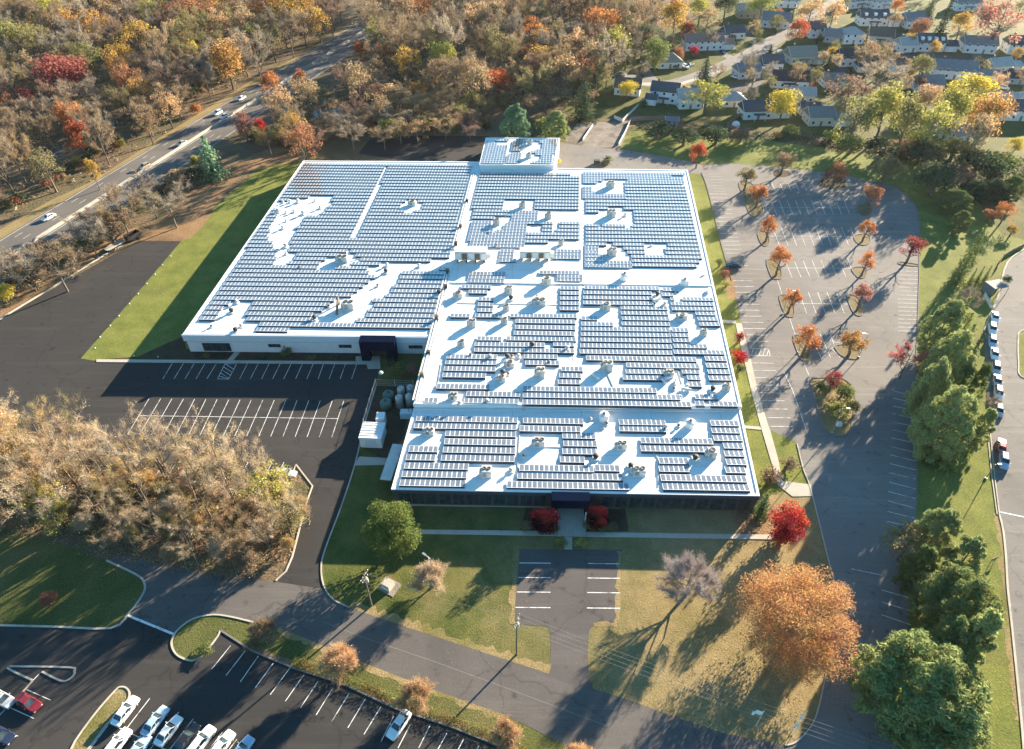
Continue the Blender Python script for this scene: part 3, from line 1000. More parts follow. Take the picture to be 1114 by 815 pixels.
def wallbox(name, a, b, s0, s1, z0, z1, depth, mat, parent=None, proud=0.0):
    """a box standing on the outside of wall a-b (outside = right of a->b)"""
    t = (b - a)
    t.z = 0
    t.normalize()
    nrm = Vector((t.y, -t.x, 0))
    c = Vector((a.x, a.y, 0)) + t * (s0 + s1) / 2 + nrm * (proud + depth / 2)
    mb = MB()
    mb.box(c.x, c.y, z0, s1 - s0, depth, z1 - z0, math.atan2(t.y, t.x))
    return mb.build(name, M[mat], parent or bld)


LW = (W_fr - W_fl).length
# west wing front: pale fascia over a dark reveal, painted wall, storefront, slot windows
wallbox('fascia', W_fl, W_fr, -0.3, LW, 3.75, ZR + .1, 0.45, 'fascia')
wallbox('reveal', W_fl, W_fr, 0.0, LW, 3.5, 3.75, 0.2, 'wall_line')
for x0, x1, y0, y1, k in ((219, 252, 372.5, 380.5, 6), (291.6, 306, 375, 378.4, 3), (368.5, 383, 376.3, 379.4, 3), (444.5, 460, 377, 380, 3)):
    s0, zt = onwall(x0, y0, W_fl, W_fr)
    s1, zb = onwall(x1, y1, W_fl, W_fr)
    zt, zb = (2.9, 0.35) if k == 6 else (2.75, 1.75)
    wm = wallbox('window', W_fl, W_fr, s0, s1, zb, zt, 0.06, 'frame')
    w = (s1 - s0) / k
    for q in range(k):
        wallbox('pane', W_fl, W_fr, s0 + q * w + .08, s0 + (q + 1) * w - .08, zb + .08, zt - .08, 0.02, 'glass', wm, 0.06)
# entrance portal of the west wing
s0, _ = onwall(392, 361, W_fl, W_fr)
s1, _ = onwall(430, 361, W_fl, W_fr)
p0 = wallbox('entrance_portal', W_fl, W_fr, s0, s0 + 2.2, 0, 6.2, 2.6, 'navy', None, 0.46)
wallbox('entrance_portal', W_fl, W_fr, s1 - 2.2, s1, 0, 6.2, 2.6, 'navy', None, 0.46)
wallbox('entrance_portal', W_fl, W_fr, s0 + 2.2, s1 - 2.2, 3.2, 6.2, 2.6, 'navy', None, 0.46)
wallbox('entrance_door', W_fl, W_fr, s0 + 2.4, s1 - 2.4, 0.1, 3.1, 0.1, 'glass', None, 0.46)

# front of the main block: a continuous band of glazing behind a deep eave
LF = (F_r - F_l).length
e0, _ = onwall(600, 536, F_l, F_r)
e1, _ = onwall(641, 536, F_l, F_r)
wallbox('fascia', F_l, F_r, 0.0, LF, ZF - 0.85, ZF - 0.05, 0.25, 'wall_line')
nb = 26
for k in range(nb):
    a0, a1 = 1.0 + (LF - 2) * k / nb, 1.0 + (LF - 2) * (k + 1) / nb
    if a1 > e0 - .3 and a0 < e1 + .3:
        continue
    wm = wallbox('window', F_l, F_r, a0 + .12, a1 - .12, 0.5, ZF - 0.95, 0.08, 'frame')
    wallbox('pane', F_l, F_r, a0 + .22, (a0 + a1) / 2 - .04, 0.62, ZF - 1.05, 0.02, 'glass', wm, 0.08)
    wallbox('pane', F_l, F_r, (a0 + a1) / 2 + .04, a1 - .22, 0.62, ZF - 1.05, 0.02, 'glass', wm, 0.08)
wallbox('entrance_portal', F_l, F_r, e0, e1, 3.1, 5.3, 2.2, 'navy', None, 0.27)
for s in (e0 + .1, e1 - .75):
    wallbox('entrance_portal', F_l, F_r, s, s + .65, 0.1, 3.1, 1.6, 'navy', None, 0.27)
wallbox('entrance_door', F_l, F_r, e0 + .9, e1 - .9, 0.12, 3.0, 0.1, 'glass', None, 0.27)
for s in (e0 + .6, e1 - .8):
    wallbox('column', F_l, F_r, s, s + .22, 0.1, 3.1, 0.22, 'trim', None, 3.4)

# ------------------------------------------------------------------ solar panel rows
ROWS = []                                       # (zone, start point, number of modules, dense)
TILT = math.radians(6)


def xlen(p, d, px1):
    lo, hi = 0.0, 140.0
    for _ in range(40):
        m = (lo + hi) / 2
        if proj(p + d * m)[0] < px1:
            lo = m
        else:
            hi = m
    return lo


def row(zone, y, x0, x1, z=None, dense=False):
    z = (ZF if zone.startswith('front') else ZR) if z is None else z
    p = g(x0, y, z + .35)
    n = int(round(xlen(p, U, x1)))
    if n > 0:
        ROWS.append((zone, p, n, dense))


def field(zone, poly, holes, pitch, z, y_first, dense=False, xref=None):
    """rows at a constant pitch inside a zone outlined in the photograph, leaving out what the holes cover"""
    xs = [p[0] for p in poly]
    o = g(sum(xs) / len(xs), y_first, z + .3)
    k = 0
    while True:
        c = o - V * pitch * k
        k += 1
        if proj(c)[1] > max(p[1] for p in poly) + 3:
            break
        run = None
        t = -110.0
        while t < 110:
            q = c + U * (t + .5)
            px, py = proj(q)
            ok = inside(px, py, poly) and not any(inside(px, py, h) for h in holes)
            if ok and run is None:
                run = t
            if not ok and run is not None:
                n = int(round(t - run))
                if n >= 2:
                    ROWS.append((zone, c + U * run, n, dense))
                run = None
            t += 1.0


holes_w = [
    [(419, 180), (423, 180), (419, 190), (410, 213), (400, 235), (386, 259), (380, 259), (393, 236), (405, 210), (414, 190)],
    [(435, 222), (447, 215), (462, 221), (462, 224), (449, 231), (435, 228)],
    [(303, 219), (330, 214), (362, 212), (362, 219), (354, 231), (335, 235), (330, 238), (323, 248), (315, 268), (317, 278), (326, 273), (315, 286), (297, 286), (303, 273), (293, 257), (293, 250), (300, 238)],
    [(349, 283), (381, 272), (394, 283), (378, 288), (355.5, 292), (346, 291)],
    [(401, 290), (421, 285), (456, 284), (496, 280), (493, 288), (466, 296), (436, 296), (431, 308), (421, 321), (390, 322), (386, 318), (406, 300.6)],
    [(370, 323), (388, 320), (409, 327), (398, 346), (370, 352), (352, 353), (343, 351), (338, 343), (348, 338)],
    [(243, 332), (259, 325), (278, 327), (272, 336), (265, 345), (272, 349), (282, 351.7), (275, 366), (190, 366), (207, 350.5), (218, 348), (236, 346), (239.5, 340)],
]
WEST = [(331, 177.5), (514, 178), (507, 205), (493, 260), (486, 299), (476.6, 327), (467.5, 358.5), (436, 359.5), (391, 358.5), (278, 358.5), (210, 356.5)]
field('west', WEST, holes_w, 2.2, ZR, 179.0)
# annex roof: tight fields
field('annex', [(530.5, 151.5), (553.5, 152), (547, 178.3), (524.5, 178.2)], [[(538, 153), (553, 154), (553, 158.5), (540, 158)]], 1.72, ZA, 152.2, True)
field('annex', [(560, 151.5), (605, 152), (601, 178.5), (549, 178.5)], [[(576, 150), (590, 155), (589, 161), (577, 165), (588, 169), (587, 174), (575, 178), (566, 181), (562, 181), (566, 172), (569, 165), (552, 165), (552, 163.5), (569, 163)]], 1.72, ZA, 152.2, True)
# rear centre
holes_m = [
    [(550, 217), (582.5, 217), (581, 227.6), (559, 227.6), (548.6, 226)],
    [(587, 232.6), (594, 228), (601.6, 229), (615, 235.5), (615, 239), (607.5, 239.5), (606, 251), (601.6, 251), (601.6, 241), (585, 241)],
    [(534, 246), (538, 238), (551.5, 234), (558, 236), (550, 244), (547, 250), (538, 251)],
]
field('rear centre', [(524, 187), (631, 189.5), (631, 229), (556, 229), (552, 232), (535, 238), (512, 238), (517, 212)], holes_m, 2.2, ZR, 188.6)
field('rear centre', [(572, 240.8), (631, 241), (631, 265), (572, 265)], holes_m + [[(573, 246), (591, 244.8), (591, 251), (573, 251.5)], [(587, 265), (603, 259.5), (632, 259.5), (632, 269), (601, 271)]], 2.2, ZR, 242.2)
field('rear centre', [(556, 229), (583, 229), (597, 242), (572, 242), (572, 269.5), (509.5, 269.5), (513, 239), (535, 239), (552, 233)], holes_m + [[(524, 254), (531, 254), (531, 256), (524, 256)]], 1.72, ZR, 230, True)
field('rear centre', [(544, 271.5), (561, 271.5), (560, 283.5), (543, 283.5)], [], 1.72, ZR, 272.5, True)
field('rear centre', [(603, 271.5), (631.5, 272), (631.5, 280.5), (603, 280)], [], 1.72, ZR, 272.8, True)
# rear side by the east edge
holes_r = [
    [(645, 208), (660, 196), (680.8, 197), (680.8, 216.5), (645, 212)],
    [(634, 235), (650, 231), (660, 226), (672, 225), (690, 228), (690, 240), (684, 250), (681, 244), (652, 245), (634, 241)],
    [(702, 264), (725, 263), (726, 277.5), (701, 278)],
    [(634, 266), (652, 266), (662, 265), (674, 266), (685, 278), (688, 290), (663, 290), (652, 275)],
    [(759, 283), (775, 270), (780, 290), (762, 291)],
]
RIGHT = [(636, 217), (681, 216.5), (681, 201), (745.5, 201.5), (752, 225), (761, 262), (764, 274), (757, 291.5), (637, 290)]
field('east', RIGHT, holes_r, 2.2, ZR, 202.4)
field('east', [(635, 187.5), (745, 188.5), (745, 200.5), (681, 200.3), (635, 199)], [[(731, 191), (746, 191), (746, 193), (731, 193)], [(645, 200), (659, 194.5), (681, 194.5), (681, 201)]], 1.72, ZR, 188.6, True)
field('east', [(635, 203), (645, 202), (645, 209), (681, 211.5), (681, 216), (635, 216)], [], 1.72, ZR, 204, True)
field('east', [(636, 267), (652, 267), (653, 275), (687, 286), (687, 290), (637, 290)], [[(652, 272), (688, 272), (688, 285), (664, 285)]], 1.72, ZR, 268, True)
# middle and front of the main block, row by row
C = 'middle centre'
for y in (297, 301, 305.2):
    row(C, y, 510.5 - (y - 297) * .25, 548, dense=True)
for y in (296, 300, 303.8):
    row(C, y, 606 if y > 299 else 587, 632, dense=True)
for y, a, b in ((311.5, 502, 534.5), (317, 510, 532), (325, 520.5, 537.5), (331, 520, 537.5), (337, 519.5, 536), (313, 609.6, 629), (318.6, 609.6, 629), (324, 609.4, 628.8), (329.6, 609.2, 628.6), (335.2, 609, 628.4),
                (342.8, 490, 511), (342.8, 517, 546.5), (342.8, 555, 626.5), (349, 561, 625.5), (355.6, 560.5, 625.4), (362, 559, 625.2),
                (367.8, 519, 545), (367.8, 551, 624.5), (374, 516.5, 591), (374, 602, 623.6), (380, 516, 623.4), (387.4, 486, 540.5), (387.4, 570, 608), (393.6, 484.6, 540), (394, 571.5, 607),
                (400.6, 483, 539.6), (407.5, 481.5, 528), (419.8, 475, 530.5), (428, 507.5, 564), (435.4, 505, 563.5), (435, 461.5, 476),
                (401, 610.6, 634), (408, 608.5, 631.5), (415, 607, 631)):
    row(C, y, a, b)
E = 'middle east'
for y, a, b in ((312.5, 635.8, 715), (317.8, 635, 708.8), (323.2, 634.6, 708.6), (328.8, 634.4, 708.4), (314.6, 721, 736), (320, 720, 732.6), (324.6, 729.4, 735.6), (324.8, 742.5, 774), (330, 730, 775), (335.2, 731, 776.5),
                (340.6, 756.8, 777.5), (346.4, 759, 779), (352, 760.8, 780.6), (334.4, 675.4, 724.6), (340, 675.6, 725.8), (345.8, 676.6, 726.6), (351.6, 676.4, 726.8), (345.8, 632.6, 649),
                (352, 632.4, 668), (357.2, 632.2, 727), (363, 632, 727.6), (358.6, 731, 747.6), (364, 731.2, 748), (369, 631.8, 728), (369.6, 732.4, 752), (375.4, 631.2, 728.6), (376, 733, 770),
                (382, 630.6, 729), (382.4, 733, 787), (389.2, 637.6, 759.6), (389.8, 767, 789), (397, 681.4, 759.6), (397.2, 768.2, 790.4), (403.6, 680.6, 721.4), (403.6, 741.8, 761.4), (403.8, 770, 792.4),
                (410.2, 677.4, 718.4), (410.2, 747.6, 761.8), (410.8, 771, 794), (417.6, 748.6, 762.6)):
    row(E, y, a, b)
for y, a, b in ((422.4, 569, 716.5), (429.4, 568.8, 741.6), (436.8, 568.6, 751.5), (431.2, 756, 778.4), (438, 756, 768), (438.8, 772, 801.4)):
    row(E, y, a, b)
for y, a, b in ((455, 453, 562), (462.6, 450.5, 561.6), (471, 484.6, 561.4), (480, 483.4, 561.4), (488.8, 482, 561.2), (497.6, 480, 561), (488, 445, 475.4), (497, 442, 473.2), (506.2, 440, 508.6), (515.2, 437.4, 507.6), (524.6, 435, 506.4)):
    row('front west', y, a, b)
for y, a, b in ((457.2, 569, 633), (465.8, 565.4, 633.2), (473.6, 611.8, 648.6), (482, 613, 648.6), (490.4, 611.8, 648.4), (499.4, 609.2, 638.4), (508.6, 565, 644.4), (508.8, 647, 673.6), (517, 562.8, 678.4), (526.8, 551.4, 683.6)):
    row('front centre', y, a, b)
for y, a, b in ((458.8, 673.4, 721.8), (465.8, 673.6, 722.8), (478.8, 697, 775), (487.4, 697, 775), (500.8, 716.8, 748.6), (509.4, 716.8, 749.4), (519.4, 718.8, 811.6), (528.8, 720.8, 812.6), (460, 773, 803.6), (467.8, 774, 804.8), (476, 776, 806.8), (484.4, 787, 806.8), (493, 788, 809.6), (502, 790, 811.6), (510.8, 789, 809.8)):
    row('front east', y, a, b)

ORD = ['', 'second', 'third', 'fourth', 'fifth', 'sixth', 'seventh', 'eighth', 'ninth', 'tenth', 'eleventh', 'twelfth', 'thirteenth', 'fourteenth', 'fifteenth', 'sixteenth', 'seventeenth', 'eighteenth', 'nineteenth', 'twentieth']
TENS = {2: 'twenty', 3: 'thirty', 4: 'forty', 5: 'fifty', 6: 'sixty', 7: 'seventy'}


def ordinal(n):
    """1 -> first, 23 -> twenty-third"""
    if n == 1:
        return 'first'
    if n <= 20:
        return ORD[n - 1]
    t, u = divmod(n, 10)
    return TENS[t] + ('-' + ('first' if u == 1 else ORD[u - 1]) if u else '') if u else TENS[t][:-1] + 'ieth'


def row_mesh(n, dense):
    """modules side by side, low edge away from the front, on a dark rack"""
    tl = math.radians(3) if dense else TILT
    y0, y1 = -0.92, 0.92                     # local y = along the slope; x = along the row
    mb = MB()
    t = 0.045
    mb.face([(0, y0, 0), (n, y0, 0), (n, y1, 0), (0, y1, 0)])
    mb.face([(0, y1, -t), (n, y1, -t), (n, y0, -t), (0, y0, -t)])
    mb.face([(0, y0, -t), (n, y0, -t), (n, y0, 0), (0, y0, 0)])
    mb.face([(n, y1, -t), (0, y1, -t), (0, y1, 0), (n, y1, 0)])
    mb.face([(n, y0, -t), (n, y1, -t), (n, y1, 0), (n, y0, 0)])
    mb.face([(0, y1, -t), (0, y0, -t), (0, y0, 0), (0, y1, 0)])
    rk = MB()
    h = 0.16 if dense else 0.42
    e = .12 if dense else .34                                       # rear wind deflector, dark and sloped over the gap in place of its shade
    rk.face([(.05, y0 - e, -t - h), (n - .05, y0 - e, -t - h), (n - .05, y0 + .02, -.02), (.05, y0 + .02, -.02)])
    rk.face([(.05, y0 + .02, -.02), (n - .05, y0 + .02, -.02), (n - .05, y0 + .03, -t - h), (.05, y0 + .03, -t - h)])
    rk.face([(.05, y0 + .02, -.02), (.05, y0 + .03, -t - h), (.05, y0 - e, -t - h)])
    rk.face([(n - .05, y0 - e, -t - h), (n - .05, y0 + .03, -t - h), (n - .05, y0 + .02, -.02)])
    k = 0
    while k <= n:
        rk.box(min(max(k, .1), n - .1), 0.0, -t - .06, 0.05, 1.5, 0.05)
        k += 2
    return mb.mesh('panels', M['panel']), rk.mesh('mounting_rack', M['rack']), tl


ROWS.sort(key=lambda r: -r[2] * r[1].y * -1)
zone_where = {'west': 'on left wing', 'annex': 'on raised annex', 'rear centre': 'behind air handlers',
              'east': 'on right rear roof', 'middle centre': 'left of mid-roof walkway', 'middle east': 'right of mid-roof walkway',
              'front west': 'on left front roof', 'front centre': 'on entrance front roof', 'front east': 'on right front roof'}
byz = {}
for r in ROWS:
    byz.setdefault(r[0], []).append(r)
cache = {}
rng = random.Random(3)
slots = {}
for zone, rs in byz.items():
    # bands counted from the front; pieces of one band from left to right
    rs.sort(key=lambda r: r[1].dot(V))
    band, last = 0, None
    bands = []
    for r in rs:
        d = r[1].dot(V)
        if last is None or d - last > (0.8 if r[3] else 1.0):
            bands.append([])
            last = d
        bands[-1].append(r)
    for bi, bd in enumerate(bands):
        bd.sort(key=lambda r: r[1].dot(U))
        for pi, r in enumerate(bd):
            slots[id(r)] = (bi + 1, pi, len(bd))
NUMW = ['zero', 'one', 'two', 'three', 'four', 'five', 'six', 'seven', 'eight', 'nine', 'ten', 'eleven', 'twelve']
for zone, p, n, dense in ROWS:
    pass
for r in ROWS:
    zone, p, n, dense = r
    key = (n, dense)
    if key not in cache:
        cache[key] = row_mesh(n, dense)
    pm, rm, tl = cache[key]
    bi, pi, nb_ = slots[id(r)]
    piece = '' if nb_ == 1 else (', left piece' if pi == 0 else ', right piece' if pi == nb_ - 1 else ', middle piece' if nb_ == 3 else ', ' + ordinal(pi + 1) + ' piece')
    o = obj('solar_panel_row', pm, None, p)
    yaw = math.atan2(U.y, U.x)
    o.rotation_euler = (-tl, 0, yaw)
    ln = 'short' if n <= 12 else 'long' if n >= 30 else 'medium'
    lab = f"{ln} {'flat' if dense else 'tilted'} solar row{piece}, {ordinal(bi)} from front {zone_where[zone]}"
    tag(o, lab, 'solar panels', 'rows of solar panels on the flat roof')
    obj('mounting_rack', rm, o)
print('solar rows', len(ROWS))

# ------------------------------------------------------------------ walkways, pipes and joints on the roof
def onroof(px, py, z=ZR):
    return g(px, py, z)


def roofbar(name, pts, w, h, mat, label, cat, z=ZR, z0=0.0):
    mb = MB()
    mb.band([onroof(x, y, z) for x, y in pts], w, h, z + z0)
    return tag(mb.build(name, M[mat]), label, cat)


for dx, w, h, lab in ((-3.4, .35, .32, 'outermost pale pipe run along the seam between the two wings'), (-0.6, .3, .4, 'middle pale pipe run along the seam between the two wings'), (2.6, .45, .28, 'inner wide pale duct run along the seam between the two wings')):
    roofbar('roof_pipe', [(516.5 + dx * .7, 188), (503 + dx * .8, 240), (494.5 + dx * .9, 272)], w, h, 'white_metal', lab + ', rear stretch', 'pipe')
    roofbar('roof_pipe', [(487 + dx, 300), (480 + dx, 330), (471 + dx * 1.1, 368), (459.5 + dx * 1.2, 412), (453.5 + dx * 1.2, 436)], w, h, 'white_metal', lab + ', front stretch', 'pipe')
for k, (a, b, lab) in enumerate((((632.6, 190), (632, 308), 'pale raised walkway strip running to the rear edge between panel fields'), ((631.4, 310), (624.5, 400), 'pale raised walkway strip in the middle of the main roof'), ((725.5, 331), (731, 386), 'thin pale walkway strip between panel fields near the side edge'))):
    roofbar('roof_walkway', [a, b], 0.9, 0.06, 'white_metal', lab, 'walkway')
roofbar('expansion_joint', [(489, 307.6), (560, 308.4), (640, 309.6), (774, 311.4)], 0.4, 0.28, 'trim', 'long white expansion joint crossing the whole main roof', 'roof joint')
roofbar('roof_kerb', [(452.5, 439.6), (806, 442.2)], 0.6, 0.34, 'trim', 'white raised edge along the step down to the lower front roof', 'roof edge')
for x, y in ((569.5, 440), ):
    mb = MB()
    p = g(x, 441, ZR)
    for s in (-.3, .3):
        mb.tube((p.x + s, p.y - .9, ZF), (p.x + s, p.y - .3, ZR + 1.0), .04, .04, 5)
    for k in range(6):
        zz = ZF + .25 + k * .3
        mb.tube((p.x - .3, p.y - .9 + .6 * (zz - ZF) / 1.9, zz), (p.x + .3, p.y - .9 + .6 * (zz - ZF) / 1.9, zz), .025, .025, 4)
    tag(mb.build('roof_ladder', M['steel']), 'small steel ladder leaning on the roof step', 'ladder')

# ------------------------------------------------------------------ roof units
def rooftop_unit(w, d, h, label, fans=2, mat='hvac', hood=True):
    t = thing('rooftop_unit', label, 'air conditioner')
    mb = MB()
    mb.box(0, 0, 0, w * 1.05, d * 1.05, .22)
    mb.build('base', M['white_metal'], t)
    mb = MB()
    mb.box(0, 0, .22, w, d, h)
    mb.box(w * .3, -d * .51, .35, w * .3, .05, h * .6)
    mb.build('casing', M[mat], t)
    for k in range(fans):
        x = (k - (fans - 1) / 2) * w / max(fans, 1) * .95
        f = MB()
        f.lathe([(min(w / fans, d) * .40, .22 + h), (min(w / fans, d) * .40, .36 + h), (min(w / fans, d) * .30, .36 + h), (.05, .30 + h)], x, 0, 14)
        fo = f.build('fan', M['hvac_dark'], t)
    if hood:
        mb = MB()
        mb.box(-w * .5 - .25, 0, .4, .5, d * .7, h * .55)
        mb.build('intake_hood', M['hvac'], t)
    mb = MB()
    for k in range(5):
        mb.box(-w * .2, -d / 2 - .02, .4 + k * h * .15, w * .35, .03, .06)
    mb.build('louvre_grille', M['hvac_dark'], t)
    return t


def exhaust_vent(label, r=.45, h=1.0, mat='hvac_brown'):
    t = thing('roof_vent', label, 'roof vent')
    mb = MB()
    mb.box(0, 0, 0, r * 2.4, r * 2.4, .3)
    mb.build('curb', M['white_metal'], t)
    mb = MB()
    mb.lathe([(r * .75, .3), (r * .75, h * .6), (r * 1.15, h * .62), (r * 1.1, h * .85), (r * .5, h), (.02, h * 1.03)], n=12)
    mb.build('hood', M[mat], t)
    return t


def skylight_tank(label, r, h):
    t = thing('roof_drum', label, 'roof drum')
    mb = MB()
    mb.lathe([(r, 0), (r, h), (r * .92, h + .12), (.3, h + .3)], n=20)
    mb.build('drum', M['white_metal'], t)
    mb = MB()
    mb.lathe([(.32, h + .25), (.32, h + .6), (.02, h + .62)], n=10)
    mb.build('outlet', M['hvac_dark'], t)
    return t


def air_handler(w, d, h, label):
    t = thing('air_handler', label, 'air handler')
    mb = MB()
    for x in (-w * .42, -w * .14, w * .14, w * .42):
        mb.box(x, 0, 0, .3, d * .9, .9)
    mb.build('stand', M['hvac_dark'], t)
    mb = MB()
    mb.box(0, 0, .9, w, d, h)
    mb.box(0, 0, .9 + h, w * 1.02, d * 1.04, .08)
    mb.build('casing', M['hvac'], t)
    for k in range(5):
        mb = MB()
        mb.box(-w * .4 + k * w * .2, -d / 2 - .03, 1.1, w * .16, .05, h * .75)
        mb.build('access_panel', M['hvac_brown' if k % 2 else 'white_metal'], t)
    mb = MB()
    mb.box(w * .5 + .5, 0, 1.1, 1.0, d * .6, h * .6)
    mb.build('duct', M['white_metal'], t)
    return t


YAW = math.atan2(U.y, U.x)


def put(o, px, py, z=ZR):
    o.location = g(px, py, z)
    o.rotation_euler = (0, 0, YAW)
    return o


GU, GV, GD = 'air conditioning units on the roof', 'small vents on the roof', 'white drums on the roof'
units = [  # px, py, w, d, h, fans, zone z, label
    (449, 223, 2.4, 1.8, 1.3, 1, ZR, 'pale unit alone in a small clear patch, rear of the left wing'),
    (373, 284, 3.4, 2.2, 1.6, 2, ZR, 'wide beige unit with fan drum in the middle of the left wing'),
    (380, 335, 3.2, 2.4, 2.0, 2, ZR, 'tall grey unit beside the slanted duct on the left wing'),
    (569, 225.5, 1.8, 1.6, 1.7, 1, ZR, 'brown-topped unit in the rear clear rectangle nearest the raised annex'),
    (597, 237, 1.8, 1.6, 1.7, 1, ZR, 'dark unit in the rear roof patch left of the long walkway'),
    (541, 244, 1.9, 1.6, 1.8, 1, ZR, 'dark unit with a deep shadow among tight panels behind the air handlers'),
    (611, 266, 1.2, 1.2, 1.5, 1, ZR, 'slim unit on the white strip behind the long grey air handler'),
    (577, 157, 1.7, 1.5, 1.6, 1, ZA, 'rear one of two dark units on the raised annex roof'),
    (575.5, 171.5, 1.7, 1.5, 1.6, 1, ZA, 'front one of two dark units on the raised annex roof'),
    (554, 318, 1.9, 1.7, 1.8, 2, ZR, 'brown-grey unit just in front of the expansion joint, nearest the air handlers'),
    (595, 309, 2.4, 1.6, 2.0, 1, ZR, 'square grey unit astride the expansion joint left of the long walkway'),
    (587, 331, 3.6, 2.0, 1.6, 2, ZR, 'wide dark unit in the large clear area left of the long walkway'),
    (551.5, 337, 1.4, 1.3, 1.5, 1, ZR, 'small brown unit behind the third panel row of the middle roof'),
    (514, 354.5, 2.0, 1.5, 1.8, 2, ZR, 'unit with twin pale stacks near the pipe runs'),
    (549.5, 351.5, 1.5, 1.3, 1.5, 1, ZR, 'small dark unit at the tip of a long shadow, middle roof'),
    (503, 376, 1.6, 1.4, 1.5, 1, ZR, 'small grey unit close to the pipe runs, front of the middle roof'),
    (499, 323, 2.4, 1.8, 1.4, 1, ZR, 'dark cluttered unit beside the pipe runs just past the joint'),
    (588, 409, 2.2, 2.0, 2.2, 2, ZR, 'tall brown-topped unit in a clear patch, front left of the middle roof'),
    (555, 398, 2.2, 1.6, 1.2, 1, ZR, 'low pale unit in the shaded patch beside a line of brown boxes'),
    (546, 414, 1.9, 1.5, 1.3, 1, ZR, 'low grey unit behind the last rows before the roof step'),
    (494, 434, 1.9, 1.6, 1.5, 2, ZR, 'dark twin-fan unit beside the pipe runs at the roof step'),
    (659.5, 336.5, 2.2, 1.8, 1.8, 1, ZR, 'white-topped unit with dark front right of the long walkway'),
    (660.5, 401.5, 2.6, 2.0, 2.2, 2, ZR, 'large white-topped unit right of the walkway near the roof step'),
    (728, 409, 2.0, 1.6, 1.5, 2, ZR, 'brown unit among loose white ducts near the roof step'),
    (765.5, 364.5, 1.5, 1.3, 1.6, 1, ZR, 'small dark unit near the bluish tree shadow at the side edge'),
    (790, 424, 1.5, 1.3, 1.6, 1, ZR, 'small dark unit at the side edge close to the roof step'),
    (742, 346, 2.8, 1.6, 1.0, 1, ZR, 'low pale unit in the clear patch near the side edge'),
    (664.5, 203.5, 2.6, 2.0, 2.0, 2, ZR, 'rearmost of three boxy units right of the long walkway'),
    (665.5, 235, 2.6, 2.0, 2.0, 2, ZR, 'middle one of three boxy units right of the long walkway'),
    (666, 277, 2.6, 2.0, 2.0, 2, ZR, 'front one of three boxy units right of the long walkway'),
    (467.5, 471.5, 2.2, 1.6, 1.2, 2, ZF, 'low pale twin-fan unit near the left corner of the front roof'),
    (529.5, 516.5, 2.2, 2.0, 1.9, 2, ZF, 'square unit with four fan openings on the front roof, left of entrance'),
    (586.5, 484, 2.6, 1.8, 1.6, 2, ZF, 'pale unit with brown fan drums behind the entrance rows'),
    (676, 487, 2.4, 1.6, 1.5, 2, ZF, 'pale unit in the big clear area right of the entrance'),
    (695, 515, 2.8, 1.8, 1.5, 2, ZF, 'wide grey unit at the front edge right of the entrance'),
    (773.5, 496, 2.0, 1.8, 1.8, 1, ZF, 'white unit in the notch of panels at the right front'),
]
for px, py, w, d, h, f, z, lab in units:
    put(rooftop_unit(w * .88, d * .88, h * .9, lab, f), px, py, z)['group'] = GU
vents = [(308, 221, ZR), (315.5, 220.5, ZR), (324, 220.5, ZR), (343, 219, ZR), (348.5, 227, ZR), (303, 231, ZR), (311.5, 232, ZR), (320, 231, ZR), (330, 233.5, ZR), (311.5, 241, ZR), (308, 249, ZR), (311, 269, ZR), (311.5, 277, ZR),
         (421, 289.5, ZR), (420, 297, ZR), (411, 311.5, ZR), (456, 290.5, ZR), (342.5, 347.5, ZR), (358, 334, ZR), (258, 330, ZR), (252.5, 340, ZR), (230.5, 356, ZR), (263, 356, ZR), (257, 361, ZR), (326, 292, ZR),
         (584.5, 324, ZR), (556, 326, ZR), (512, 387, ZR), (533, 389.5, ZR), (552, 390, ZR), (557, 388.6, ZR), (564, 389, ZR), (547, 407, ZR), (553, 408, ZR), (680, 235, ZR), (715, 322, ZR), (712, 332, ZR), (723, 332, ZR), (775, 425, ZR), (733, 424, ZR),
         (500, 440, ZF + .9), (648, 499, ZF), (570, 497, ZF), (724, 466, ZF), (756, 500, ZF), (738, 464, ZF), (556, 513, ZF), (686, 509, ZF), (660, 462, ZF), (617, 380, ZR), (579, 377, ZR), (597, 395, ZR), (530, 438, ZR), (478, 320, ZR), (540, 268, ZR)]
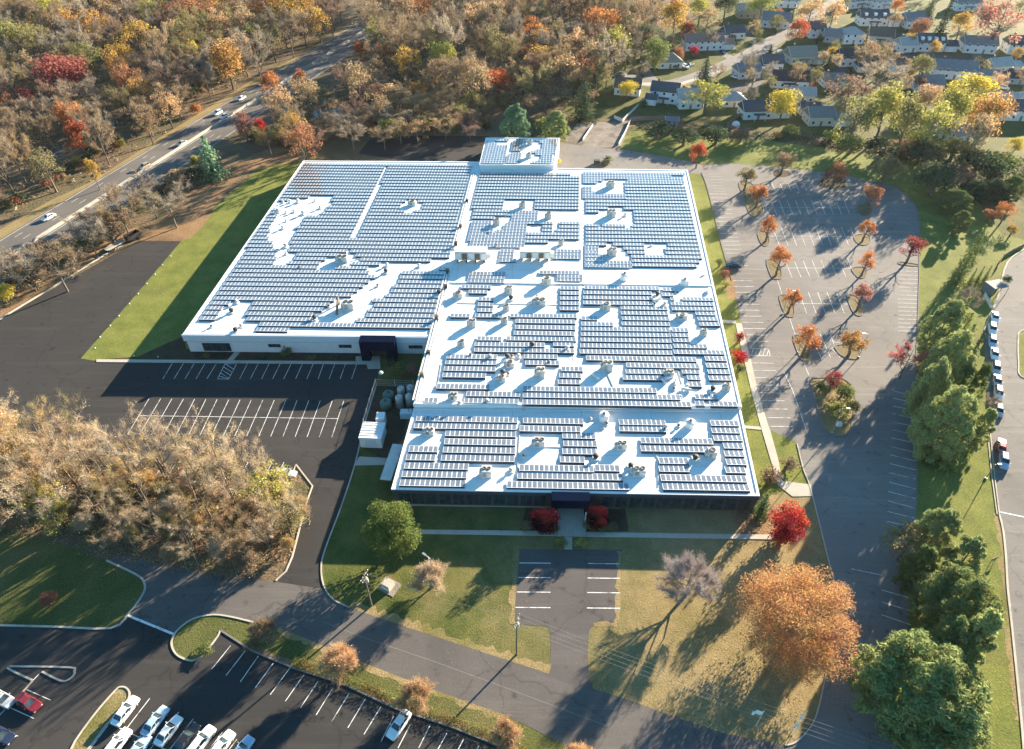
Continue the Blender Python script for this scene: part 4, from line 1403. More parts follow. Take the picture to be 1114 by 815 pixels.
vl = ['leftmost of the back four vents in the left wing cluster', 'second of the back four vents in the left wing cluster', 'third of the back four vents in the left wing cluster', 'vent at the upper tip of the left wing cluster', 'vent on the inner side of the left wing cluster',
      'leftmost vent of the second line in the left wing cluster', 'second vent of the second line in the left wing cluster', 'third vent of the second line in the left wing cluster', 'last vent of the second line in the left wing cluster', 'upper vent of the narrow neck below the left wing cluster', 'lower vent of the narrow neck below the left wing cluster', 'upper vent in the small patch below the left wing cluster', 'lower vent in the small patch below the left wing cluster',
      'upper vent of the bent clear strip, centre of the left wing', 'middle vent of the bent clear strip, centre of the left wing', 'dark lower vent of the bent clear strip, centre of the left wing', 'lone vent in the clear strip near the pipe runs', 'bright round vent left of the slanted duct on the left wing', 'tan vent just behind the slanted duct', 'rear vent in the front corner patch of the left wing', 'second vent in the front corner patch of the left wing', 'vent at the outer front corner of the left wing', 'inner vent at the front corner patch of the left wing', 'tall thin vent at the front edge of the left wing', 'lone vent between panel rows of the left wing',
      'brown vent behind the wide dark unit in the large clear area', 'small vent behind the short rows past the joint', 'vent nearest the pipe runs on the front middle roof', 'first of four brown boxes in a line on the middle roof', 'second of four brown boxes in a line on the middle roof', 'third of four brown boxes in a line on the middle roof', 'last of four brown boxes in a line on the middle roof', 'left one of two brown caps beside the low grey unit', 'right one of two brown caps beside the low grey unit', 'small vent beside the middle boxy unit', 'pale vent in the clear gap right of centre, rear one', 'pale vent in the clear gap right of centre, left one', 'pale vent in the clear gap right of centre, front one', 'brown vent left of the unit at the side edge', 'brown vent among the loose white ducts',
      'black box on the step to the front roof', 'dark pipe vent on the front roof beside short rows', 'brown cap at the rear left of the entrance clear area', 'brown vent near the white drum on the front roof', 'dark vent left of the panel notch at the right front', 'second brown vent near the white drum on the front roof', 'small vent cluster left of the entrance rows', 'small vent beside the wide unit at the front edge', 'small vent beside the left white drum on the front roof', 'pale vent in a gap of the long rows left of the walkway', 'second pale vent in a gap of the long rows left of the walkway', 'vent in the short gap near the front middle rows', 'vent behind the roof step, left of the joint', 'brown box beside the pipe runs past the air handler', 'brown vent on the strip between annex and air handlers']
for k, (px, py, z) in enumerate(vents):
    o = put(exhaust_vent('small roof ' + vl[k] if not vl[k].startswith('small') else vl[k], .3 + .12 * (k % 3), .8 + .25 * (k % 3), ('hvac_brown', 'hvac', 'hvac_dark')[k % 3] if k > 12 else 'hvac'), px, py, z)
    o['group'] = GV
put(skylight_tank('white round drum right of the long walkway at the expansion joint', 1.2, 1.6), 679, 303.5)['group'] = GD
put(skylight_tank('white round drum near the side edge at the expansion joint', 1.3, 1.4), 744.5, 309)['group'] = GD
put(skylight_tank('white round drum behind the rows at the left of the right front roof', 1.1, 1.7), 656.5, 457, ZF)['group'] = GD
put(skylight_tank('white round drum in the clear area at the right of the front roof', 1.0, 1.5), 750, 464, ZF)['group'] = GD
put(air_handler(9.0, 3.0, 2.6, 'long beige air handler on legs over the pipe runs between the wings'), 513, 283)['group'] = 'air handlers in the middle of the roof'
put(air_handler(8.6, 2.4, 2.2, 'long grey air handler on legs in front of the tight panel field'), 582, 282)['group'] = 'air handlers in the middle of the roof'
# the slanted duct on the west wing
mb = MB()
a, b = g(369, 331, ZR), g(366.5, 343, ZR)
mb.tube((a.x, a.y, ZR + 2.2), (b.x, b.y, ZR + .3), .3, .3, 8)
mb.tube((a.x, a.y, ZR), (a.x, a.y, ZR + 2.3), .3, .3, 8)
tag(mb.build('roof_duct', M['hvac_brown']), 'brown slanted duct beside the tall grey unit on the left wing', 'duct')
# dark debris/membrane repairs near the annex and loose ballast blocks
for k, (x, y) in enumerate(((727, 272), (708, 268), (765, 300), (768, 322), (735, 318), (748, 420), (740, 432), (470, 455), (642, 456), (505, 452), (655, 466))):
    mb = MB()
    p = g(x, y, ZF if y > 445 else ZR)
    mb.box(0, 0, 0, 1.1, .5, .3, .3 * k)
    mb.box(.2, .1, .3, .5, .3, .12, .3 * k)
    bl = tag(mb.build('roof_block', M['white_metal' if k % 2 else 'hvac'], None, p), ['pale block in the small clear square near the side edge, right one', 'pale block in the small clear square near the side edge, left one', 'block by the side edge behind the expansion joint', 'block by the side edge in front of the joint', 'block beside the round drum near the side edge', 'block among the loose white ducts, rear', 'block among the loose white ducts, front', 'block at the left of the front roof just past the step', 'block behind the left drum on the front roof', 'block at the front roof behind the left field', 'block before the left drum on the front roof'][k], 'ballast block', 'ballast blocks on the roof')

for k, (pts, lab) in enumerate((([(497, 330), (560, 331), (608, 332)], 'thin grey conduit across the clear area past the expansion joint'), ([(624, 402), (620, 437)], 'short conduit beside the mid-roof walkway near the step'), ([(660, 405), (674, 437)], 'conduit from the large white-topped unit to the step'), ([(566, 460), (562, 530)], 'conduit between the left and entrance fields of the front roof'),
                                 ([(586, 486), (612, 487)], 'conduit from the unit behind the entrance rows'), ([(700, 480), (716, 499), (716, 530)], 'bent conduit right of the entrance clear area'), ([(371, 287), (396, 281), (420, 284)], 'conduit from the wide beige unit on the left wing'), ([(733, 390), (742, 418)], 'conduit between loose white ducts near the step'), ([(480, 396), (476, 420)], 'conduit beside the pipe runs near the step'))):
    zz = ZF if pts[0][1] > 445 else ZR
    o = roofbar('roof_conduit', pts, .14, .12, 'hvac', lab, 'conduit', zz, .02)
    o['group'] = 'conduits on the roof'
for k, (x, y, w, d, lab) in enumerate(((727, 412, 2.6, .8, 'loose white duct piece at the rear of the cluttered patch'), (735, 417, 2.0, .7, 'loose white duct piece in the middle of the cluttered patch'), (722, 416, 1.6, .6, 'loose white duct piece at the left of the cluttered patch'), (746, 425, 2.2, .7, 'loose white duct piece near the side of the cluttered patch'), (714, 327, 2.4, .9, 'pale duct box in the clear gap right of centre'), (770, 318, 2.2, .6, 'pale duct beside the side edge past the joint'), (648, 411, 1.8, .7, 'pale duct piece left of the large white-topped unit'))):
    o = obj('duct_piece', None, None)
    bpy.data.objects.remove(o)
    mb = MB()
    mb.tube((-w / 2, 0, .45), (w / 2, 0, .45), d / 2, d / 2, 10)
    mb.box(-w * .3, 0, 0, .12, d, .3)
    mb.box(w * .3, 0, 0, .12, d, .3)
    tag(mb.build('roof_duct', M['white_metal'], None, g(x, y, ZR), .5 + k * .8), lab, 'duct', 'loose ducts on the roof')

for k, (x, y, lab) in enumerate(((508, 220, 'small dark box on the seam pipes, rear'), (501, 248, 'small dark box on the seam pipes, middle of the rear stretch'), (496, 268, 'small dark box on the seam pipes behind the air handler'), (487, 296, 'small dark box on the seam pipes in front of the air handler'), (485, 314, 'tall dark box on the seam pipes past the joint'), (475, 348, 'small dark box on the seam pipes where the wings split'), (466, 385, 'small dark box on the seam pipes, front stretch'), (459, 410, 'small dark box on the seam pipes near the roof step'))):
    t = thing('junction_box', lab, 'junction box', g(x, y, ZR), YAW, 'junction boxes along the seam pipes')
    mb = MB(); mb.box(0, 0, .1, .9, .7, .9 + .3 * (k % 3)); mb.build('casing', M['hvac_brown' if k % 2 else 'hvac_dark'], t)
    mb = MB(); mb.box(0, 0, 0, 1.0, .8, .1); mb.build('base', M['hvac'], t)
# ------------------------------------------------------------------ trees
def quad_leaf(mb, p, nrm, size, asp=1.0, rng=random):
    a = nrm.orthogonal().normalized()
    b = nrm.cross(a)
    t = rng.uniform(0, 6.283)
    u = (a * math.cos(t) + b * math.sin(t)) * size * asp
    w = (b * math.cos(t) - a * math.sin(t)) * size * .62
    mb.face([p - u, p - w * .9 + u * .1, p + u, p + w])


def rdir(rng):
    z = rng.uniform(-1, 1)
    t = rng.uniform(0, 6.283)
    r = math.sqrt(1 - z * z)
    return Vector((r * math.cos(t), r * math.sin(t), z))


def limbs(mb, rng, H, W, z0, tips, nl=9, r0=.26, up=.75, spread=1.0, side=3, segs=None):
    """tapered trunk with limbs; returns the ends of the limbs' branches"""
    top = Vector((rng.uniform(-.3, .3), rng.uniform(-.3, .3), H * .82))
    q = [Vector((0, 0, -.3)), Vector((rng.uniform(-.1, .1), rng.uniform(-.1, .1), z0)), top * .7 + Vector((rng.uniform(-.3, .3), rng.uniform(-.3, .3), 0)), top]
    rr = [r0 * 1.25, r0, r0 * .5, r0 * .12]
    for k in range(3):
        mb.tube(q[k], q[k + 1], rr[k], rr[k + 1], 6, cap=False)
    for k in range(nl):
        t = (k + rng.random() * .6) / nl
        s = z0 + (H * .72 - z0) * t
        f = s / (H * .82)
        base = Vector((top.x * f, top.y * f, s))
        az = k * 2.4 + rng.uniform(-.4, .4)
        ln = W / 2 * spread * (1.0 - .55 * t) * rng.uniform(.75, 1.05)
        d = Vector((math.cos(az), math.sin(az), up * rng.uniform(.7, 1.4)))
        d.normalize()
        mid = base + d * ln * .55
        end = base + d * ln + Vector((0, 0, ln * .25))
        r = r0 * (.5 - .3 * t)
        mb.tube(base, mid, r, r * .6, 5, cap=False)
        mb.tube(mid, end, r * .6, r * .18, 4, cap=False)
        tips.append((mid, d))
        tips.append((end, d))
        if segs is not None:
            segs.append((mid, end, 1.0))
        for j in range(side):
            d2 = (d + rdir(rng) * .8).normalized()
            d2.z = abs(d2.z) * .8 + .15
            b0 = base + d * ln * rng.uniform(.3, .85)
            e2 = b0 + d2 * ln * rng.uniform(.35, .6)
            mb.tube(b0, e2, r * .35, r * .1, 3, cap=False)
            tips.append((e2, d2))
            if segs is not None:
                segs.append((b0, e2, 1.3))
    tips.append((top, Vector((0, 0, 1))))
    if segs is not None:
        segs.append((q[2], top, .8))


PROTO = {}


def tree_root(name, cat, crown, trunk, cmat, tmat):
    root = thing(name, 'tree', cat)
    obj('trunk', trunk.mesh('trunk', M[tmat]), root)
    obj('crown', crown.mesh('crown', M[cmat]), root)
    return root


def leafy(key, name, seed, H=12.0, W=10.0, n=2200, leaf=.30, lobes=26, zc=.60, rz=.38, z0=None, mat='leaf', asp=1.0, tmat='bark', lob=(.16, .27), shell=.78, cat='tree', dense_in=0.15, cone=0.0, full=False):
    rng = random.Random(seed)
    tr, cr, tips = MB(), MB(), []
    limbs(tr, rng, H, W * .85, H * .22 if z0 is None else z0, tips, 8)
    C = Vector((0, 0, H * zc))
    L = []
    for k in range(lobes):
        d = rdir(rng)
        if d.z < -.55 and not (cone or full):
            d.z *= -.5
            d.normalize()
        q = rng.uniform(.55, 1.0)
        cz = d.z * q
        kc = 1 - cone * (cz + .55) / 1.5
        c = C + Vector((d.x * W / 2 * shell * q * kc, d.y * W / 2 * shell * q * kc, cz * H * rz * (.80 + .12 * cone)))
        L.append((c, W * rng.uniform(*lob) * (1 - cone * .35 * (cz + 1) / 2)))
    tot = sum(r * r for c, r in L)
    for c, r in L:
        for _ in range(int(n * r * r / tot)):
            d = rdir(rng)
            if d.z < -.3 and rng.random() < .6:
                d.z = -d.z
            q = (rng.random() ** .35) if rng.random() > dense_in else rng.random()
            p = c + d * r * q
            p.z = c.z + (p.z - c.z) * .85
            nr = (d * .7 + rdir(rng) + Vector((0, 0, .35))).normalized()
            quad_leaf(cr, p, nr, leaf * rng.uniform(.6, 1.25), asp, rng)
    PROTO[key] = (tree_root(name, cat, cr, tr, mat, tmat), H, W)


def bare(key, seed, H=13.0, W=9.0, n=1500, leaves=0, leaf=.22, up=.9, nl=11, z0=.3, tw=.055, tl=(.8, 1.9), name='bare_tree', tmat='bark', cat='tree', r0=.24, lift=.5, side=6):
    """leafless or nearly leafless tree: fine twigs all along the outer branches"""
    rng = random.Random(seed)
    tr, cr, tips, segs = MB(), MB(), [], []
    limbs(tr, rng, H, W, H * z0, tips, nl, r0=r0, up=up, side=side, segs=segs)
    cum, tot = [], 0.0
    for a, b, k in segs:
        tot += (b - a).length * k
        cum.append(tot)
    import bisect

    def spot():
        a, b, _ = segs[min(len(segs) - 1, bisect.bisect(cum, rng.random() * tot))]
        t = rng.random() ** .7 * 1.05
        return a.lerp(b, t), (b - a).normalized()
    for k in range(n):
        s, d = spot()
        dd = (d * .55 + rdir(rng) * .8 + Vector((0, 0, lift))).normalized()
        L = rng.uniform(*tl)
        sd_ = dd.cross(rdir(rng))
        if sd_.length < 1e-3:
            continue
        sd_ = sd_.normalized() * tw * rng.uniform(.6, 1.2)
        e = s + dd * L
        cr.face([s - sd_, s + sd_, e])
        for _ in range(2 if rng.random() < .6 else 1):
            m = s + dd * L * rng.uniform(.3, .8)
            d3 = (dd + rdir(rng) * .9 + Vector((0, 0, .2))).normalized()
            cr.face([m - sd_ * .7, m + sd_ * .7, m + d3 * L * .55])
    for k in range(leaves):
        s, d = spot()
        p = s + rdir(rng) * rng.uniform(.1, 1.1) + Vector((0, 0, .3))
        quad_leaf(cr, p, (rdir(rng) + Vector((0, 0, .5))).normalized(), leaf * rng.uniform(.6, 1.3), 1, rng)
    PROTO[key] = (tree_root(name, cat, cr, tr, 'leaf' if leaves > n else 'twig', tmat), H, W)


def vase(key, seed, H=18.0, W=9.0, fork=.28, nl=7, n2=4, n3=4, ntw=9, tw=.02, tl=(.5, 1.5), leaves=0, leaf=.14, r0=.2, name='slender_tree', tmat='bark', low=.62, lean=.0):
    """airy tree: steep limbs that fan out from the trunk, side branches, fine twigs"""
    rng = random.Random(seed)
    tr, cr = MB(), MB()
    lx, ly = rng.uniform(-1, 1) * lean, rng.uniform(-1, 1) * lean
    q = [Vector((0, 0, -.3)), Vector((lx * .3, ly * .3, H * fork)), Vector((lx * .7, ly * .7, H * .62)), Vector((lx, ly, H * .93))]
    rr = [r0 * 1.2, r0 * .9, r0 * .5, r0 * .1]
    for k in range(3):
        tr.tube(q[k], q[k + 1], rr[k], rr[k + 1], 6, cap=False)
    third = []

    def sliver(a, b, w):
        d = (b - a)
        sd_ = d.cross(rdir(rng))
        if sd_.length < 1e-4:
            return
        sd_ = sd_.normalized() * w
        cr.face([a - sd_, a + sd_, b])
    for k in range(nl):
        f = fork + (.66 - fork) * (k + rng.random() * .5) / nl
        st = q[1].lerp(q[2], max(0, min(1, (f - fork) / (.62 - fork))))
        az = k * 2.4 + rng.uniform(-.5, .5)
        u = rng.uniform(.55, 1.0) * W / 2
        en = Vector((lx + math.cos(az) * u, ly + math.sin(az) * u, H * rng.uniform(low + .14, .99 - .2 * (u / W * 2) ** 2)))
        if en.z < st.z + 1:
            en.z = st.z + 1.5
        md = st.lerp(en, .5) + Vector((math.cos(az) * u * .12, math.sin(az) * u * .12, -.02 * H))
        r = r0 * .5
        tr.tube(st, md, r, r * .6, 5, cap=False)
        tr.tube(md, en, r * .6, r * .12, 4, cap=False)
        third.append((md, en))
        for j in range(n2):
            t = .25 + .7 * (j + rng.random()) / n2
            a = st.lerp(md, t * 2) if t < .5 else md.lerp(en, t * 2 - 1)
            d = ((en - st).normalized() * .75 + rdir(rng) * .75 + Vector((math.cos(az), math.sin(az), .55)) * .35).normalized()
            L = (en - st).length * rng.uniform(.25, .42)
            b = a + d * L
            tr.tube(a, b, r * .3, r * .07, 3, cap=False)
            third.append((a, b))
            for _ in range(n3):
                t3 = rng.uniform(.25, .95)
                a3 = a.lerp(b, t3)
                d3 = (d * .8 + rdir(rng) * .85 + Vector((0, 0, .4))).normalized()
                b3 = a3 + d3 * L * rng.uniform(.35, .6)
                sliver(a3, b3, tw * 1.4)
                third.append((a3, b3))
    for a, b in third:
        d = (b - a).normalized()
        for _ in range(ntw):
            s0 = a.lerp(b, rng.uniform(.25, 1.03))
            dd = (d * .7 + rdir(rng) * .8 + Vector((0, 0, .5))).normalized()
            L = rng.uniform(*tl)
            sliver(s0, s0 + dd * L, tw)
            m = s0 + dd * L * rng.uniform(.3, .8)
            sliver(m, m + (dd + rdir(rng)).normalized() * L * .5, tw * .8)
    for _ in range(leaves):
        a, b = third[rng.randrange(len(third))]
        p = a.lerp(b, rng.uniform(.2, 1.1)) + rdir(rng) * rng.uniform(.1, .9)
        quad_leaf(cr, p, (rdir(rng) + Vector((0, 0, .5))).normalized(), leaf * rng.uniform(.6, 1.3), 1, rng)
    PROTO[key] = (tree_root(name, 'tree', cr, tr, 'leaf' if leaves > 1200 else 'twig', tmat), H, W)


def conifer(key, name, seed, H=14.0, W=7.0, tiers=20, per=15, leaf=.34, droop=-.25, power=.9, z0=.06):
    rng = random.Random(seed)
    tr, cr = MB(), MB()
    tr.tube((0, 0, -.3), (0, 0, H * .97), .24, .03, 6)
    for t in range(tiers):
        f = t / (tiers - 1)
        z = H * (z0 + (.985 - z0) * f)
        R = W / 2 * (1 - f) ** power * rng.uniform(.85, 1.1) + .12
        m = max(5, int(per * (1 - f * .65)))
        for k in range(m):
            az = k * 6.283 / m + t * 1.1 + rng.uniform(-.25, .25)
            Lr = R * rng.uniform(.72, 1.1)
            steps = max(2, int(Lr / .42))
            for s in range(steps):
                q = (s + rng.random()) / steps
                p = Vector((math.cos(az) * Lr * q, math.sin(az) * Lr * q, z + Lr * q * droop + rng.uniform(-.15, .15)))
                for _ in range(2):
                    pp = p + Vector((rng.uniform(-.3, .3), rng.uniform(-.3, .3), rng.uniform(-.12, .2)))
                    nr = (Vector((math.cos(az) * .5, math.sin(az) * .5, .8)) + rdir(rng) * .7).normalized()
                    quad_leaf(cr, pp, nr, leaf * rng.uniform(.6, 1.2), 1.0, rng)
    PROTO[key] = (tree_root(name, 'tree', cr, tr, 'needle', 'bark'), H, W)


# prototypes: several shapes of each kind
leafy('leaf_a', 'autumn_tree', 1, n=3000, leaf=.26, zc=.54, rz=.46)
leafy('leaf_b', 'autumn_tree', 2, H=14, W=9, lobes=34, n=3000, leaf=.26, zc=.54, rz=.48)
leafy('leaf_c', 'autumn_tree', 3, H=11, W=11, lobes=34, n=3200, leaf=.26, zc=.54, rz=.45)
leafy('leaf_d', 'autumn_tree', 4, H=13, W=8, lobes=26, n=2500, leaf=.25, zc=.55, rz=.46, lob=(.15, .24))
leafy('leaf_thin', 'autumn_tree', 5, H=12, W=10, lobes=40, n=1900, leaf=.25, lob=(.10, .19), shell=.92, zc=.52, rz=.5)
leafy('leaf_thin2', 'autumn_tree', 6, H=13, W=9, lobes=42, n=1900, leaf=.24, lob=(.09, .18), shell=.93, zc=.52, rz=.52)
for k in range(3):
    leafy('isle_%d' % k, 'young_maple', 40 + k, H=7.5, W=5.5, lobes=(26, 20, 32)[k], n=2600, leaf=.15, dense_in=.3, lob=(.12, .22), zc=.56 + .03 * k, rz=.44, shell=.82, z0=1.3)
leafy('big_maple', 'maple_tree', 7, H=18, W=19, n=56000, leaf=.13, lobes=300, zc=.50, rz=.50, lob=(.05, .11), shell=.95, dense_in=.3, full=True)
leafy('round_ever', 'evergreen_tree', 8, H=13, W=11.5, n=17000, leaf=.17, lobes=90, zc=.50, rz=.52, lob=(.09, .16), mat='needle', z0=1.0, full=True)
leafy('red_maple', 'red_maple', 9, H=7, W=6.0, n=7500, leaf=.14, lobes=34, zc=.48, rz=.52, lob=(.14, .24), z0=1.0, full=True)
leafy('pine_a', 'pine_tree', 10, H=16, W=13, n=36000, leaf=.15, lobes=260, zc=.47, rz=.56, lob=(.045, .10), mat='needle', asp=2.0, shell=1.0, z0=1.5, cone=.3)
leafy('pine_b', 'pine_tree', 11, H=15, W=11, n=26000, leaf=.15, lobes=210, zc=.47, rz=.56, lob=(.05, .10), mat='needle', asp=2.0, shell=1.0, z0=1.5, cone=.36)
leafy('pine_c', 'pine_tree', 12, H=15, W=9, n=11000, leaf=.2, lobes=120, zc=.47, rz=.56, lob=(.06, .12), mat='needle', asp=1.8, z0=1.2, cone=.5, shell=.97)
conifer('spruce_a', 'spruce_tree', 13)
conifer('spruce_b', 'spruce_tree', 14, H=15, W=6, tiers=22, per=13)
conifer('spruce_c', 'spruce_tree', 15, H=13, W=8.5, tiers=18, per=17, droop=-.12, power=.75)
vase('bare_a', 21, H=17, W=10, fork=.2, nl=9, ntw=13, tw=.042, tl=(.7, 1.7), name='bare_tree', low=.42)
vase('bare_b', 22, H=18, W=9.5, fork=.22, nl=9, ntw=13, tw=.042, tl=(.7, 1.7), name='bare_tree', low=.45)
vase('bare_c', 23, H=15, W=11, fork=.16, nl=10, ntw=13, tw=.042, tl=(.7, 1.7), name='bare_tree', low=.36)
vase('bare_d', 24, H=17, W=10, fork=.2, nl=9, ntw=10, tw=.042, tl=(.6, 1.5), name='bare_tree', low=.42, leaves=1300, leaf=.19)
vase('bare_e', 25, H=16, W=10.5, fork=.18, nl=9, ntw=8, tw=.042, tl=(.6, 1.4), name='bare_tree', low=.38, leaves=2600, leaf=.18)
for k in range(4):
    vase('tall_%d' % k, 31 + k, H=18, W=10, fork=(.30, .24, .22, .34)[k], nl=(6, 7, 8, 6)[k], ntw=(10, 11, 10, 10)[k], leaves=(0, 500, 1700, 0)[k], leaf=.12, low=(.55, .45, .36, .6)[k], lean=.8, tw=.016)
for k in range(2):
    bare('scrub_%d' % k, 61 + k, H=6, W=6, n=3000, up=1.6, nl=11, z0=.06, tw=.022, tl=(.5, 1.4), leaves=(700, 3400)[k], leaf=.12, r0=.1, lift=.8, name='scrub_tree', side=6)
bare('puff_a', 36, H=5, W=6.2, n=6500, up=1.0, nl=14, z0=.08, tw=.018, tl=(.5, 1.1), name='ornamental_tree', leaves=1100, leaf=.085, r0=.12)
bare('puff_b', 37, H=5, W=6.5, n=6500, up=.9, nl=14, z0=.08, tw=.018, tl=(.5, 1.1), name='ornamental_tree', leaves=1700, leaf=.085, r0=.12)
bare('grey_big', 38, H=10, W=12, n=9000, up=.8, nl=16, z0=.10, tw=.022, tl=(.6, 1.6), name='bare_tree', r0=.25, tmat='bark_pale')
for k in range(3):
    leafy('shrub_%d' % k, 'shrub', 50 + k, H=2.2, W=2.6, n=620, leaf=.13, lobes=12, zc=.48, rz=.45, lob=(.2, .32), z0=.3, cat='shrub')
leafy('bush_a', 'bush', 55, H=4, W=5, n=1300, leaf=.2, lobes=20, zc=.48, rz=.45, lob=(.15, .26), z0=.5, cat='bush')
leafy('bush_b', 'bush', 56, H=4.5, W=4.5, n=900, leaf=.2, lobes=20, zc=.5, rz=.45, lob=(.12, .22), z0=.5, cat='bush')

K = dict(orange=(.43, .185, .075), rust=(.32, .155, .09), crimson=(.29, .075, .07), red=(.42, .045, .035), gold=(.42, .27, .075), yellow=(.52, .42, .08), ygreen=(.37, .35, .10), olive=(.22, .21, .085), tan=(.36, .265, .16), brown=(.26, .185, .12),
         amber=(.42, .245, .09), pink=(.40, .19, .15), ever=(.165, .20, .075), pine=(.31, .345, .145), dark=(.075, .105, .06), bluepine=(.19, .29, .17), green=(.15, .20, .06), maroon=(.06, .010, .018), lime=(.28, .30, .09), pine2=(.225, .265, .105),
         btan=(.49, .385, .265), bgrey=(.29, .245, .195), bbrown=(.285, .215, .145), bgold=(.48, .35, .16), bolive=(.25, .215, .11), lilac=(.36, .31, .30), mauve=(.26, .175, .135), tanor=(.50, .335, .19))
LOOK = dict(orange='orange', rust='rust-brown', crimson='crimson', red='bright red', gold='golden', yellow='yellow', ygreen='yellow-green', olive='olive', tan='tan', brown='brown', amber='amber', pink='pinkish', ever='dark green', pine='pale green',
            dark='very dark green', bluepine='bluish green', pine2='green', green='green', maroon='dark crimson', lime='lime', btan='bare tan', bgrey='bare grey', bbrown='bare brown', bgold='thin golden', bolive='thin olive', lilac='bare lilac-grey', mauve='mauve-brown', tanor='tan-orange')
trng = random.Random(11)
NICK = []                                       # (pixel of crown, short description) of the trees with a label of their own


def tree(key, base, h, w, col, label, group=None):
    proto, H, W = PROTO[key]
    c = K[col] if isinstance(col, str) else col
    j = trng.uniform(.9, 1.1)
    c = tuple(min(.8, x * j) for x in c)
    s = w / W
    return place(proto, base, trng.uniform(0, 6.283), (s, s, h / H), label, group, {'crown': c})


def crown_at(px, py, wpx, key, col, label=None, ratio=None, group=None, zf=.58, nick=None, h=None):
    """a tree whose crown centre shows at a pixel with a crown this many pixels wide"""
    proto, H, W = PROTO[key]
    w = wpx * mpp(px, py, 5)
    hh = h or w * (ratio or H / W)
    b = g(px, py, hh * zf)
    b.z = 0
    if nick:
        NICK.append(((px, py), nick))
    return tree(key, b, hh, w, col, label, group)


def base_at(px, py, h, w, key, col, label, group=None, nick=None):
    if nick:
        q = proj(g(px, py) + Vector((0, 0, h * .5)))
        NICK.append((q, nick))
    return tree(key, g(px, py), h, w, col, label, group)


def pick(opts):
    t = trng.uniform(0, sum(w for _, w in opts))
    for k, w in opts:
        t -= w
        if t <= 0:
            return k
    return opts[-1][0]


def rel_labels(items, what):
    """label plain trees by the easily found tree next to them"""
    groups = {}
    for it in items:
        (px, py) = it[0]
        nk = min(NICK, key=lambda q: (q[0][0] - px) ** 2 + ((q[0][1] - py) * 1.6) ** 2)
        dx, dy = px - nk[0][0], (py - nk[0][1]) * 1.6
        d = ('left of' if dx < 0 else 'right of') if abs(dx) > abs(dy) else ('behind' if dy < 0 else 'in front of')
        look = LOOK[it[5]] + ' tree'
        groups.setdefault((look, d, nk[1]), []).append((dx * dx + dy * dy, it))
    out = []
    for (look, d, nk), L in groups.items():
        L.sort(key=lambda q: q[0])
        for i, (_, it) in enumerate(L):
            lab = f"{look} {'' if i == 0 else ordinal(i + 1) + ' '}{d} the {nk}"
            w = lab.split()
            if len(w) > 16:
                lab = ' '.join(w[:16])
            out.append((it, lab))
    return out


# ---- trees one can point to -------------------------------------------------------------
GI = 'young maples on the planted islands of the large lot'
for i, (px, py, h, w, col, lab) in enumerate((
        (809.5, 207, 8.5, 6.5, 'bolive', 'thin brownish maple on the rear tip of the long lot island'),
        (849, 190, 8, 7, 'brown', 'dim reddish maple on a round bed at the rear of the lot'),
        (905, 204, 8.5, 8, 'rust', 'rust maple spreading over the rear bed between stalls'),
        (822, 226, 8.5, 6, 'orange', 'orange-green maple in the middle of the long lot island'),
        (941, 231, 9, 6.5, 'rust', 'dark maple with one orange branch, rear of the inner island line'),
        (832.5, 263, 8, 5.5, 'orange', 'bright orange maple on the island just past the rear stalls, building side'),
        (938, 263, 7.5, 5, 'orange', 'orange maple casting a long shadow across the middle stalls'),
        (844, 300, 9, 6, 'orange', 'vase-shaped orange maple behind the dark parked car'),
        (937, 300, 7.5, 4.5, 'orange', 'orange maple two islands in front of the dark two-toned one'),
        (857, 341, 8, 4.8, 'orange', 'narrow orange maple halfway along the building-side islands'),
        (932, 338, 8, 5, 'pink', 'pinkish maple over a dark-sided island, inner line'),
        (872, 388, 8.5, 6.5, 'orange', 'broad orange maple on the front small island, building side'),
        (922, 388, 7.5, 6.5, 'amber', 'amber and green maple on the wide island beside the hatched bay'),
        (985.5, 286, 8.5, 6, 'crimson', 'lone crimson vase-shaped maple at the head of the edge stalls'),
        (902, 425, 5.5, 4, 'crimson', 'small crimson maple at the tip of the big shrub island'),
        (957, 203, 11, 12, 'bolive', 'thin olive and gold tree on the grass at the lot corner'))):
    base_at(px, py, h * 1.05, w * 1.18, 'isle_%d' % (i % 3), col, lab, GI if i < 15 else None)
base_at(757, 183, 10, 7.2, 'leaf_d', (.42, .10, .06), 'tall red maple at the rear corner of the roof', nick='red maple at the roof corner')
for k, (px, py, w, col, lab) in enumerate(((905, 446, 5, 'bolive', 'olive bush at the left of the big lot island'), (915, 432, 5.5, 'ever', 'dark green bush at the rear of the big lot island'), (910, 455, 5.5, 'lime', 'lime bush in the middle of the big lot island'), (922, 448, 4.5, 'olive', 'golden olive bush on the outer side of the big lot island'), (893, 425, 3.2, 'ever', 'dark low bush at the rear tip of the big lot island'))):
    base_at(px, py, w * .75, w, 'bush_a' if k % 2 else 'bush_b', col, lab, 'bushes on the big lot island')
# front of the building
crown_at(870, 672, 132, 'big_maple', (.45, .255, .12), 'huge orange-brown maple on the dry lawn beside the drive', h=17, zf=.5)
crown_at(425, 572, 70, 'round_ever', (.12, .15, .045), 'big round green evergreen at the left front corner of the building', h=13.5)
base_at(592, 576, 6.2, 6.2, 'red_maple', 'maroon', 'dark crimson round tree left of the front entrance')  # leaf colour darkened to hold the shade the building casts here
base_at(649, 572, 5.2, 5.2, 'red_maple', (.075, .011, .018), 'smaller dark crimson tree right of the front entrance')  # crimson deepened in colour in place of the building's shade
base_at(851, 586, 9.5, 7.8, 'red_maple', (.37, .05, .04), 'brilliant red maple at the end of the cross walk')
base_at(826, 562, 7, 4.2, 'spruce_c', (.09, .14, .06), 'pyramidal green evergreen at the right front corner of the building')
base_at(746, 648, 9.5, 13, 'grey_big', 'lilac', 'large bare grey tree on the front lawn by the small car park')
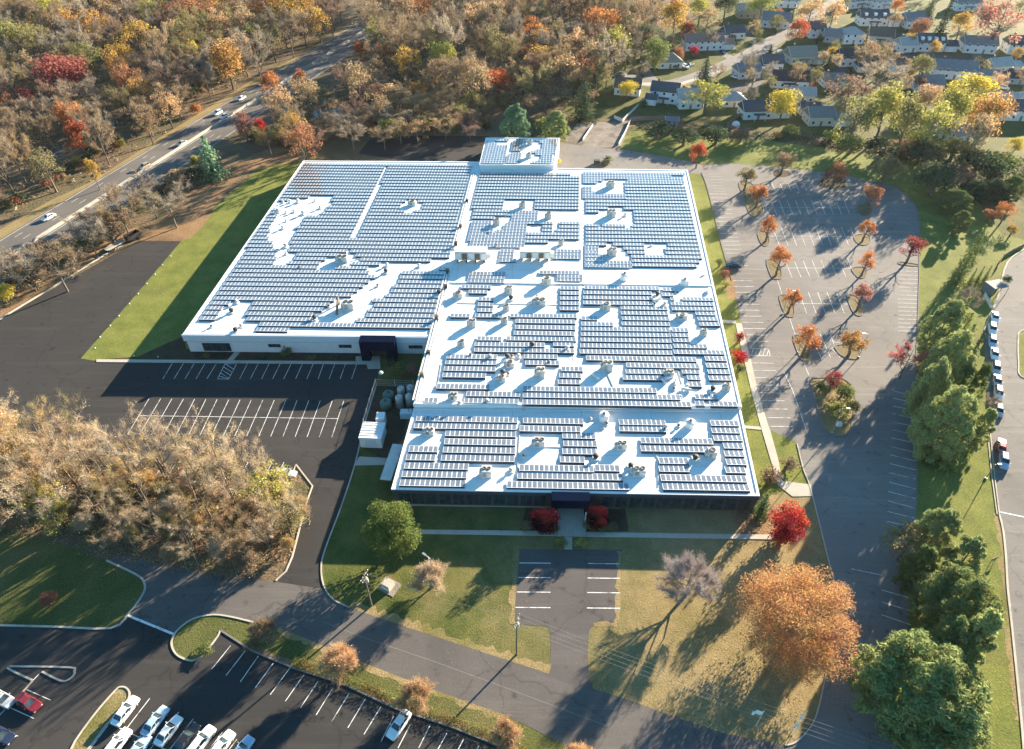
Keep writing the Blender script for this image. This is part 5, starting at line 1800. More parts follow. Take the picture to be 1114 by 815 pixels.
base_at(469, 640, 5.6, 8, 'puff_b', 'btan', 'low bare tan tree beside a light pole on the front lawn')
GS = 'round ornamental trees on the strip between street and lot'
for k, (px, py, w, col, lab) in enumerate(((291, 700, 5.8, 'bbrown', 'dark brown bare round tree on the strip, next to the kerbed island'), (373, 733, 7, 'tanor', 'orange-based round tree on the strip, second from the island'), (454, 768, 6, 'tanor', 'orange-based round tree on the strip behind the white parked car'), (551, 808, 5.6, 'tanor', 'orange-based round tree on the strip past the white parked car'), (627, 835, 5.2, 'tanor', 'half-hidden round tan tree at the bottom end of the strip'))):
    base_at(px, py, w * .95, w * 1.15, 'puff_a' if k % 2 else 'puff_b', col, lab, GS)
crown_at(52, 652, 24, 'puff_a', (.42, .19, .12), 'small orange bare shrub on the striped lawn')
sh = [  # shrubs around the building
    (314, 386, 2.4, 3.4, 'ever', 'round dark shrub in the bed along the left wing'), (437, 408, 3.4, 5, 'ever', 'dark shrub right of the left wing entrance'), (446, 408, 3.2, 4.2, 'pink', 'pinkish shrub by the inner corner of the wings'),
    (426, 399, 2.2, 3, 'dark', 'dark shrub beside the left wing entrance step'), (575, 575, 1.5, 3, 'bolive', 'pale low shrub left of the dark crimson tree'), (602, 576, 1.5, 2.6, 'bolive', 'pale low shrub between the dark crimson tree and entrance walk'),
    (641, 575, 1.5, 2.8, 'bolive', 'pale low shrub on the right of the entrance walk'), (654, 576, 1.4, 3, 'bolive', 'low shrub under the smaller crimson tree, middle one'), (665, 575, 1.4, 2.6, 'bolive', 'low shrub under the smaller crimson tree, outer one'), (610, 594, 1.6, 2.8, 'lime', 'small round shrub left of the short walk to the car park'), (631, 594, 1.6, 2.8, 'ygreen', 'small yellowish shrub right of the short walk to the car park'),
    (441, 485, 1.6, 2.6, 'gold', 'golden grass clump behind the grey canopy'), (838, 524, 3.4, 4.6, 'brown', 'dark brown shrub beside the corner evergreen'), (782, 290, 2.4, 3.2, 'ever', 'dark shrub behind the dark parked car, at the building'), (787, 302, 2.4, 3, 'rust', 'rust shrub beside the dark parked car'), (790, 312, 1.8, 2.8, 'lime', 'pale green shrub in front of the rust shrub'),
    (804, 372, 2.8, 3.6, 'crimson', 'round red shrub behind the red bush by the hatched bay'), (802, 393, 3.2, 5, 'red', 'spreading red bush at the building opposite the hatched bay'), (805, 403, 1.6, 2.6, 'dark', 'dark low shrub in front of the spreading red bush'), (225, 388, .8, 2.2, 'ever', 'low green shrub at the left wing storefront, outer'), (240, 388, .8, 2.2, 'dark', 'low dark shrub at the left wing storefront, inner'),
    (340, 390, .9, 2.2, 'ever', 'low shrub in the bed right of the round dark shrub'), (365, 390.5, .9, 2.2, 'dark', 'low dark shrub in the bed near the left wing entrance'), (285, 389, .8, 2.4, 'dark', 'low dark shrub in the bed left of the round shrub'), (856, 508, 2.6, 4, 'bbrown', 'bare brown shrub on the triangular lawn at the lot kerb'), (225, 709, 1.2, 3.2, 'ever', 'low green shrub inside the kerbed island'),
    (662, 176, 2.2, 3.6, 'ever', 'dark green shrub behind the roof beside dark bins'), (606, 179, 2.4, 3.4, 'yellow', 'bright yellow-green shrub beside the raised annex'), (658, 180, 1.4, 4.5, 'olive', 'low olive shrub patch behind the roof'), (1095, 372, .1 + 2, 3, 'ever', 'unused')][:-1]
for k, (px, py, h, w, col, lab) in enumerate(sh):
    base_at(px, py, h, w, 'shrub_%d' % (k % 3), col, lab)
# evergreens along the right
GE = 'evergreens between the large lot and the side road'
for px, py, w, key, col, lab in (
        (1019, 352, 40, 'pine_b', 'pine', 'rearmost pale green pine of the belt by the edge stalls'), (1027, 390, 46, 'pine_a', 'pine', 'pale green pine in the middle of the belt, behind the bare red tree'), (1022, 452, 56, 'pine_a', 'pine', 'front pale green pine of the belt at the edge stalls'),
        (1050, 362, 27, 'spruce_c', 'ever', 'dark spruce in the belt beside the rearmost pale pine'), (1061, 385, 30, 'spruce_a', 'dark', 'dark spruce of the belt near the line of parked cars'), (1050, 408, 32, 'spruce_c', 'ever', 'dark spruce between the two front pale pines'), (1048, 432, 28, 'spruce_b', 'ever', 'narrow dark spruce behind the front of the belt'),
        (1069, 412, 26, 'pine_c', 'ever', 'dark pine right beside the middle parked cars'), (1074, 462, 30, 'pine_c', 'pine', 'rounded pine at the front end of the belt by the road'), (1050, 480, 32, 'spruce_c', 'ever', 'drooping dark spruce at the front end of the belt'), (1036, 345, 22, 'spruce_b', 'ever', 'slim spruce at the rear of the belt'),
        (1023, 573, 44, 'pine_b', 'pine', 'pale pine at the rear of the lower evergreen clump'), (1048, 655, 84, 'pine_a', 'pine2', 'big round pine of the lower clump beside the grass verge'), (1012, 745, 132, 'pine_a', 'pine2', 'largest pine, filling the lower right corner'), (1052, 605, 44, 'pine_c', 'pine', 'feathery pale pine at the verge above the big round pine'),
        (1008, 420, 40, 'pine_b', 'pine', 'pale pine at the kerb behind the front pale one'), (1036, 412, 34, 'pine_c', 'ever', 'dark pine wedged between the two largest pale pines'), (1046, 458, 32, 'spruce_c', 'ever', 'broad dark spruce right behind the front pale one'), (1064, 438, 26, 'spruce_a', 'ever', 'dark spruce beside the front parked cars'), (1040, 375, 30, 'spruce_c', 'ever', 'dark broad spruce behind the middle pale pine'), (1003, 612, 36, 'pine_c', 'ever', 'dark pine under the sparse olive tree'), (1035, 700, 60, 'pine_b', 'pine2', 'green pine between the big round and the largest ones'), (1065, 690, 40, 'pine_c', 'pine', 'pale pine on the verge side of the lower clump')):
    belt = py < 500
    crown_at(px + (9 if belt and px < 1045 else -3 if belt else 0), py, w * ((1.06 if px < 1045 else .88) if belt else 1.08), key, col, lab, group=GE, h={132: 19, 84: 17, 56: 21, 46: 21, 40: 20, 44: 15, 60: 16}.get(w, 14))
crown_at(988, 592, 58, 'leaf_thin2', 'bolive', 'sparse olive tree leaning over the drive beside the lower pines', h=9)
crown_at(990, 388, 36, 'bare_e', (.36, .14, .13), 'bare reddish tree at the edge stalls in front of pale pines')
crown_at(1080, 438, 20, 'bare_c', 'bgrey', 'bare grey tree by the last of the parked cars')
crown_at(1095, 230, 26, 'leaf_thin', 'orange', 'orange tree on the slope above the road bend', ratio=1.0)
crown_at(1102, 250, 14, 'bush_b', 'gold', 'golden bush below the orange tree on the slope')
crown_at(1094, 306, 12, 'leaf_d', 'dark', 'small dark tree beside the grey hut', ratio=1.6)
for k, (px, py, w, key, col, lab) in enumerate(((1040, 216, 40, 'pine_b', 'ever', 'spreading dark pine left of the slope orange tree'), (1062, 205, 34, 'pine_c', 'dark', 'dark pine behind the slope orange tree'), (1048, 238, 26, 'pine_c', 'ever', 'dark pine at the head of the long lawn shadow'), (1085, 205, 34, 'pine_b', 'dark', 'dark pine on the bank above the road bend'),
                                                (1065, 262, 18, 'spruce_b', 'ever', 'slim spruce on the lawn above the grey hut'), (1052, 285, 20, 'spruce_b', 'ever', 'slim spruce casting shade on the lawn by the hut'), (1020, 192, 46, 'bush_a', 'dark', 'dark thicket at the rear corner of the lawn'), (1104, 200, 30, 'pine_c', 'ever', 'dark pine at the edge of the bank'), (1078, 232, 18, 'bush_b', 'rust', 'rust bush among dark pines on the bank'),
                                                (1059, 300, 9, 'spruce_b', 'ever', 'first of three clipped evergreens behind the grey hut'), (1067, 298, 9, 'spruce_b', 'ever', 'second of three clipped evergreens behind the grey hut'), (1075, 297, 9, 'spruce_b', 'ever', 'third of three clipped evergreens behind the grey hut'), (1055, 325, 26, 'bare_c', 'bgrey', 'bare grey bush beside the grey hut'), (1052, 345, 18, 'bush_a', 'lime', 'lime bush at the tip of the evergreen belt'))):
    crown_at(px, py, w, key, col, lab, h=8 if py < 245 and 'pine' in key else None)
# hedgerow and yard trees of the neighbourhood
GN = None
for px, py, w, key, col, lab, rt in (
        (853, 113, 42, 'leaf_a', 'yellow', 'rounded yellow tree in front of the dark-roofed houses', 1.0), (868, 33, 28, 'leaf_b', (.42, .12, .06), 'tall orange-red tree beside a white gable', 1.25), (903, 64, 16, 'spruce_a', 'dark', 'dark spruce between the tan and the black roofs', 1.7), (768, 74, 26, 'spruce_c', 'dark', 'broad dark spruce at the near end of the street', 1.2),
        (748, 33, 22, 'leaf_d', 'crimson', 'crimson tree behind the long reddish roof', 1.2), (755, 55, 15, 'leaf_a', (.42, .03, .05), 'small vivid red tree in front of the long reddish roof', .9), (683, 97, 25, 'leaf_c', 'yellow', 'small yellow tree in front of the brown-roofed house', .95), (770, 102, 58, 'leaf_thin', 'ygreen', 'wide thin olive-gold tree hiding a white house', .75), (712, 69, 16, 'leaf_a', 'lime', 'light green tree beside the tan hip roof', 1.1),
        (664, 58, 30, 'bare_c', 'bbrown', 'bare brown tree with clear trunk by the first gravel lane', 1.25), (822, 76, 34, 'bare_a', 'bgrey', 'bare grey tree standing before the street bend', 1.4), (882, 14, 36, 'leaf_thin2', 'tanor', 'tan-orange tree at the rear beside the orange-red one', 1.2), (908, 12, 26, 'leaf_thin', 'tanor', 'second tan-orange tree at the rear', 1.4), (925, 98, 58, 'leaf_thin', 'mauve', 'large mauve-brown tree behind the hedgerow', .9),
        (950, 62, 40, 'bare_e', 'bbrown', 'bare brown tree before the brown roof', 1.2), (962, 85, 46, 'bare_d', 'bgrey', 'bare grey tree between mauve and gold trees', 1.0), (1003, 72, 30, 'leaf_b', 'olive', 'olive tree with golden foot behind the hedgerow', 1.2), (988, 82, 16, 'leaf_d', 'gold', 'small golden tree next to the olive one', 1.2), (1002, 30, 26, 'leaf_c', 'rust', 'dark rust tree between grey and white roofs', 1.0),
        (1047, 25, 26, 'leaf_b', 'gold', 'golden tree right of the tall dark spruce', 1.25), (1028, 22, 26, 'spruce_b', 'dark', 'tall dark spruce in the rear yards', 2.0), (1012, 10, 22, 'spruce_c', 'dark', 'dark broad evergreen at the rear edge', 1.4), (1088, 22, 60, 'leaf_thin', 'pink', 'large pinkish-red tree at the rear corner', .95), (976, 6, 18, 'leaf_a', 'orange', 'orange-tan tree at the rear edge', 1.1),
        (1058, 98, 54, 'leaf_a', 'yellow', 'brightest yellow tree, behind the long white roof', .85), (1012, 106, 40, 'leaf_c', 'tanor', 'orange-brown tree left of the brightest yellow one', .8), (1036, 125, 46, 'leaf_b', 'ygreen', 'yellow-green tree in front of the brightest yellow one', 1.0), (932, 130, 44, 'leaf_thin', 'olive', 'olive-green tree at the left of the hedgerow', 1.0), (962, 124, 44, 'leaf_b', 'ygreen', 'yellow-green tree in the hedgerow middle', 1.0),
        (986, 136, 40, 'leaf_b', 'olive', 'olive tree in the hedgerow right of middle', 1.1), (1012, 142, 40, 'leaf_thin2', 'ygreen', 'thin yellow-green tree in the hedgerow', 1.1), (1072, 132, 44, 'leaf_c', 'amber', 'olive-orange tree at the right of the hedgerow', .9), (1062, 150, 32, 'leaf_thin', 'tan', 'tan tree below the olive-orange one', 1.0), (1086, 88, 22, 'bare_d', 'tanor', 'small orange tree beside the long white roof', 1.1),
        (1106, 158, 24, 'leaf_a', 'yellow', 'yellow tree at the frame edge above dark bushes', 1.0), (838, 56, 14, 'spruce_a', 'dark', 'small dark spruce at the street bend', 1.3), (846, 24, 22, 'leaf_thin', 'olive', 'olive tree over the grey gable', 1.0), (770, 20, 30, 'leaf_thin2', 'tan', 'tan tree at the rear of the first street', 1.1), (762, 10, 28, 'leaf_b', 'ygreen', 'yellow-green tree at the rear of the first street', 1.2),
        (735, 18, 36, 'leaf_b', 'gold', 'tall gold tree at the edge of the wood', 1.3), (830, 4, 40, 'leaf_c', 'lime', 'lime tree at the rear edge', .8), (790, 5, 34, 'leaf_c', 'dark', 'dark tree at the rear edge of the first street', .9), (815, 104, 20, 'bare_b', 'bgrey', 'bare grey tree before the pale low roofs', 1.4), (872, 72, 24, 'bush_b', 'olive', 'olive bush in front of the tan-roofed house', .7), (1068, 70, 26, 'bush_b', 'bolive', 'bare olive bush by the rear street', .9), (1100, 66, 12, 'bush_a', 'ever', 'round green bush before the corner house', 1.0), (886, 92, 10, 'bush_a', 'orange', 'small orange bush behind the black roof', .9), (893, 43, 10, 'bush_a', 'dark', 'round dark bush before the white gable', 1.0)):
    hedge_tall = 118 < py < 155 and px > 915
    crown_at(px, py, w * (.95 if hedge_tall else .9), key, col, lab, ratio=rt, h=23 if hedge_tall else None, zf=.5 if hedge_tall else .58)
for k, (px, py, w, col, lab) in enumerate(((862, 141, 22, 'lime', 'lime bush at the foot of the yellow tree'), (845, 146, 14, 'gold', 'golden bush at the field edge under the yellow tree'), (905, 146, 20, 'lime', 'lime bush at the left end of the hedgerow'), (1040, 160, 34, 'olive', 'olive thicket at the hedgerow foot'), (1010, 166, 40, 'dark', 'dark thicket at the hedgerow foot, middle'), (1065, 176, 46, 'dark', 'dark thicket at the hedgerow foot, right'), (960, 160, 34, 'dark', 'dark thicket at the hedgerow foot, left'), (928, 155, 30, 'ever', 'dark green thicket under the olive-green tree'), (1090, 176, 36, 'ever', 'dark green thicket below the edge yellow tree'), (985, 158, 26, 'brown', 'brown thicket in the hedgerow'), (745, 148, 34, 'dark', 'dark low thicket behind the field, left'), (780, 146, 36, 'dark', 'dark low thicket behind the field, beside the white dome'), (715, 140, 36, 'dark', 'dark low thicket behind the field below the shed'), (806, 147, 26, 'brown', 'brown low thicket right of the white dome'), (1040, 190, 40, 'brown', 'brown scrub on the bank'), (1000, 150, 30, 'ever', 'green thicket in the hedgerow'))):
    crown_at(px, py, w * (1.15 if px > 890 else 1), 'bush_a' if k % 2 else 'bush_b', col, lab, ratio=.62 if px > 890 else .55)
# smaller trees and bushes of the yards, filling between the houses
YARD = [(640, 60), (690, 38), (740, 8), (820, -25), (1120, -25), (1120, 95), (1095, 140), (1000, 130), (905, 120), (850, 126), (780, 128), (700, 122), (655, 110)]
NICKS_H = [((763, 44), 'long reddish roof'), ((683, 92), 'brown-roofed house'), ((723, 98), 'dark-roofed house with front extension'), ((822, 116), 'house left of the round yellow tree'), ((870, 56), 'cream house with tan roof'), ((858, 82), 'long black roof'), ((925, 36), 'white house with pale hip roof'), ((925, 60), 'black roof behind the mauve tree'), ((890, 122), 'cream house at the field edge'), ((815, 9), 'tan-grey rear house'), ((843, 18), 'blue-grey gabled house'), ((948, 16), 'dormered rear house'), ((993, 18), 'blue-grey roof'), ((957, 36), 'brown roof'), ((1009, 44), 'wide-dormer house'), ((1063, 46), 'grey-roofed house by the pinkish tree'), ((1036, 72), 'long grey roof behind the yellow tree'), ((1106, 117), 'house right of the hedgerow'), ((797, 104), 'low pale roof'), ((838, 65), 'gabled house at the street bend')]
yard, ypos = [], []
tries = 0
while len(yard) < 74 and tries < 6000:
    tries += 1
    px, py = trng.uniform(645, 1118), trng.uniform(-15, 132)
    if not inside(px, py, YARD) or any(abs(px - a) < 11 and abs(py + 3 - b) < 7 for (a, b), _ in NICKS_H):
        continue
    if abs(py - (92 - (px - 745) * .44)) < 7 and 740 < px < 870:
        continue
    b = g(px, py)
    if any((b - q).length < 7 for q in ypos):
        continue
    ypos.append(b)
    key, col, h, w = pick([(('bare_a', 'bgrey', 10, 7), 3), (('bare_d', 'bbrown', 11, 7.5), 3), (('leaf_thin', 'tan', 9, 7), 2), (('leaf_thin2', 'olive', 9, 6.5), 2), (('spruce_a', 'dark', 8, 4), 1.6), (('bush_a', 'ever', 2.4, 4), 2.2), (('leaf_c', 'rust', 7, 6), 1.2), (('bush_b', 'olive', 2.6, 4.4), 1.6), (('leaf_a', 'gold', 7, 5.5), .8)])
    f = trng.uniform(.8, 1.25)
    yard.append((proj(b), b, key, h * f, w * f, col))
_n, NICK = NICK, NICKS_H
for (_, b, key, h, w, col), lab in rel_labels(yard, 'tree'):
    tree(key, b, h, w, col, lab.replace(' tree ', ' yard bush ' if 'bush' in key else ' yard tree ', 1), 'yard trees and bushes among the houses')
NICK = _n
# lone trees at the left
for px, py, w, key, col, lab, rt in ((226, 168, 36, 'spruce_c', 'bluepine', 'bright green pine between highway and left wing', 1.3), (560, 131, 34, 'pine_b', 'bluepine', 'bluish green pine behind the raised annex', 1.35), (604, 135, 34, 'pine_b', 'pine', 'lighter green pine right of the bluish one', 1.2), (636, 104, 30, 'spruce_c', 'dark', 'very dark spruce at the gravel yard', 1.5), (590, 133, 18, 'bush_b', 'lime', 'lime bush between the two green pines', 1.2),
                                     (5, 318, 24, 'leaf_a', 'yellow', 'yellow tree beside the black lot at the frame edge', 1.1), (74, 262, 16, 'leaf_thin', 'gold', 'narrow golden tree between road barrier and black lot', 1.6), (88, 262, 24, 'bush_b', 'ever', 'dark green bush next to the narrow golden tree', .9), (183, 222, 44, 'bare_a', 'bgrey', 'bare tree alone on the brown leaf bank', 1.1), (60, 290, 50, 'bare_b', 'bbrown', 'bare brown tree at the middle of the lot wall', 1.1),
                                     (95, 255, 46, 'bare_c', 'bgrey', 'bare grey tree by the flatbed trailer', 1.1), (130, 230, 50, 'bare_d', 'bbrown', 'bare brown tree behind the flatbed trailer', 1.0), (25, 290, 48, 'bare_d', 'bgrey', 'bare grey tree behind the edge yellow tree', 1.1), (150, 205, 40, 'bare_a', 'bgrey', 'bare grey tree halfway along the near highway lane', 1.0), (118, 250, 36, 'bush_b', 'bbrown', 'brown thicket beside the trailer', .8), (50, 270, 40, 'bush_b', 'bbrown', 'brown thicket behind the lot wall', .8),
                                     (190, 192, 36, 'bush_b', 'bbrown', 'brown thicket under the green pine', .7), (212, 190, 26, 'bush_a', 'dark', 'dark bush at the foot of the green pine', .8), (35, 305, 30, 'bush_b', 'bbrown', 'brown thicket near the edge yellow tree', .7), (165, 222, 30, 'bare_e', 'bolive', 'thin olive sapling beside the leaf bank', 1.0), (10, 290, 40, 'bare_c', 'bbrown', 'bare brown tree at the frame edge by the barrier', 1.1), (100, 236, 30, 'bare_b', 'bbrown', 'bare brown tree leaning on the barrier side', 1.2)):
    crown_at(px, py, w, key, col, lab, ratio=rt, nick=lab if 'pine' in key or 'spruce' in key else None)

# ---- the wood: coloured trees first, plain ones in the gaps -------------------------------
WOOD = [  # px, py, width px, prototype, colour, label
    (45, 10, 40, 'leaf_a', 'ygreen', 'yellow-green tree in the rear corner of the wood'), (18, 42, 42, 'leaf_c', 'olive', 'olive round tree at the frame edge in the wood'), (4, 6, 26, 'leaf_a', 'yellow', 'yellow tree at the far corner of the wood'), (68, 80, 54, 'leaf_c', (.30, .095, .085), 'big pinkish crimson tree above the highway'),
    (130, 62, 27, 'leaf_a', 'gold', 'golden tree among brown ones, middle of the wood'), (104, 26, 36, 'leaf_thin', 'amber', 'amber-brown tree in the rear of the wood'), (148, 40, 40, 'leaf_thin', 'gold', 'thin gold tree behind the middle golden one'), (208, 58, 22, 'leaf_d', 'yellow', 'bright yellow tree near the highway'), (246, 66, 34, 'leaf_b', 'amber', 'amber-orange tall tree at the highway edge'),
    (210, 15, 50, 'leaf_c', 'rust', 'rust-red broad tree in the rear of the wood'), (234, 8, 28, 'leaf_thin', 'gold', 'gold tree right of the rust-red broad one'), (22, 70, 28, 'leaf_thin', 'tan', 'tan-gold tree left of the big crimson one'), (77, 127, 30, 'leaf_a', 'orange', 'orange tree below the big crimson one'), (84, 148, 26, 'leaf_d', (.40, .12, .06), 'orange-red tree above the highway verge'),
    (28, 106, 24, 'leaf_thin', 'crimson', 'thin dark red tree left of the orange one'), (100, 186, 14, 'leaf_d', 'gold', 'small golden tree on the highway verge'), (180, 115, 28, 'leaf_thin2', 'tanor', 'tan-orange thin tree at the verge'), (213, 117, 13, 'bush_a', 'orange', 'small orange bush at the verge'), (115, 4, 26, 'leaf_a', 'crimson', 'crimson tree at the rear edge of the wood'),
    (166, 12, 30, 'leaf_thin', 'ygreen', 'thin yellow-green tree at the rear edge'), (275, 54, 16, 'leaf_d', 'orange', 'slim orange tree close to the highway end'), (313, 14, 42, 'leaf_b', 'gold', 'tall gold tree beyond the highway end'), (290, 4, 34, 'leaf_thin', 'orange', 'orange thin tree at the rear above the highway'), (278, 36, 26, 'leaf_thin', 'olive', 'olive thin tree beyond the highway'),
    (295, 92, 22, 'leaf_d', 'orange', 'orange-topped tree on the near side of the highway'), (326, 88, 16, 'leaf_d', 'orange', 'slim orange tree on the near side of the highway'), (303, 112, 32, 'leaf_thin2', 'tanor', 'tan-orange tree below the orange-topped one'), (316, 138, 30, 'leaf_thin', 'gold', 'gold-brown tree above the shaded lawn'), (392, 58, 20, 'leaf_d', (.44, .14, .06), 'small orange-red tree in the near wood'), (398, 86, 46, 'leaf_thin2', 'tanor', 'tan-orange spreading tree in the near wood'),
    (428, 102, 40, 'leaf_thin', 'tanor', 'pale orange tree in the near wood, middle'), (482, 60, 32, 'leaf_a', 'ygreen', 'yellow-green tree alone in dark woods'), (543, 90, 36, 'leaf_c', (.46, .13, .06), 'vivid orange-red tree behind the annex'), (470, 84, 24, 'leaf_thin2', 'tan', 'tan narrow tree below the yellow-green one'), (654, 26, 44, 'leaf_c', 'orange', 'large orange tree at the rear right of the wood'), (590, 62, 32, 'leaf_thin', 'gold', 'gold-topped tree behind the green pines'),
    (612, 78, 40, 'leaf_thin', 'tanor', 'rust-tan broad tree behind the dark spruce'), (668, 50, 36, 'leaf_b', 'ygreen', 'yellow-green tree below the large orange one'), (520, 14, 30, 'leaf_thin', 'tanor', 'tan-orange tree at the rear middle of the wood'), (456, 8, 26, 'leaf_thin', 'orange', 'thin orange tree at the rear middle of the wood'), (408, 20, 36, 'leaf_thin2', 'tan', 'tan tree at the rear near the highway end'), (283, 142, 14, 'leaf_d', 'red', 'small red tree by the near highway lane'),
    (264, 132, 22, 'leaf_thin', 'pink', 'pinkish red tree by the near highway lane'), (576, 30, 26, 'leaf_thin', 'orange', 'thin orange tree in the rear right wood'), (448, 112, 26, 'leaf_thin2', 'tan', 'tan tree near the service yard'), (330, 100, 30, 'leaf_thin2', 'tan', 'tan thin tree between the orange ones and the road end'), (500, 120, 24, 'bush_a', 'ygreen', 'yellow-green bush behind the service yard'), (424, 136, 26, 'bush_a', 'lime', 'lime bush at the service yard edge'), (700, 40, 30, 'leaf_c', 'dark', 'dark green tree at the wood edge by the houses'), (715, 55, 26, 'leaf_c', 'ever', 'dark tree beside the tan hip-roofed house'), (702, 12, 32, 'leaf_thin', 'brown', 'brown tree in the rear right corner of the wood'), (685, 30, 28, 'leaf_thin2', 'tan', 'tan tree between the orange tree and the houses')]
wood_pos = []
for px, py, w, key, col, lab in WOOD:
    wm = w * mpp(px, py, 5)
    o = crown_at(px, py, w * 1.12, key, col, lab, nick=lab, h=None if 'bush' in key else min(12 if py > 80 and 380 < px < 560 else 21, max(wm * PROTO[key][1] / PROTO[key][2], wm * .6 + 9)), zf=.60)
    wood_pos.append((o.location.copy(), wm))
F1 = [(-40, 300), (-60, -60), (340, -60), (370, 6), (328, 33), (262, 67), (178, 121), (95, 176), (38, 211), (0, 232)]
F2 = [(400, 40), (400, -60), (720, -60), (722, 14), (690, 58), (652, 78), (640, 118), (622, 118), (540, 112), (530, 142), (395, 147), (330, 156), (275, 150), (298, 128), (345, 96), (392, 62)]
plain_keys = [('bare_a', 3), ('bare_b', 3), ('bare_c', 3), ('bare_d', 3), ('bare_e', 3), ('leaf_thin', 2.1), ('leaf_thin2', 2.1)]
plain_cols = {'bare': [('bgrey', 3), ('bbrown', 4), ('bolive', 2), ('tan', 1.2), ('mauve', 1.4)], 'leaf': [('brown', 3), ('tan', 2.6), ('olive', 2.2), ('rust', 1.6), ('bolive', 1.6), ('amber', 1.3), ('tanor', 1.6), ('gold', .5)]}


plain = []
for poly, lim in ((F1, 215), (F2, 200)):
    placed = 0
    tries = 0
    while placed < lim and tries < 20000:
        tries += 1
        px, py = trng.uniform(-40, 725), trng.triangular(-45, 250, -20 if poly is F1 else 20)
        if not inside(px, py, poly):
            continue
        far = max(0.0, min(1.0, (130 - py) / 130))
        w = trng.uniform(9.5, 13) + 3 * far
        v_ = trng.random()
        h = w * trng.uniform(1.3, 1.65) * (1.2 if v_ < .15 else .7 if v_ > .78 else 1.0)
        w *= .75 if v_ > .78 else 1.0
        if poly is F2 and py > 88 and px > 330:
            h = min(h, trng.uniform(8.5, 11.5))
            w = min(w, 11)
        b = g(px, py, h * .58)
        b.z = 0
        if any((b - q).length < (w + d) * .30 for q, d in wood_pos):
            continue
        wood_pos.append((b, w))
        key = pick(plain_keys)
        col = pick(plain_cols[key.split('_')[0]])
        plain.append(((px, py), b, key, h, w, col))
        placed += 1


for (_, b, key, h, w, col), lab in rel_labels(plain, 'tree'):
    tree(key, b, h, w, col, lab, 'plain bare and brown trees of the wood')

# low bushes along the verge and the edge of the wood
vr = random.Random(23)
EDGE = []
for line, n_, nm in (([(0, 236), (40, 214), (97, 184), (150, 152), (180, 131), (225, 103), (265, 79)], 46, 'along the highway verge'), ([(262, 150), (290, 160), (330, 160), (395, 149), (450, 146), (535, 143)], 52, 'at the wood edge behind'), ([(0, 322), (40, 296), (90, 266), (140, 233), (190, 203), (225, 186)], 22, 'between highway and black lot')):
    for k in range(n_):
        q = vr.random() * (len(line) - 1)
        i = int(q)
        x, y = lerp(line[i], line[i + 1], q - i)
        EDGE.append((x + vr.uniform(-4, 4), y - vr.uniform(0, 9), nm))
seen_n = {}
for x, y, nm in sorted(EDGE):
    key, col = vr.choice([('scrub_0', 'bbrown'), ('scrub_1', 'bolive'), ('bush_b', 'brown'), ('bush_a', 'olive'), ('scrub_1', 'tan'), ('bush_b', 'dark'), ('scrub_0', 'bgrey'), ('scrub_1', 'ygreen'), ('bush_b', 'rust'), ('scrub_1', 'amber')])
    h = vr.uniform(2.4, 5) * (1.25 if 'behind' in nm else 1)
    seen_n[(col, nm)] = seen_n.get((col, nm), 0) + 1
    kk = ordinal(seen_n[(col, nm)])
    o = tree(key, g(x, y), h, h * vr.uniform(1, 1.4), col, f"{LOOK[col]} bush {nm}, {kk} from left", 'bushes along the edges of the wood')

# the small wood at the left front: tall pale trees
F4 = [(-30, 470), (20, 478), (60, 492), (130, 502), (200, 508), (262, 522), (300, 536), (331, 556), (320, 600), (290, 622), (230, 622), (150, 606), (120, 600), (40, 580), (-40, 575)]
NICK4 = []
for px, py, hgt, w, key, col, lab in ((150, 532, 17, 10, 'tall_0', 'bgrey', 'tall bare tree leaning clear over the striped lot, leftmost of a pair'), (183, 520, 16, 10, 'tall_1', 'bgrey', 'tall bare tree over the striped lot, right one of a pair'), (10, 492, 13, 9, 'leaf_thin', 'tanor', 'orange-tan tree at the frame edge by the black lot'), (25, 520, 13, 9.5, 'leaf_thin2', 'gold', 'golden tree at the frame edge in the small wood'),
                                      (50, 560, 9, 8, 'leaf_thin', (.40, .33, .07), 'yellow-green tree on the lawn side of the small wood'), (70, 575, 7, 7, 'leaf_thin', 'ygreen', 'low yellow tree where the striped lawn begins'), (300, 545, 10, 9.5, 'leaf_thin2', 'ygreen', 'yellow-green tree at the tip of the small wood by the drive'), (318, 575, 8, 8, 'leaf_thin', 'bolive', 'olive tree at the drive kerb'), (285, 590, 10, 9, 'tall_2', 'tan', 'rust-tan tree at the drive side of the small wood'), (75, 506, 14, 10, 'tall_1', 'tanor', 'pinkish tan tree near the black lot corner'), (98, 515, 15, 10, 'tall_2', 'btan', 'dense tan tree left of the leaning pair'), (235, 545, 14, 9.5, 'tall_0', 'btan', 'pale bare tree over the half-hidden stalls')):
    base_at(px, py, hgt, w, key, col, lab)
    NICK4.append((proj(g(px, py) + Vector((0, 0, hgt * .5))), lab.split(' over ')[0] if len(lab.split()) > 10 else lab))
NICK_ALL, NICK = NICK, NICK4
plain4, pos4 = [], []
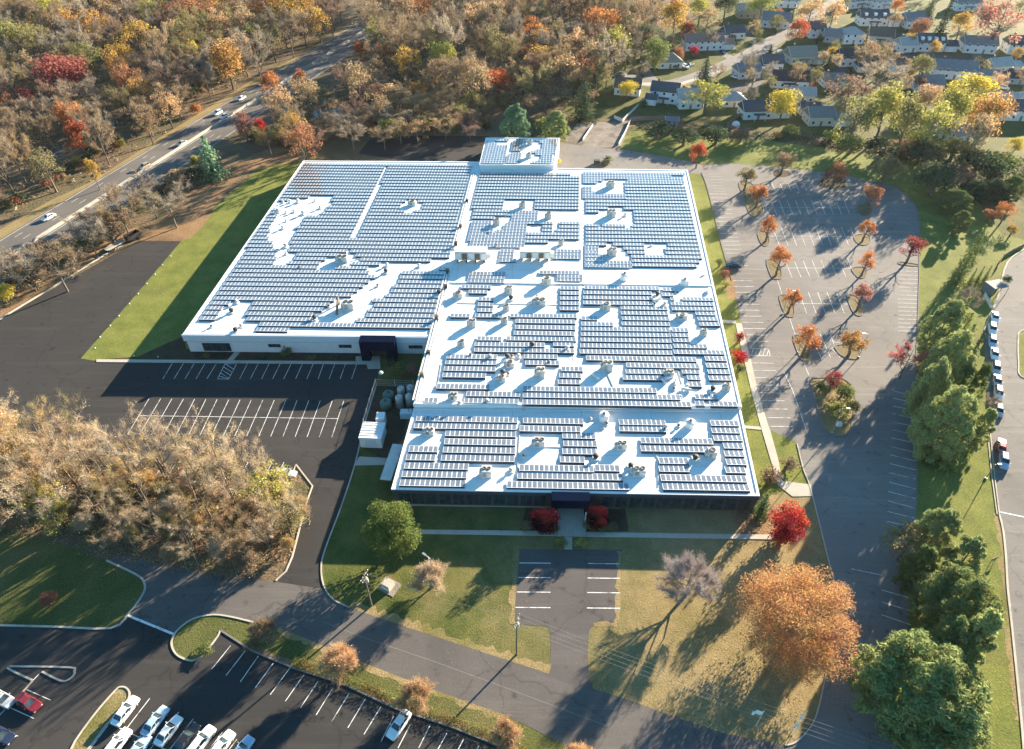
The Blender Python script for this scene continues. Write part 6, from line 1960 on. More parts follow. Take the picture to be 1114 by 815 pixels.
for want, sep in ((44, 4.6), (104, 2.9)):
    tries = 0
    while len(plain4) < want and tries < 9000:
        tries += 1
        px, py = trng.uniform(-35, 335), trng.uniform(470, 625)
        if not inside(px, py, F4) or (px < 150 and py > 560 and trng.random() < .5):
            continue
        b = g(px, py)
        if any((b - q).length < sep for q in pos4):
            continue
        pos4.append(b)
        if want == 44:
            key = pick([('tall_0', 3), ('tall_1', 3), ('tall_2', 2), ('tall_3', 3)])
            h = trng.uniform(14, 19) * (1 if py < 590 else .75)
            w = h * trng.uniform(.5, .64)
            col = pick([('btan', 5), ('tan', 1.2), ('bgold', 1.8 if px < 170 else .5), ('tanor', 1.4 if px < 120 else .3), ('bolive', .8)])
        else:
            key = pick([('scrub_0', 2.4), ('scrub_1', 2)])
            h = trng.uniform(3.5, 7)
            w = h * trng.uniform(.9, 1.2)
            col = pick([('btan', 3), ('bgold', 2.5 if px < 200 else 1.2), ('bolive', 2), ('tan', 1.6), ('ygreen', .7), ('bbrown', 1)])
        plain4.append((proj(b + Vector((0, 0, h * .55))), b, key, h, w, col))
for (_, b, key, h, w, col), lab in rel_labels(plain4, 'tree'):
    tree(key, b, h, w, col, lab.replace(' tree ', ' scrub ', 1) if 'scrub' in key else lab, 'plain trees of the small wood at the left front')
NICK = NICK_ALL


# undergrowth: what nobody could count
def undergrowth(name, poly, n, col, h=(.2, 1.8), size=.36, seed=5):
    rng = random.Random(seed)
    mb = MB()
    xs, ys = [p[0] for p in poly], [p[1] for p in poly]
    P = [g(x, max(y, -45)) for x, y in poly]
    x0, x1, y0, y1 = min(p.x for p in P), max(p.x for p in P), min(p.y for p in P), max(p.y for p in P)
    k = tries = 0
    while k < n and tries < n * 30:
        tries += 1
        c = Vector((rng.uniform(x0, x1), rng.uniform(y0, y1), 0))
        if not inside(*proj(c), poly):
            continue
        r, hh = rng.uniform(.8, 2.4), rng.uniform(*h)
        for _ in range(14):
            d = rdir(rng)
            p = c + Vector((d.x * r, d.y * r, abs(d.z) * hh + .1))
            quad_leaf(mb, p, (d + Vector((0, 0, .6))).normalized(), size * rng.uniform(.6, 1.3), 1, rng)
            k += 1
    o = kind(mb.build(name, M['under']), 'stuff')
    o.color = (*col, 1)
    o['label'] = 'scrubby ' + name.replace('_', ' ') + ' between the trees'
    return o


undergrowth('undergrowth', [(-40, 330), (-60, -45), (340, -45), (368, 28), (265, 88), (97, 196), (0, 248)], 40000, (.24, .185, .125), h=(.3, 3.4), size=.42)
undergrowth('undergrowth', F2[:1] + [(400, -45), (720, -45)] + F2[3:], 38000, (.24, .185, .12), h=(.3, 3.4), size=.42, seed=6)
undergrowth('undergrowth', F4, 26000, (.34, .25, .14), h=(.1, 1.0), size=.14, seed=7)
undergrowth('undergrowth', [(0, 330), (-30, 330), (-30, 310), (60, 266), (130, 226), (190, 190), (232, 172), (240, 182), (190, 214), (140, 244), (100, 270), (40, 305)], 6000, (.19, .14, .075), h=(.1, 1.2), size=.25, seed=8)
undergrowth('undergrowth', [(690, 136), (760, 138), (850, 146), (930, 156), (1010, 168), (1110, 172), (1200, 200), (1110, 215), (1000, 180), (930, 166), (850, 152), (760, 147), (690, 143)], 7000, (.085, .09, .04), h=(.3, 2.2), size=.36, seed=9)


def scatter_leaves(name, centres, n, col, size, seed):
    rng = random.Random(seed)
    mb = MB()
    for k in range(n):
        px, py, r = centres[rng.randrange(len(centres))]
        c = g(px, py)
        a, q = rng.uniform(0, 6.283), r * rng.random() ** .6
        p = Vector((c.x + math.cos(a) * q, c.y + math.sin(a) * q, .05))
        quad_leaf(mb, p, (Vector((0, 0, 1)) + rdir(rng) * .5).normalized(), size * rng.uniform(.6, 1.4), 1, rng)
    o = kind(mb.build(name, M['under']), 'stuff')
    o.color = (*col, 1)
    o['label'] = 'fallen leaves lying on the lawn under the trees'
    return o


scatter_leaves('fallen_leaves', [(858, 738, 16), (840, 725, 14), (880, 700, 12)], 2600, (.36, .21, .10), .075, 91)
scatter_leaves('fallen_leaves', [(469, 640, 9), (440, 632, 8), (420, 618, 7), (500, 690, 16), (540, 690, 10)], 1500, (.34, .22, .11), .07, 92)
scatter_leaves('fallen_leaves', [(745, 655, 10), (700, 690, 14), (850, 586, 8), (836, 575, 6)], 1200, (.34, .22, .12), .07, 93)
# ------------------------------------------------------------------ vehicles
def ring(x, zb, zt, hw, ch=.18):
    return [(x, -hw, zb + .12), (x, -hw * .93, zb), (x, hw * .93, zb), (x, hw, zb + .12), (x, hw, zt - ch), (x, hw * .86, zt), (x, -hw * .86, zt), (x, -hw, zt - ch)]


def car_proto(suv=False):
    t = thing('parked_car', 'car', 'car')
    L = 2.36 if not suv else 2.3
    h = .12 if suv else 0.0
    mb = MB()
    secs = [(-L, .50, .80 + h, .70), (-L + .14, .32, .95 + h, .84), (-1.6, .24, 1.0 + h, .91), (-.4, .22, .97 + h, .92), (.95, .22, .95 + h, .91), (1.75, .26, .85 + h, .88), (L - .12, .34, .72 + h, .80), (L, .46, .62 + h, .66)]
    mb.loft([ring(*s) for s in secs])
    mb.build('body', M['carpaint'], t, smooth=False)
    # greenhouse: glass all round, painted roof
    if suv:
        b = [(-2.15, .78), (.85, .78)]
        r = [(-1.95, .66), (.15, .66)]
        zb, zt = 1.05, 1.66
    else:
        b = [(-1.75, .76), (1.0, .76)]
        r = [(-1.05, .60), (.25, .60)]
        zb, zt = .94, 1.42
    g0 = [(b[0][0], -b[0][1], zb), (b[1][0], -b[1][1], zb), (b[1][0], b[1][1], zb), (b[0][0], b[0][1], zb)]
    g1 = [(r[0][0], -r[0][1], zt), (r[1][0], -r[1][1], zt), (r[1][0], r[1][1], zt), (r[0][0], r[0][1], zt)]
    mb = MB()
    mb.loft([g0, g1])
    win = mb.build('windows', M['glass'], t)
    mb = MB()
    mb.loft([[(r[0][0] - .08, -.60, zt - .01), (r[1][0] + .06, -.60, zt - .01), (r[1][0] + .06, .60, zt - .01), (r[0][0] - .08, .60, zt - .01)],
             [(r[0][0] + .02, -.52, zt + .05), (r[1][0] - .06, -.52, zt + .05), (r[1][0] - .06, .52, zt + .05), (r[0][0] + .02, .52, zt + .05)]])
    for s in (-1, 1):                           # pillars
        for (x0, x1) in ((b[0][0], r[0][0]), (b[1][0], r[1][0]), ((b[0][0] + b[1][0]) / 2 - .15, (r[0][0] + r[1][0]) / 2)):
            mb.tube((x0, s * (b[0][1] + .005), zb), (x1, s * (r[0][1] + .01), zt + .01), .045, .04, 4)
    mb.build('roof', M['carpaint'], t)
    for x in (-1.42, 1.42):
        for s in (-1, 1):
            mb = MB()
            mb.tube((x, s * .72, .33), (x, s * .94, .33), .33, .33, 14)
            w = mb.build('wheel', M['tyre'], t)
            mb = MB()
            mb.tube((x, s * .93, .33), (x, s * .955, .33), .21, .19, 10)
            mb.build('rim', M['rim'], w)
    for s in (-1, 1):
        mb = MB()
        mb.box(L - .13, s * .60, .56 + h, .22, .26, .13)
        mb.build('headlight', M['lamp'], t)
        mb = MB()
        mb.box(-L + .08, s * .64, .68 + h, .12, .26, .15)
        mb.build('tail_light', M['redlamp'], t)
        mb = MB()
        mb.box(.72, s * 1.0, .98 + h, .14, .2, .13)
        mb.build('wing_mirror', M['carpaint'], t)
    return t


CAR, SUV = car_proto(), car_proto(True)
PAINT = dict(white=(.78, .78, .78), silver=(.42, .43, .45), grey=(.20, .21, .22), black=(.018, .019, .021), blue=(.10, .19, .33), lblue=(.34, .46, .60), red=(.33, .025, .03), darkred=(.18, .02, .03), navy=(.02, .03, .06), tan=(.35, .3, .24))


def car(px, py, hx, hy, col, label, suv=False, group=None, name=None):
    """a car centred at a pixel, its nose towards another pixel"""
    p, q = g(px, py, .4), g(hx, hy, .4)
    d = q - p
    c = PAINT[col]
    o = place(SUV if suv else CAR, (p.x, p.y, 0.03), math.atan2(d.y, d.x), (1, 1, 1), label, group, {'body': c, 'roof': c, 'wing_mirror': c})
    return o


GC = 'cars parked in the lower left lot'
d = (17, -22)
for px, py, col, suv, lab in ((137, 774, 'white', False, 'white car beside the grassy median, alone in the sun'), (169.5, 785, 'lblue', False, 'pale blue car second in the back row of the lower left lot'), (184, 795.5, 'white', False, 'white car in shade between the blue and the black cars'), (203.5, 804, 'black', False, 'black car in shade in the back row'), (220, 806.5, 'white', True, 'white car right of the black one, nose in the sun'), (241, 812, 'white', False, 'white car with dark rear window at the bottom edge'), (262, 818, 'lblue', False, 'bluish car last in the back row at the bottom edge'),
                              (128.5, 809.5, 'white', True, 'white car front row, nose against the painted spine'), (150, 817, 'lblue', False, 'pale car front row, cut by the bottom edge'), (206, 838, 'silver', False, 'silver car front row, mostly below the bottom edge')):
    car(px, py, px + d[0], py + d[1], col, lab, suv, GC)
car(31.5, 765, 45, 773, 'darkred', 'dark red car parked alone below the triangular kerb', False, GC)
car(3, 761, 14, 767, 'silver', 'silver car cut by the frame edge behind the red one', False, GC)
car(2, 800, 14, 806, 'navy', 'dark blue car cut by the frame edge in front of the red one', False, GC)
car(434, 789, 423, 805, 'white', 'white car parked alone facing away from the street strip', False, GC)
car(311, 516, 322, 517, 'silver', 'silver car half hidden by trees at the small wood tip', True)
car(797.5, 289.5, 785, 288.5, 'navy', 'dark blue car parked beside the building, under an orange maple shadow')
GR = 'cars along the kerb of the side road'
for k, (px, py, col, suv, lab) in enumerate(((1082, 346, 'white', False, 'rear car of the kerb line, near the hut'), (1079, 359, 'white', True, 'white car second in the kerb line'), (1079, 373, 'lblue', True, 'blue-grey car third in the kerb line'), (1081.5, 386, 'white', False, 'white car fourth in the kerb line'), (1083, 402, 'silver', True, 'grey car fifth in the kerb line, dark roof'), (1084.5, 415.5, 'silver', False, 'silver car sixth in the kerb line'), (1085.5, 429, 'white', True, 'white car seventh in the kerb line'), (1086, 447, 'silver', False, 'silver car at the shaded front end of the kerb line'))):
    car(px, py, px + 1.2, py + 14, col, lab, suv, GR)
car(1089, 486, 1090, 470, 'red', 'red car at the short kerb island of the side road', False, GR)
car(1091.5, 503, 1092.5, 520, 'lblue', 'pale blue pickup-like car right in front of the red one', True, GR)
GH = 'cars driving on the highway'
hd = (9, -4.6)
for px, py, col, suv, lab in ((237, 123.5, 'white', True, 'white van in the outer far lane of the highway'), (244, 127, 'white', False, 'white car beside the van, next to the barrier'), (262.5, 107.5, 'white', False, 'white car farthest along the highway'), (198, 156.5, 'silver', False, 'silver car alone in the middle of the highway'), (157, 182, 'tan', True, 'tan car closest on the highway, casting a long shadow'), (53, 237, 'white', False, 'white car half hidden by trees at the left highway end')):
    car(px, py, px - hd[0], py - hd[1], col, lab, suv, GH)
GNc = 'cars in the residential streets'
for k, (px, py, hx, hy, col, suv, lab) in enumerate(((746, 73, 755, 78, 'white', True, 'white car in a drive by the dark spruce'), (786, 57, 793, 61, 'navy', False, 'dark car on a drive in front of the long reddish roof'), (800, 84, 792, 82, 'white', False, 'white car at the near street side by the bare tree'), (751, 71, 760, 67, 'silver', False, 'silver car on the first drive'), (819, 46, 826, 42, 'silver', False, 'silver car at the street bend'), (1092, 96, 1099, 97, 'white', True, 'white vehicle beside the long white roof'), (1006, 63, 1014, 63, 'white', False, 'white car before the dormer house'), (676, 81, 685, 83, 'grey', False, 'grey car at the end of the first street'), (893, 78, 886, 76, 'red', False, 'red car behind the black roof'), (763, 18, 770, 16, 'white', True, 'white car at the rear of the first street'))):
    car(px, py, hx, hy, col, lab, suv, GNc)

# flatbed trailer and dark dump trailer at the black lot
t = thing('flatbed_trailer', 'pale flatbed trailer parked along the low wall of the black lot', 'trailer')
p, q = g(115, 273.5, .5), g(134, 263, .5)
t.location = ((p.x + q.x) / 2, (p.y + q.y) / 2, 0.02)
t.rotation_euler = (0, 0, math.atan2(q.y - p.y, q.x - p.x))
LT = (q - p).length
mb = MB(); mb.box(0, 0, .85, LT, 2.4, .16); mb.box(LT * .48, 0, 1.0, .12, 2.4, .5); mb.build('deck', M['concrete'], t)
mb = MB(); mb.box(0, .7, .62, LT, .14, .24); mb.box(0, -.7, .62, LT, .14, .24); mb.build('chassis', M['hvac_dark'], t)
for x in (-LT * .3, -LT * .18):
    for s in (-1, 1):
        mb = MB(); mb.tube((x, s * .85, .42), (x, s * 1.15, .42), .42, .42, 12); mb.build('wheel', M['tyre'], t)
mb = MB(); mb.tube((LT / 2, .5, .7), (LT / 2 + 1.8, 0, .6), .07, .07, 5); mb.tube((LT / 2, -.5, .7), (LT / 2 + 1.8, 0, .6), .07, .07, 5); mb.build('tow_bar', M['hvac_dark'], t)
t = thing('dump_trailer', 'black open dump trailer at the head of the black lot', 'trailer')
p, q = g(138, 262, .5), g(152, 255.5, .5)
t.location = ((p.x + q.x) / 2, (p.y + q.y) / 2, 0.02)
t.rotation_euler = (0, 0, math.atan2(q.y - p.y, q.x - p.x))
LT = (q - p).length
mb = MB()
for s in (-1, 1):
    mb.box(0, s * 1.1, .8, LT, .08, 1.3)
    mb.box(s * LT / 2, 0, .8, .08, 2.2, 1.3)
mb.box(0, 0, .78, LT, 2.2, .1)
mb.build('skip_body', M['hvac_dark'], t)
for x in (-.8, .5):
    for s in (-1, 1):
        mb = MB(); mb.tube((x, s * .9, .42), (x, s * 1.2, .42), .42, .42, 12); mb.build('wheel', M['tyre'], t)
# roadside marker stones along the lawn edge
for k, (x, y) in enumerate(((186, 279), (177, 288.5), (169, 299), (160, 309), (150.5, 320), (141, 331), (129.6, 344), (120, 354.7), (109, 367), (103.6, 379), (146, 387.5), (172, 388.5))):
    mb = MB(); mb.lathe([(.15, 0), (.16, .12), (.12, .26), (.03, .32)], n=8)
    tag(mb.build('marker_stone', M['white_metal'], None, g(x, y)), f'white marker stone on the lawn edge, {ordinal(k + 1)} from the trailer end', 'marker', 'marker stones along the lawn edge')

# ------------------------------------------------------------------ yard beside the building
t = thing('storage_shed', 'white ribbed storage shed in the fenced yard beside the building', 'shed')
p, q = g(391.5, 487.5), g(415, 488.5)
w = (q - p).length
t.location = ((p.x + q.x) / 2 + .3, (p.y + q.y) / 2 + 2.6, 0)
t.rotation_euler = (0, 0, math.atan2(q.y - p.y, q.x - p.x))
mb = MB(); mb.box(0, 0, 0, w, 4.8, 2.9); mb.build('wall', M['white_metal'], t)
for k in range(6):
    pass
mb = MB()
mb.box(0, 0, 2.9, w + .2, 5.0, .1)
for k in range(7):
    mb.box(0, -2.3 + k * .77, 3.0, w + .2, .16, .07)
mb.build('roof', M['white_metal'], t)
mb = MB(); mb.box(0, -2.43, .05, w * .5, .05, 2.3); mb.build('door', M['fascia'], t)
t = thing('equipment_cabinet', 'tall white cabinet right behind the storage shed', 'cabinet')
t.location = g(415.5, 462)
mb = MB(); mb.box(0, 0, 0, 1.9, 2.2, 2.9); mb.build('casing', M['white_metal'], t)
mb = MB(); mb.box(0, -1.13, .3, 1.4, .05, 2.2); mb.build('door', M['fascia'], t)
for x, y, lab in ((423.5, 435, 'rear green round tank in the fenced yard'), (420.5, 444, 'front green round tank in the fenced yard')):
    t = thing('round_tank', lab, 'tank', g(x, y))
    mb = MB(); mb.lathe([(1.35, 0), (1.35, 1.9), (1.1, 2.2), (.3, 2.4), (.05, 2.42)], n=18); mb.build('tank', M['tank_green'], t, smooth=True)
    mb = MB(); mb.lathe([(.35, 2.38), (.35, 2.6), (.05, 2.62)], n=10); mb.build('lid', M['frame'], t)
for x, y, lab in ((437.5, 434, 'pale upright tank, rear left of four in the yard'), (435.5, 443.5, 'pale upright tank, front left of four in the yard'), (447.5, 432.5, 'pale upright tank next to the wall, rear one'), (446, 442, 'pale upright tank next to the wall, front one')):
    t = thing('upright_tank', lab, 'tank', g(x, y))
    mb = MB(); mb.lathe([(.85, .3), (.9, .5), (.9, 3.3), (.6, 3.7), (.05, 3.8)], n=16); mb.build('tank', M['steel'], t, smooth=True)
    mb = MB()
    for a in range(4):
        mb.tube((.7 * math.cos(a * 1.57), .7 * math.sin(a * 1.57), 0), (.7 * math.cos(a * 1.57), .7 * math.sin(a * 1.57), .5), .07, .07, 5)
    mb.build('stand', M['steel'], t)
t = thing('pump_unit', 'pale boxy pump unit against the building at the yard front', 'machine', g(442.5, 454))
mb = MB(); mb.box(0, 0, .2, 2.6, 1.6, 1.7); mb.build('casing', M['fascia'], t)
mb = MB(); mb.box(-.9, 0, 0, .25, 1.5, .2); mb.box(.9, 0, 0, .25, 1.5, .2); mb.build('skid', M['frame'], t)
mb = MB(); mb.tube((.6, 0, 1.9), (.6, 0, 2.6), .12, .12, 8); mb.build('stack', M['steel'], t)
# fence round the yard
t = thing('yard_fence', 'grey wire fence with a top rail around the tank yard', 'fence')
fp = [g(*c) for c in ((450, 421), (430, 420.3), (409.5, 419.5), (403, 441), (396.5, 463), (394, 474))]
mb = MB()
for a, b in zip(fp, fp[1:]):
    n = max(2, int((b - a).length / 1.0))
    for z in (.15, .7, 1.3, 1.95):
        mb.tube((a.x, a.y, z), (b.x, b.y, z), .03, .03, 4, cap=False)
    for k in range(n * 3):
        c = a.lerp(b, k / (n * 3))
        mb.tube((c.x, c.y, .1), (c.x, c.y, 1.98), .012, .012, 3, cap=False)
mb.build('wire_panel', M['steel'], t)
for a, b in zip(fp, fp[1:]):
    n = max(1, int((b - a).length / 2.6))
    for k in range(n):
        c = a.lerp(b, k / n)
        mb = MB(); mb.tube((c.x, c.y, 0), (c.x, c.y, 2.15), .06, .06, 6); mb.build('post', M['white_metal'], t)
# canopy over the side walk
t = thing('walk_canopy', 'long flat grey canopy beside the left front wall of the building', 'canopy')
a, b = g(433, 484, 2.8), g(419.5, 522.5, 2.8)
mb = MB(); mb.band([a, b], 2.3, .22, 2.8); mb.build('roof', M['hvac'], t)
for k in range(5):
    c = a.lerp(b, .05 + k * .225)
    for s in (-.9, .9):
        mb = MB(); mb.tube((c.x + s, c.y, 0), (c.x + s, c.y, 2.8), .07, .07, 6); mb.build('post', M['frame'], t)
# lamp at the yard corner
def street_lamp(px, py, h, label, arm=1.4, az=2.5):
    t = thing('lamp_post', label, 'lamp post', g(px, py))
    mb = MB(); mb.tube((0, 0, 0), (0, 0, h), .10, .06, 8); mb.box(0, 0, 0, .4, .4, .35); mb.build('pole', M['steel'], t)
    dx, dy = math.cos(az) * arm, math.sin(az) * arm
    mb = MB(); mb.tube((0, 0, h - .1), (dx, dy, h + .15), .05, .04, 6); mb.build('arm', M['steel'], t)
    mb = MB(); mb.box(dx, dy, h + .05, .75, .35, .16, az); hd_ = mb.build('lamp_head', M['steel'], t)
    mb = MB(); mb.box(dx, dy, h + .02, .55, .25, .03, az); mb.build('lens', M['lamp'], hd_)
    return t


t = thing('globe_lamp', 'white globe lamp at the rear corner of the tank yard', 'lamp', g(416, 415.5))
mb = MB(); mb.tube((0, 0, 0), (0, 0, 2.6), .06, .05, 6); mb.build('pole', M['frame'], t)
mb = MB(); mb.lathe([(.1, 2.5), (.42, 2.65), (.55, 2.9), (.42, 3.15), (.05, 3.3)], n=14); mb.build('globe', M['white_metal'], t, smooth=True)
street_lamp(472, 637, 8.5, 'steel lamp post in the low bare bush on the front lawn')
street_lamp(905, 471, 7.5, 'steel lamp post at the front tip of the big lot island', 1.2, 0)
street_lamp(868, 384, 7.5, 'steel lamp post on the island nearest the hatched bay, building side', 1.2, 0)
street_lamp(934, 389, 7.5, 'steel lamp post on the wide island by the inner hatched bay', 1.2, 3.1)
street_lamp(851, 342, 7.5, 'steel lamp post on the middle building-side island', 1.2, 0)
street_lamp(1072, 521, 4.5, 'short lamp post on the verge opposite the pale blue parked car', .8, 0)
# small sign and box things
t = thing('sign_board', 'small brown two-post sign on the verge between the pine clumps', 'sign', g(1079, 612))
mb = MB(); mb.box(0, 0, .7, 1.6, .08, 1.0, .4); mb.build('board', M['fence_wood'], t)
for s in (-.6, .6):
    mb = MB(); mb.tube((s * .92, s * .39, 0), (s * .92, s * .39, .8), .05, .05, 5); mb.build('post', M['wood'], t)
t = thing('electric_box', 'pale concrete utility box on a pad beside the drive entrance', 'utility box', g(422, 638))
t.rotation_euler = (0, 0, -.5)
mb = MB(); mb.box(.35, .1, 0, 3.4, 2.9, .1); mb.build('pad', M['gravel'], t)
mb = MB(); mb.box(0, 0, .1, 2.0, 1.8, 1.3, 0, 0, .85); mb.build('casing', M['concrete'], t)
mb = MB(); mb.box(0, -.87, .3, 1.2, .06, .8); mb.build('door', M['hvac'], t)
t = thing('electric_box', 'small white box at the front tip of the big lot island', 'utility box', g(912, 463))
mb = MB(); mb.box(0, 0, 0, 1.1, .9, 1.0); mb.build('casing', M['white_metal'], t)
mb = MB(); mb.box(0, -.46, .15, .7, .04, .7); mb.build('door', M['fascia'], t)
for k, (x, y, lab) in enumerate(((649, 178.5, 'black bin behind the roof, left of a pair'), (659.5, 178, 'black bin behind the roof, right of a pair'))):
    t = thing('waste_container', lab, 'waste bin', g(x, y))
    mb = MB(); mb.box(0, 0, .15, 2.0, 1.5, 1.3, 0, 0, 1.1); mb.build('bin', M['hvac_dark'], t)
    mb = MB(); mb.box(0, .1, 1.47, 2.2, 1.5, .08); mb.build('lid', M['frame'], t)
# grey hut by the road bend
t = thing('park_hut', 'grey flat-roofed open hut at the bend of the side road', 'hut', g(1080, 318))
t.rotation_euler = (0, 0, .25)
mb = MB(); mb.box(0, 0, 2.6, 4.8, 3.8, .2); mb.build('roof', M['hut'], t)
mb = MB(); mb.box(0, 1.9, 0, 4.8, .12, 2.6); mb.box(-2.3, 0, 0, .12, 3.8, 2.6); mb.build('wall', M['hut'], t)
for sx, sy in ((2.3, -1.9), (2.3, 1.7), (-2.3, -1.9)):
    mb = MB(); mb.tube((sx, sy, 0), (sx, sy, 2.6), .09, .09, 6); mb.build('post', M['steel'], t)
mb = MB(); mb.box(.2, .6, 0, 2.6, .8, .9); mb.build('counter', M['hvac_dark'], t)

# ------------------------------------------------------------------ utility poles and wires
def utility_pole(loc, h, az, label):
    t = thing('utility_pole', label, 'utility pole', loc)
    mb = MB(); mb.tube((0, 0, -.3), (0, 0, h), .17, .11, 8); mb.build('pole', M['wood'], t)
    dx, dy = math.cos(az), math.sin(az)
    for z, L in ((h - .5, 1.25), (h - 1.5, .9)):
        mb = MB(); mb.tube((-dx * L, -dy * L, z), (dx * L, dy * L, z), .07, .07, 5); ar = mb.build('crossarm', M['wood'], t)
        for s in (-.9, -.35, .35, .9):
            mb = MB(); mb.lathe([(.05, z + .06), (.09, z + .12), (.06, z + .26), (.01, z + .28)], dx * L * s, dy * L * s, 8); mb.build('insulator', M['lamp'], ar)
    mb = MB(); mb.lathe([(.25, h - 2.9), (.25, h - 2.0), (.05, h - 1.95)], dx * .4, dy * .4, 10); mb.build('transformer', M['hvac'], t)
    return t


PA = g(562, 712)
PB = g(1020, 880)
PC = g(404.5, 659)
sdir = (PB - PA).normalized()
az = math.atan2(sdir.y, sdir.x) + math.pi / 2
utility_pole(PA, 11.5, az, 'wooden utility pole with cross arms on the lawn beside the car park drive')
utility_pole(PC, 10.0, az, 'pale utility pole with cross arms near the drive entrance')
utility_pole(PB, 11.5, az, 'wooden utility pole at the far end of the wires below the drive mouth')


def wire(a, b, sag, label):
    mb = MB()
    P = [a.lerp(b, k / 14) - Vector((0, 0, sag * 4 * (k / 14) * (1 - k / 14))) for k in range(15)]
    for p, q in zip(P, P[1:]):
        mb.tube(p, q, .012, .012, 4, cap=False)
    tag(mb.build('overhead_wire', M['cable']), label, 'wire', 'overhead wires along the street')


nv = Vector((math.cos(az), math.sin(az), 0))
for s, lab in ((-1.1, 'outer'), (-.4, 'second'), (.4, 'third'), (1.1, 'inner')):
    wire(PA + nv * s + Vector((0, 0, 11.2)), PB + nv * s + Vector((0, 0, 11.2)), 1.2, f'{lab} wire of four from the car park pole to the drive mouth')
for s, lab in ((-.8, 'street-side'), (.8, 'lawn-side')):
    wire(PA + nv * s + Vector((0, 0, 10.2)), PC + nv * s + Vector((0, 0, 9.0)), .8, f'{lab} wire between the two poles on the front lawn')

# flags at the lawn corner
def flagpole(px, py, h, label, c, fl=2.0, az=2.6):
    t = thing('flagpole', label, 'flagpole', g(px, py))
    mb = MB(); mb.tube((0, 0, 0), (0, 0, h), .05, .035, 8); mb.lathe([(.01, h), (.08, h + .06), (.01, h + .14)], n=8); mb.build('pole', M['white_metal'], t)
    mb = MB()
    n = 8
    dx, dy = math.cos(az), math.sin(az)
    top, bot = [], []
    for k in range(n + 1):
        s = k / n * fl
        w_ = math.sin(k * 1.1) * .14 * (k / n + .3)
        x, y = dx * s - dy * w_, dy * s + dx * w_
        top.append((x, y, h - .1 - .25 * (k / n)))
        bot.append((x * .95, y * .95, h - 1.35 - .35 * (k / n)))
    for k in range(n):
        mb.face([bot[k], bot[k + 1], top[k + 1], top[k]])
    o = mb.build('flag', M['flag'], t)
    return t


flagpole(822, 790, 5.5, 'flagpole with a wide pale flag on the dry lawn corner', 0, 1.6, 3.0)
flagpole(862, 800, 5.0, 'flagpole with a pale pointed flag nearest the lawn corner kerb', 0, 1.5, 3.6)
flagpole(866, 788, 5.0, 'flagpole with a narrow pale flag behind the corner one', 0, 1.1, 4.2)

# hedge along the lower lot
hp = catmull([tuple(g(x, y)) for x, y in ((322, 722), (352, 732), (395, 748), (440, 767), (490, 785), (543, 806), (580, 825))], 8)
rng = random.Random(77)
mb = MB()
for k in range(9000):
    q = rng.random() * (len(hp) - 1)
    i = int(q)
    a, b = Vector(hp[i]), Vector(hp[min(i + 1, len(hp) - 1)])
    c = a.lerp(b, q - i)
    d = rdir(rng)
    p = c + Vector((d.x * .85, d.y * .85, .55 + d.z * .5)) * (rng.uniform(.85, 1.08))
    quad_leaf(mb, p, (d + rdir(rng) * .6).normalized(), .10, 1, rng)
o = mb.build('hedge', M['under'])
o.color = (.15, .135, .05, 1)
tag(o, 'low clipped olive hedge along the top of the lower lot', 'hedge')

# gravel yard: fence lines
def fence(pts, h, mat, label, name='fence', step=2.6):
    t = thing(name, label, 'fence')
    P = [g(*p) for p in pts]
    mb = MB()
    mb.band(P, .06, h, .05)
    mb.build('fence_panel', M[mat], t)
    for a, b in zip(P, P[1:]):
        n = max(1, int((b - a).length / step))
        for k in range(n + 1):
            c = a.lerp(b, k / n)
            mb = MB(); mb.tube((c.x, c.y, 0), (c.x, c.y, h + .15), .08, .08, 5); mb.build('post', M[mat], t)
    return t


fence([(686, 132), (680, 145), (673, 158)], 1.1, 'fence_white', 'white fence at the house side of the gravel yard')
fence([(645, 137), (640, 144), (634, 153)], .9, 'fence_white', 'short white fence inside the gravel yard')
fence([(668, 129), (677, 133), (684, 126), (700, 110), (706, 104)], 1.3, 'fence_white', 'white plank fence between two back yards by the gravel yard')
fence([(686, 132), (705, 131), (723, 130)], 1.6, 'fence_wood', 'brown fence behind the lawn of the dark-roofed white house')
fence([(800, 143), (790, 139), (800, 130), (815, 122)], 1.8, 'fence_wood', 'tan fence beside the white dome shed')
fence([(1083, 295), (1090, 281), (1100, 275), (1114, 268)], 1.2, 'fence_wood', 'low timber rail fence at the head of the side road')
fence([(1070, 322), (1077, 335)], 1.2, 'fence_white', 'short white fence in front of the grey hut')

